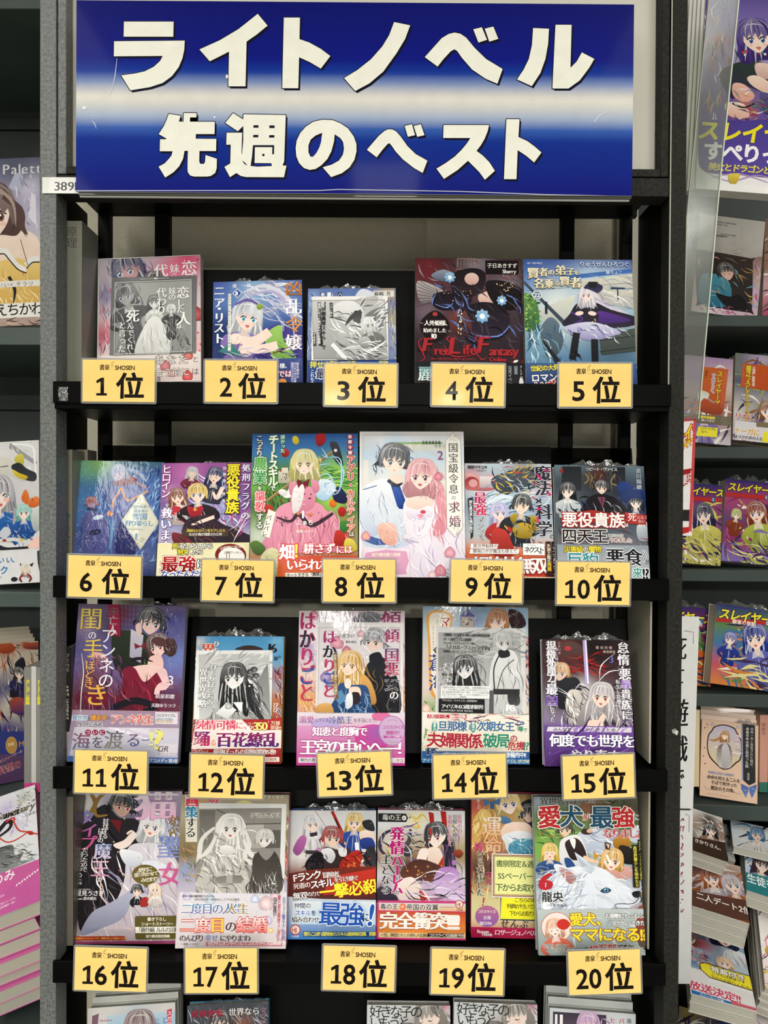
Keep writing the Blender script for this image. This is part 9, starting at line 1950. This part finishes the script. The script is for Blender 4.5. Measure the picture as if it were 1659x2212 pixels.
def g4(c):
 c.bg(['#d8b8a0', '#dcbca4', '#d8b8a0'])
 c.q([(560, 960), (660, 935), (770, 965), (800, 1010), (845, 1100), (850, 1200), (835, 1300), (790, 1340), (720, 1400), (640, 1410), (560, 1350), (500, 1280), (478, 1180), (490, 1060), (530, 1000)], '#3c2a20'); c.q([(570, 970), (660, 947), (762, 976), (790, 1020), (833, 1100), (838, 1200), (822, 1294), (778, 1330), (716, 1388), (645, 1398), (570, 1340), (512, 1270), (490, 1180), (502, 1066), (540, 1010)], '#b8b4cc', '#d8c490')
 c.hatch(24, 520, 1000, 810, 1250, ['#c89aa8', '#8c84b4', '#e8dcd8'], 120, 16, 0, 14); c.q([(590, 1200), (630, 1150), (700, 1140), (740, 1200), (740, 1370), (640, 1396), (585, 1340)], '#5c4c44', '#c8c4c0'); c.q([(640, 1170), (700, 1150), (730, 1300), (700, 1380), (640, 1380)], '#c4c0c4', '#a8a0a0'); c.fig(672, 1055, 48, '#b07c48', '#c8c4c4', hl=1.6, body=0, closed=1, tilt=6); c.s_([(620, 1080), (560, 1110), (500, 1100)], 26, '#b07c48', w2=3)
 c.p([(860, 920), (990, 930), (985, 1525), (920, 1560), (858, 1510)], '#2c2a2c'); c.rect(845, 920, 858, 1510, '#8c94b8'); c.t('余命一年と宣告された僕が、', 942, 955, 33, '#c0bcb8', v=1, m=.01, sp=1.02); c.t('余命半年の君と出会った話', 893, 955, 36, '#dcd8d4', v=1, m=.015, sp=.98); c.t('森田碧', 900, 1430, 26, '#c8c4c0', v=1)
 for sg in (-1, 1): c.p([(915, 1580), (915 + sg * 80, 1545), (915 + sg * 78, 1600), (915 + sg * 30, 1690), (915 + sg * 5, 1620)], '#4c64a0', '#5a74b4'); c.hatch(8, 915 + min(0, sg * 70), 1560, 915 + max(0, sg * 70), 1670, ['#c8d0e0'], 40, 5, 60, 20)
 c.t('映画化決定の話題作', 492, 1430, 32, '#6a80b0', b=.01, sp=.95); c.t('余命を控える二人を', 480, 1474, 42, '#2c2420', b=.02, sp=.92); c.t('そばで見守った', 520, 1528, 42, '#2c2420', b=.02, sp=.94); c.t('親友のその後。', 518, 1584, 42, '#2c2420', b=.02, sp=.94)
 c.s_([(450, 1590), (480, 1625), (620, 1630), (650, 1650), (680, 1635), (840, 1655)], 3, '#8a6c50'); c.s_([(480, 920), (470, 950), (500, 940), (480, 980)], 3, '#8a6c50'); c.dots(4, 440, 960, 480, 1360, ['#3c2a20'], 6, 8); c.rose(540, 940, 20, '#b4acc0'); c.rose(810, 960, 18, '#b4acc0'); c.t('POPLAR BUNKO', 480, 1660, 18, '#a08468', sp=1.8)


g5_ = 'paperbacks beside the peach novel'
book('peach novel with an oval portrait and black title ribbon, front of its stack', VP, (425, 885), (1025, 935), (1015, 1765), (400, 1695), zb=1.32, lean=.03, t=.014, spine='#d8b8a0', fn=g4, seed=59, material='print', surf=-.512, extra=3, extra_dz=.009, zl=.02, zr=-.01, wrap=(.1, .48, .01))
spine_book('dark novel with a cream cover strip partly behind the white sheet', 1486, 1497, 1532, 1698, 1.33, .06, '#2c2c2e', '#d8c8a8', '一つずつ増えていく', '#c8c8c8', 11, .05, .1, group=g5_)
spine_book('cream cover edge between the dark novel and the peach novel', 1498, 1511, 1534, 1700, 1.335, .06, '#d0bc98', '#d8c8a8', group=g5_)
spine_book('pink spine with a green foot by the photo edge', 1641, 1659, 1545, 1712, 1.365, .1, '#c89484', '#c8a898', '映画化', '#5c3c34', 9, .2, .1, band=(.13, '#3c7060'), group=g5_)

# leaning stacks on the lower tray
w_ = '#e0dedc'
st = [('book of a girl in a black cap, uppermost in its column', (310, -5), (600, 55), (692, 500), (300, 455), 1.20, .10, generic_cover(21, ['#dcd8d4', '#a08878', '#5c4030', '#2c201c'], '#1c181c', '#8a6c5c', x0=300, y0=20, w=360, h=470, band=(.36, '#3a2a20', 'さかりさん、', .12, '#e8e0dc')), 1),
   ('white book corner behind the black cap book', (605, 130), (680, 145), (756, 520), (690, 505), 1.275, .10, generic_cover(22, ['#dcdcdc', '#c8c8cc', '#d8d8d8'], '#2c2428', '#c8c8c8', x0=605, y0=130, w=150, h=390), 0),
   ('book of a black-haired and an auburn girl on brown', (305, 470), (782, 540), (918, 1112), (290, 1048), 1.12, .14, generic_cover(23, ['#c8b8ac', '#8a5a44', '#5a3828', '#7a4c38'], '#a85c34', '#b8acb4', x0=300, y0=480, w=560, h=600, n=2, band=(.3, '#5a3a30', '二人デート2倍', .13, '#f0ece4')), 2),
   ('book of a dark-haired person with a yellow octagonal sticker', (285, 1190), (742, 1212), (1032, 2022), (235, 1955), 1.05, .17, None, 1),
   ('book of a light blue-haired girl on white', (690, 130), (1300, 190), (1340, 460), (760, 420), 1.24, .10, generic_cover(24, ['#dcdee0', '#d0dce4', '#c8ccd4'], '#5a8ab4', '#dcd8d4', x0=690, y0=130, w=600, h=330, r=.13, ty=.5), 0),
   ('book of a long-haired girl above a teal band', (832, 360), (1400, 410), (1460, 960), (892, 892), 1.17, .13, generic_cover(25, ['#b8c8e0', '#a0bce0', '#8aa8cc'], '#3a2c34', '#8a84a0', x0=850, y0=360, w=560, h=560, n=2, band=(.36, '#2c7c80', '生徒を好き', .17, '#f0f4f4')), 1),
   ('white book with pink vertical lettering and gold stripe', (942, 925), (1500, 975), (1600, 1980), (1110, 1900), 1.08, .15, generic_cover(26, ['#e0dcd8', '#e4dcdc', '#dcc8cc'], '#c86a80', '#c8a84c', x0=1000, y0=930, w=500, h=1000, title=None), 3),
   ('dark blue night cover book at the foot of the column', (150, 2085), (890, 2165), (900, 2870), (150, 2800), .98, .16, generic_cover(27, ['#24306c', '#3a4488', '#e0c860', '#2c3464'], '#2c2c54', '#c8b460', x0=150, y0=2085, w=750, h=700, r=.12), 1),
   ('white book with pink lettering lying at the lower corner', (925, 2020), (1500, 2070), (1560, 2900), (950, 2800), .99, .16, generic_cover(28, ['#e0dcd8', '#e4dcdc', '#dcc8cc'], '#c86a80', '#c8a84c', x0=925, y0=2020, w=500, h=800), 1)]


def g6(c):
 c.bg(['#c8c4cc', '#a8b0c0', '#9cb0c4', '#5c88a8', '#d8d0d0', '#e0dcdc'], [(380, 1430, 90, '#c04c64'), (350, 1260, 60, '#5c4c8c'), (800, 1500, 130, '#5a8cac'), (850, 1800, 90, '#2c4858')])
 c.rect(300, 1210, 440, 1380, '#8c8c98', '#6c6c7c'); c.q([(560, 1470), (640, 1420), (740, 1460), (800, 1640), (560, 1640)], '#dcdcdc', '#a4b8c8'); c.fig(590, 1310, 100, '#262c48', '#dcdcdc', skin='#f0d8cc', hl=1.1, body=0, turn=.1, tilt=8, mouth=2); c.fig(300, 1400, 70, '#8a4c44', '#c86474', hl=1.4, body=2); c.fig(545, 1590, 60, '#e0b890', '#e8dcd4', hl=.8, body=0)
 c.hatch(40, 300, 1450, 900, 1650, ['#e0e8ec', '#2c5878', '#c8a8a8'], 120, 12, 60, 30); c.t('可愛い', 300, 1490, 50, '#6a94c0', m=.02, o='#f0ecec', ow=.05); c.t('妹と', 280, 1545, 38, '#3c3440', m=.02, o='#f0ecec', ow=.05); c.t('恋になった', 290, 1595, 34, '#b84c68', m=.02, o='#f0ecec', ow=.05)
 c.p([(190, 1700), (700, 1740), (720, 1960), (200, 1960)], '#e0dcdc'); c.t('放送決定!!', 240, 1830, 86, '#c83c5c', b=.025, o='#f0ecec', ow=.04, sp=.96, rot=3); c.p([(240, 1920), (520, 1950), (525, 1990), (245, 1960)], '#2c6cac'); c.t('スニーカー文庫', 300, 1930, 27, '#e8f0f4', b=.015, rot=4, sp=.9); c.p([(520, 1940), (1010, 1975), (1020, 2005), (525, 1990)], '#c8606c')
 c.q([(330, 1640), (770, 1680), (830, 1840), (400, 1800)], '#e4e4e0', n=1); c.p([(380, 1625), (745, 1665), (800, 1720), (800, 1790), (760, 1812), (400, 1770), (345, 1710), (340, 1650)], '#4a2c2c'); c.p([(384, 1634), (742, 1672), (792, 1722), (793, 1784), (758, 1803), (404, 1761), (352, 1706), (348, 1654)], '#ecdc38'); c.t('特典付き', 430, 1645, 62, '#f4f0e4', b=.03, o='#3c2c2c', ow=.06, rot=3, sp=1.0); c.t('こちらは見本です', 425, 1700, 32, '#2c2828', b=.012, rot=3, sp=.95); c.t('下からお取りください', 412, 1738, 32, '#2c2828', b=.012, rot=4, sp=.95)


for k, (lab, a, b, c_, d, zb, lean, fn, ex) in enumerate(st):
 book(lab, VQ, a, b, c_, d, zb=zb, lean=lean, t=.013, spine='#c8c4bc', fn=fn or g6, seed=61 + k, material='print_film', extra=ex, extra_dz=0, pages='pages_grey', group='paperback stacks on the lower tray')


sp_ = MB()
for x0_, y0_, y1_, z1_ in ((.47, 1.15, 1.232, -.81), (.47, 1.236, 1.268, -.70), (.47, 1.27, 1.62, -.64)): sp_.box(x0_, .86, y0_, y1_, EYE - .932, EYE + z1_)
tag(sp_.build('display_steps', M['black_matt'], None), 'black stepped riser under the leaning paperback stacks', 'riser')


# ------------------------------------------------------------------ hanging sheets beside the black upright
def hang(name, label, cat, view, tl, tr, br, bl, zt, zb, fn, zl=0, zr=0, m='print', thick=.0004, cfn=None):
 c = Canvas(tl, tr, bl, 5)
 fn(c)
 mtx, wm, hm = quad_matrix(view, tl, tr, br, bl, zt, zb, zl=zl, zr=zr)
 o = sheet_obj(name, c, wm, hm, M[m], matrix=mtx, back='#e4e2de', thick=thick)
 tag(o, label, cat)
 return o, wm, hm


def h1(c):
 c.bg(['#5a4a90', '#7a6ab0', '#b0a0c8', '#8a7ab8', '#5a4898', '#5a4a98', '#e8e4ea', '#f0eeee'], [(650, 500, 80, '#c8703c'), (700, 1000, 90, '#8a7a98'), (1000, 900, 130, '#2c2440'), (900, 1250, 120, '#b86a5c'), (620, 1200, 70, '#6a5a90')])
 c.hatch(70, 460, 0, 800, 1400, ['#c8a86c', '#5a4a90', '#e8e0ec', '#8a3c4c', '#4c6a68', '#d87a3c'], 220, 22, 95, 14)
 c.q([(640, 900), (780, 760), (1000, 700), (1206, 760), (1300, 1000), (1100, 1050), (900, 1000), (760, 1150)], '#2c3c2c', '#2a2448'); c.q([(1020, 740), (1140, 720), (1250, 800), (1180, 890), (1050, 880)], '#e8ccc0', '#c8a098'); c.q([(930, 900), (1050, 870), (1250, 1000), (1206, 1090), (1000, 1000)], '#f0d8c8', '#d8b0a0'); c.q([(780, 980), (900, 980), (1000, 1100), (900, 1180), (780, 1120)], '#e8b8a8', '#d89c90'); c.q([(1060, 1060), (1190, 1090), (1160, 1280), (1080, 1270)], '#5c5484', '#3c3464'); c.q([(700, 1200), (880, 1200), (930, 1340), (760, 1360), (690, 1300)], '#f0d4c4', '#d8a898'); c.s_([(760, 1200), (880, 1240), (1000, 1180)], 20, '#2c2024'); c.hatch(50, 760, 1000, 1250, 1380, ['#c8a04c', '#2c2858', '#b8384c', '#e8e0e8', '#2c7c6c'], 120, 16, 10, 50)
 c.fig(1040, 440, 190, '#4a3484', '#2c3c2c', skin='#f4dccc', eye='#4a60a8', hl=1.5, body=0, tilt=-8, turn=.05, mouth=2); c.dots(8, 870, 600, 1206, 720, ['#2c8c84', '#c8384c', '#e8e0d8'], 12, 18)
 c.q([(440, 1450), (620, 1400), (900, 1390), (1300, 1360), (1400, 1700), (1300, 1980), (800, 2000), (440, 1990), (380, 1800)], '#4a3c90', '#5a4a9c')
 c.t('スレイヤーズ', 400, 1410, 240, '#f0e02c', b=.04, o='#3c2c80', ow=.03, sx=.95, sh=.1); c.t('すぺりっと', 440, 1650, 220, '#f8f4f8', b=.04, o='#4a3a90', ow=.03, sp=.9); c.t('美女とドラゴンと', 480, 1885, 92, '#f0e040', b=.025, sp=.88, sh=.1)
 for pts in ([(440, 2000), (700, 2080), (1000, 1990), (1300, 2080)], [(500, 2060), (800, 1990), (1200, 2100)]): c.s_(pts, 14, '#b494c8', w2=2, w0=2)
 c.q([(680, 2020), (740, 1990), (800, 2000), (760, 2100), (700, 2110)], '#e0cc4c', '#b89c2c'); c.rect(330, 2110, 1600, 2200, '#f2f0ee')


def h2(c):
 c.bg(['#d8d0cc', '#dcd4d0'])
 for k in range(5): c.s_([(1491, 8 + k * 40), (1500, 20 + k * 40), (1494, 36 + k * 40), (1506, 30 + k * 40)], 5, '#a82c2c', w2=3, w0=3)
 c.rect(1480, 140, 1520, 200, '#b02c2c')


def h3(c):
 c.bg(['#e8e4e4', '#ece8e8'])
 c.p([(1460, 912), (1506, 884), (1506, 896), (1460, 926)], '#c85a5c'); c.t('レイヤーズ', 1466, 968, 20, '#ecd82c', b=.04, o='#b02c2c', ow=.07, sx=.5, rot=-30, sp=1.0); c.t('レイヤ', 1462, 945, 34, '#ecd82c', b=.04, o='#b02c2c', ow=.07, sx=.55, dy=-.5, sp=1.1); c.p([(1456, 1034), (1503, 1000), (1503, 1020), (1456, 1052)], '#9c2428'); c.t('SLAYERS', 1464, 1022, 11, '#f0e8e8', b=.03, dy=-.7)
 c.t('特集中', 1458, 1052, 24, '#e8dcdc', b=.02, o='#b02c2c', ow=.09, v=0, dy=-.5, sx=.7); c.p([(1456, 1118), (1494, 1096), (1492, 1122), (1456, 1142)], '#2c2826'); c.p([(1452, 1160), (1496, 1132), (1492, 1146), (1452, 1180)], '#c02c2c'); c.p([(1500, 884), (1508, 884), (1498, 1142), (1491, 1142)], '#c8484c')


def h4(c):
 c.bg(['#dcdcda', '#d8d8d6', '#dadad8'])
 for ch, y, z in (('死', 1368, 54), ('亡', 1430, 46), ('遊', 1505, 64), ('戯', 1585, 62), ('で', 1655, 54)): c.t(ch, 1452, y, z, '#1a1818', m=.02, sx=.66)
 c.s_([(1478, 1364), (1500, 1374), (1500, 1400)], 1.2, '#3c3c3c', smooth=False)


def h5(c):
 c.bg(['#d8d8d6', '#d4d4d2', '#b8b8b8'])
 R_ = random.Random(9)
 for k in range(11):
  y = 1765 + k * 19
  for _ in range(R_.choice((1, 2, 2))): c.s_([(1471 + R_.uniform(-2, 7), y + R_.uniform(0, 13)) for _ in range(3)], 2.0, '#8c1c5c', w2=1)
 c.s_([(1480, 1760), (1489, 1766), (1488, 1800)], 1, '#3c3c3c', smooth=False)


po, pw, ph = hang('hanging_poster', 'large hanging poster of a purple-haired woman with yellow slanted title', 'poster', VM, (545, -60), (1620, -60), (1600, 2190), (330, 2192), 1.13, 1.11, h1)
for k in range(5):
 o = MB().box(-pw / 2 - .0045 * (k + 1), pw / 2 - .01, .003 + .004 * k, .0036 + .004 * k, 0, ph).build('under_sheet', M['white'], po)
hang('side_notice', 'narrow white notice with red brushwork above the poster sheets', 'poster', VX, (1484, -20), (1520, -20), (1516, 196), (1482, 196), 1.20, 1.20, h2)
hang('shelf_strip', 'red and white title strip with yellow lettering by the black upright', 'sign', VX, (1462, 908), (1506, 884), (1494, 1140), (1455, 1174), 1.0735, 1.0735, h3, zl=.0, zr=.0)
hang('vertical_sheet', 'tall white paper with black vertical lettering beside the black upright', 'sign', VX, (1438, 1318), (1513, 1344), (1494, 1752), (1430, 1740), 1.04, 1.04, h4)
hang('lower_vertical_sheet', 'white paper with purple lettering below the black-lettered sheet', 'sign', VX, (1440, 1745), (1497, 1756), (1492, 2140), (1436, 2110), 1.03, 1.03, h5)


def plate(name, pts, view, depth, thick, m, label=None, cat=None, parent=None):
 P = [W(*view.px(p), depth) for p in pts]
 mb = MB()
 mb.v = [tuple(p) for p in P] + [tuple(p + Vector((0, thick, 0))) for p in P]
 n = len(P)
 mb.f = [tuple(range(n)), tuple(range(2 * n - 1, n - 1, -1))] + [(i, i + n, (i + 1) % n + n, (i + 1) % n) for i in range(n)]
 o = mb.build(name, m, parent)
 if label: tag(o, label, cat)
 return o


ac = plate('acrylic_plate', [(1532, -12), (1598, -12), (1553, 418), (1509, 905), (1474, 905), (1483, 470)], VX, 1.07, .003, film_material('clear_acrylic_plate', .025, tint='#dfe4de', rough=.15, strength=.2, scale=12, dist=.003, haze=.10), 'tall clear acrylic plate standing in front of the hanging poster', 'plate')
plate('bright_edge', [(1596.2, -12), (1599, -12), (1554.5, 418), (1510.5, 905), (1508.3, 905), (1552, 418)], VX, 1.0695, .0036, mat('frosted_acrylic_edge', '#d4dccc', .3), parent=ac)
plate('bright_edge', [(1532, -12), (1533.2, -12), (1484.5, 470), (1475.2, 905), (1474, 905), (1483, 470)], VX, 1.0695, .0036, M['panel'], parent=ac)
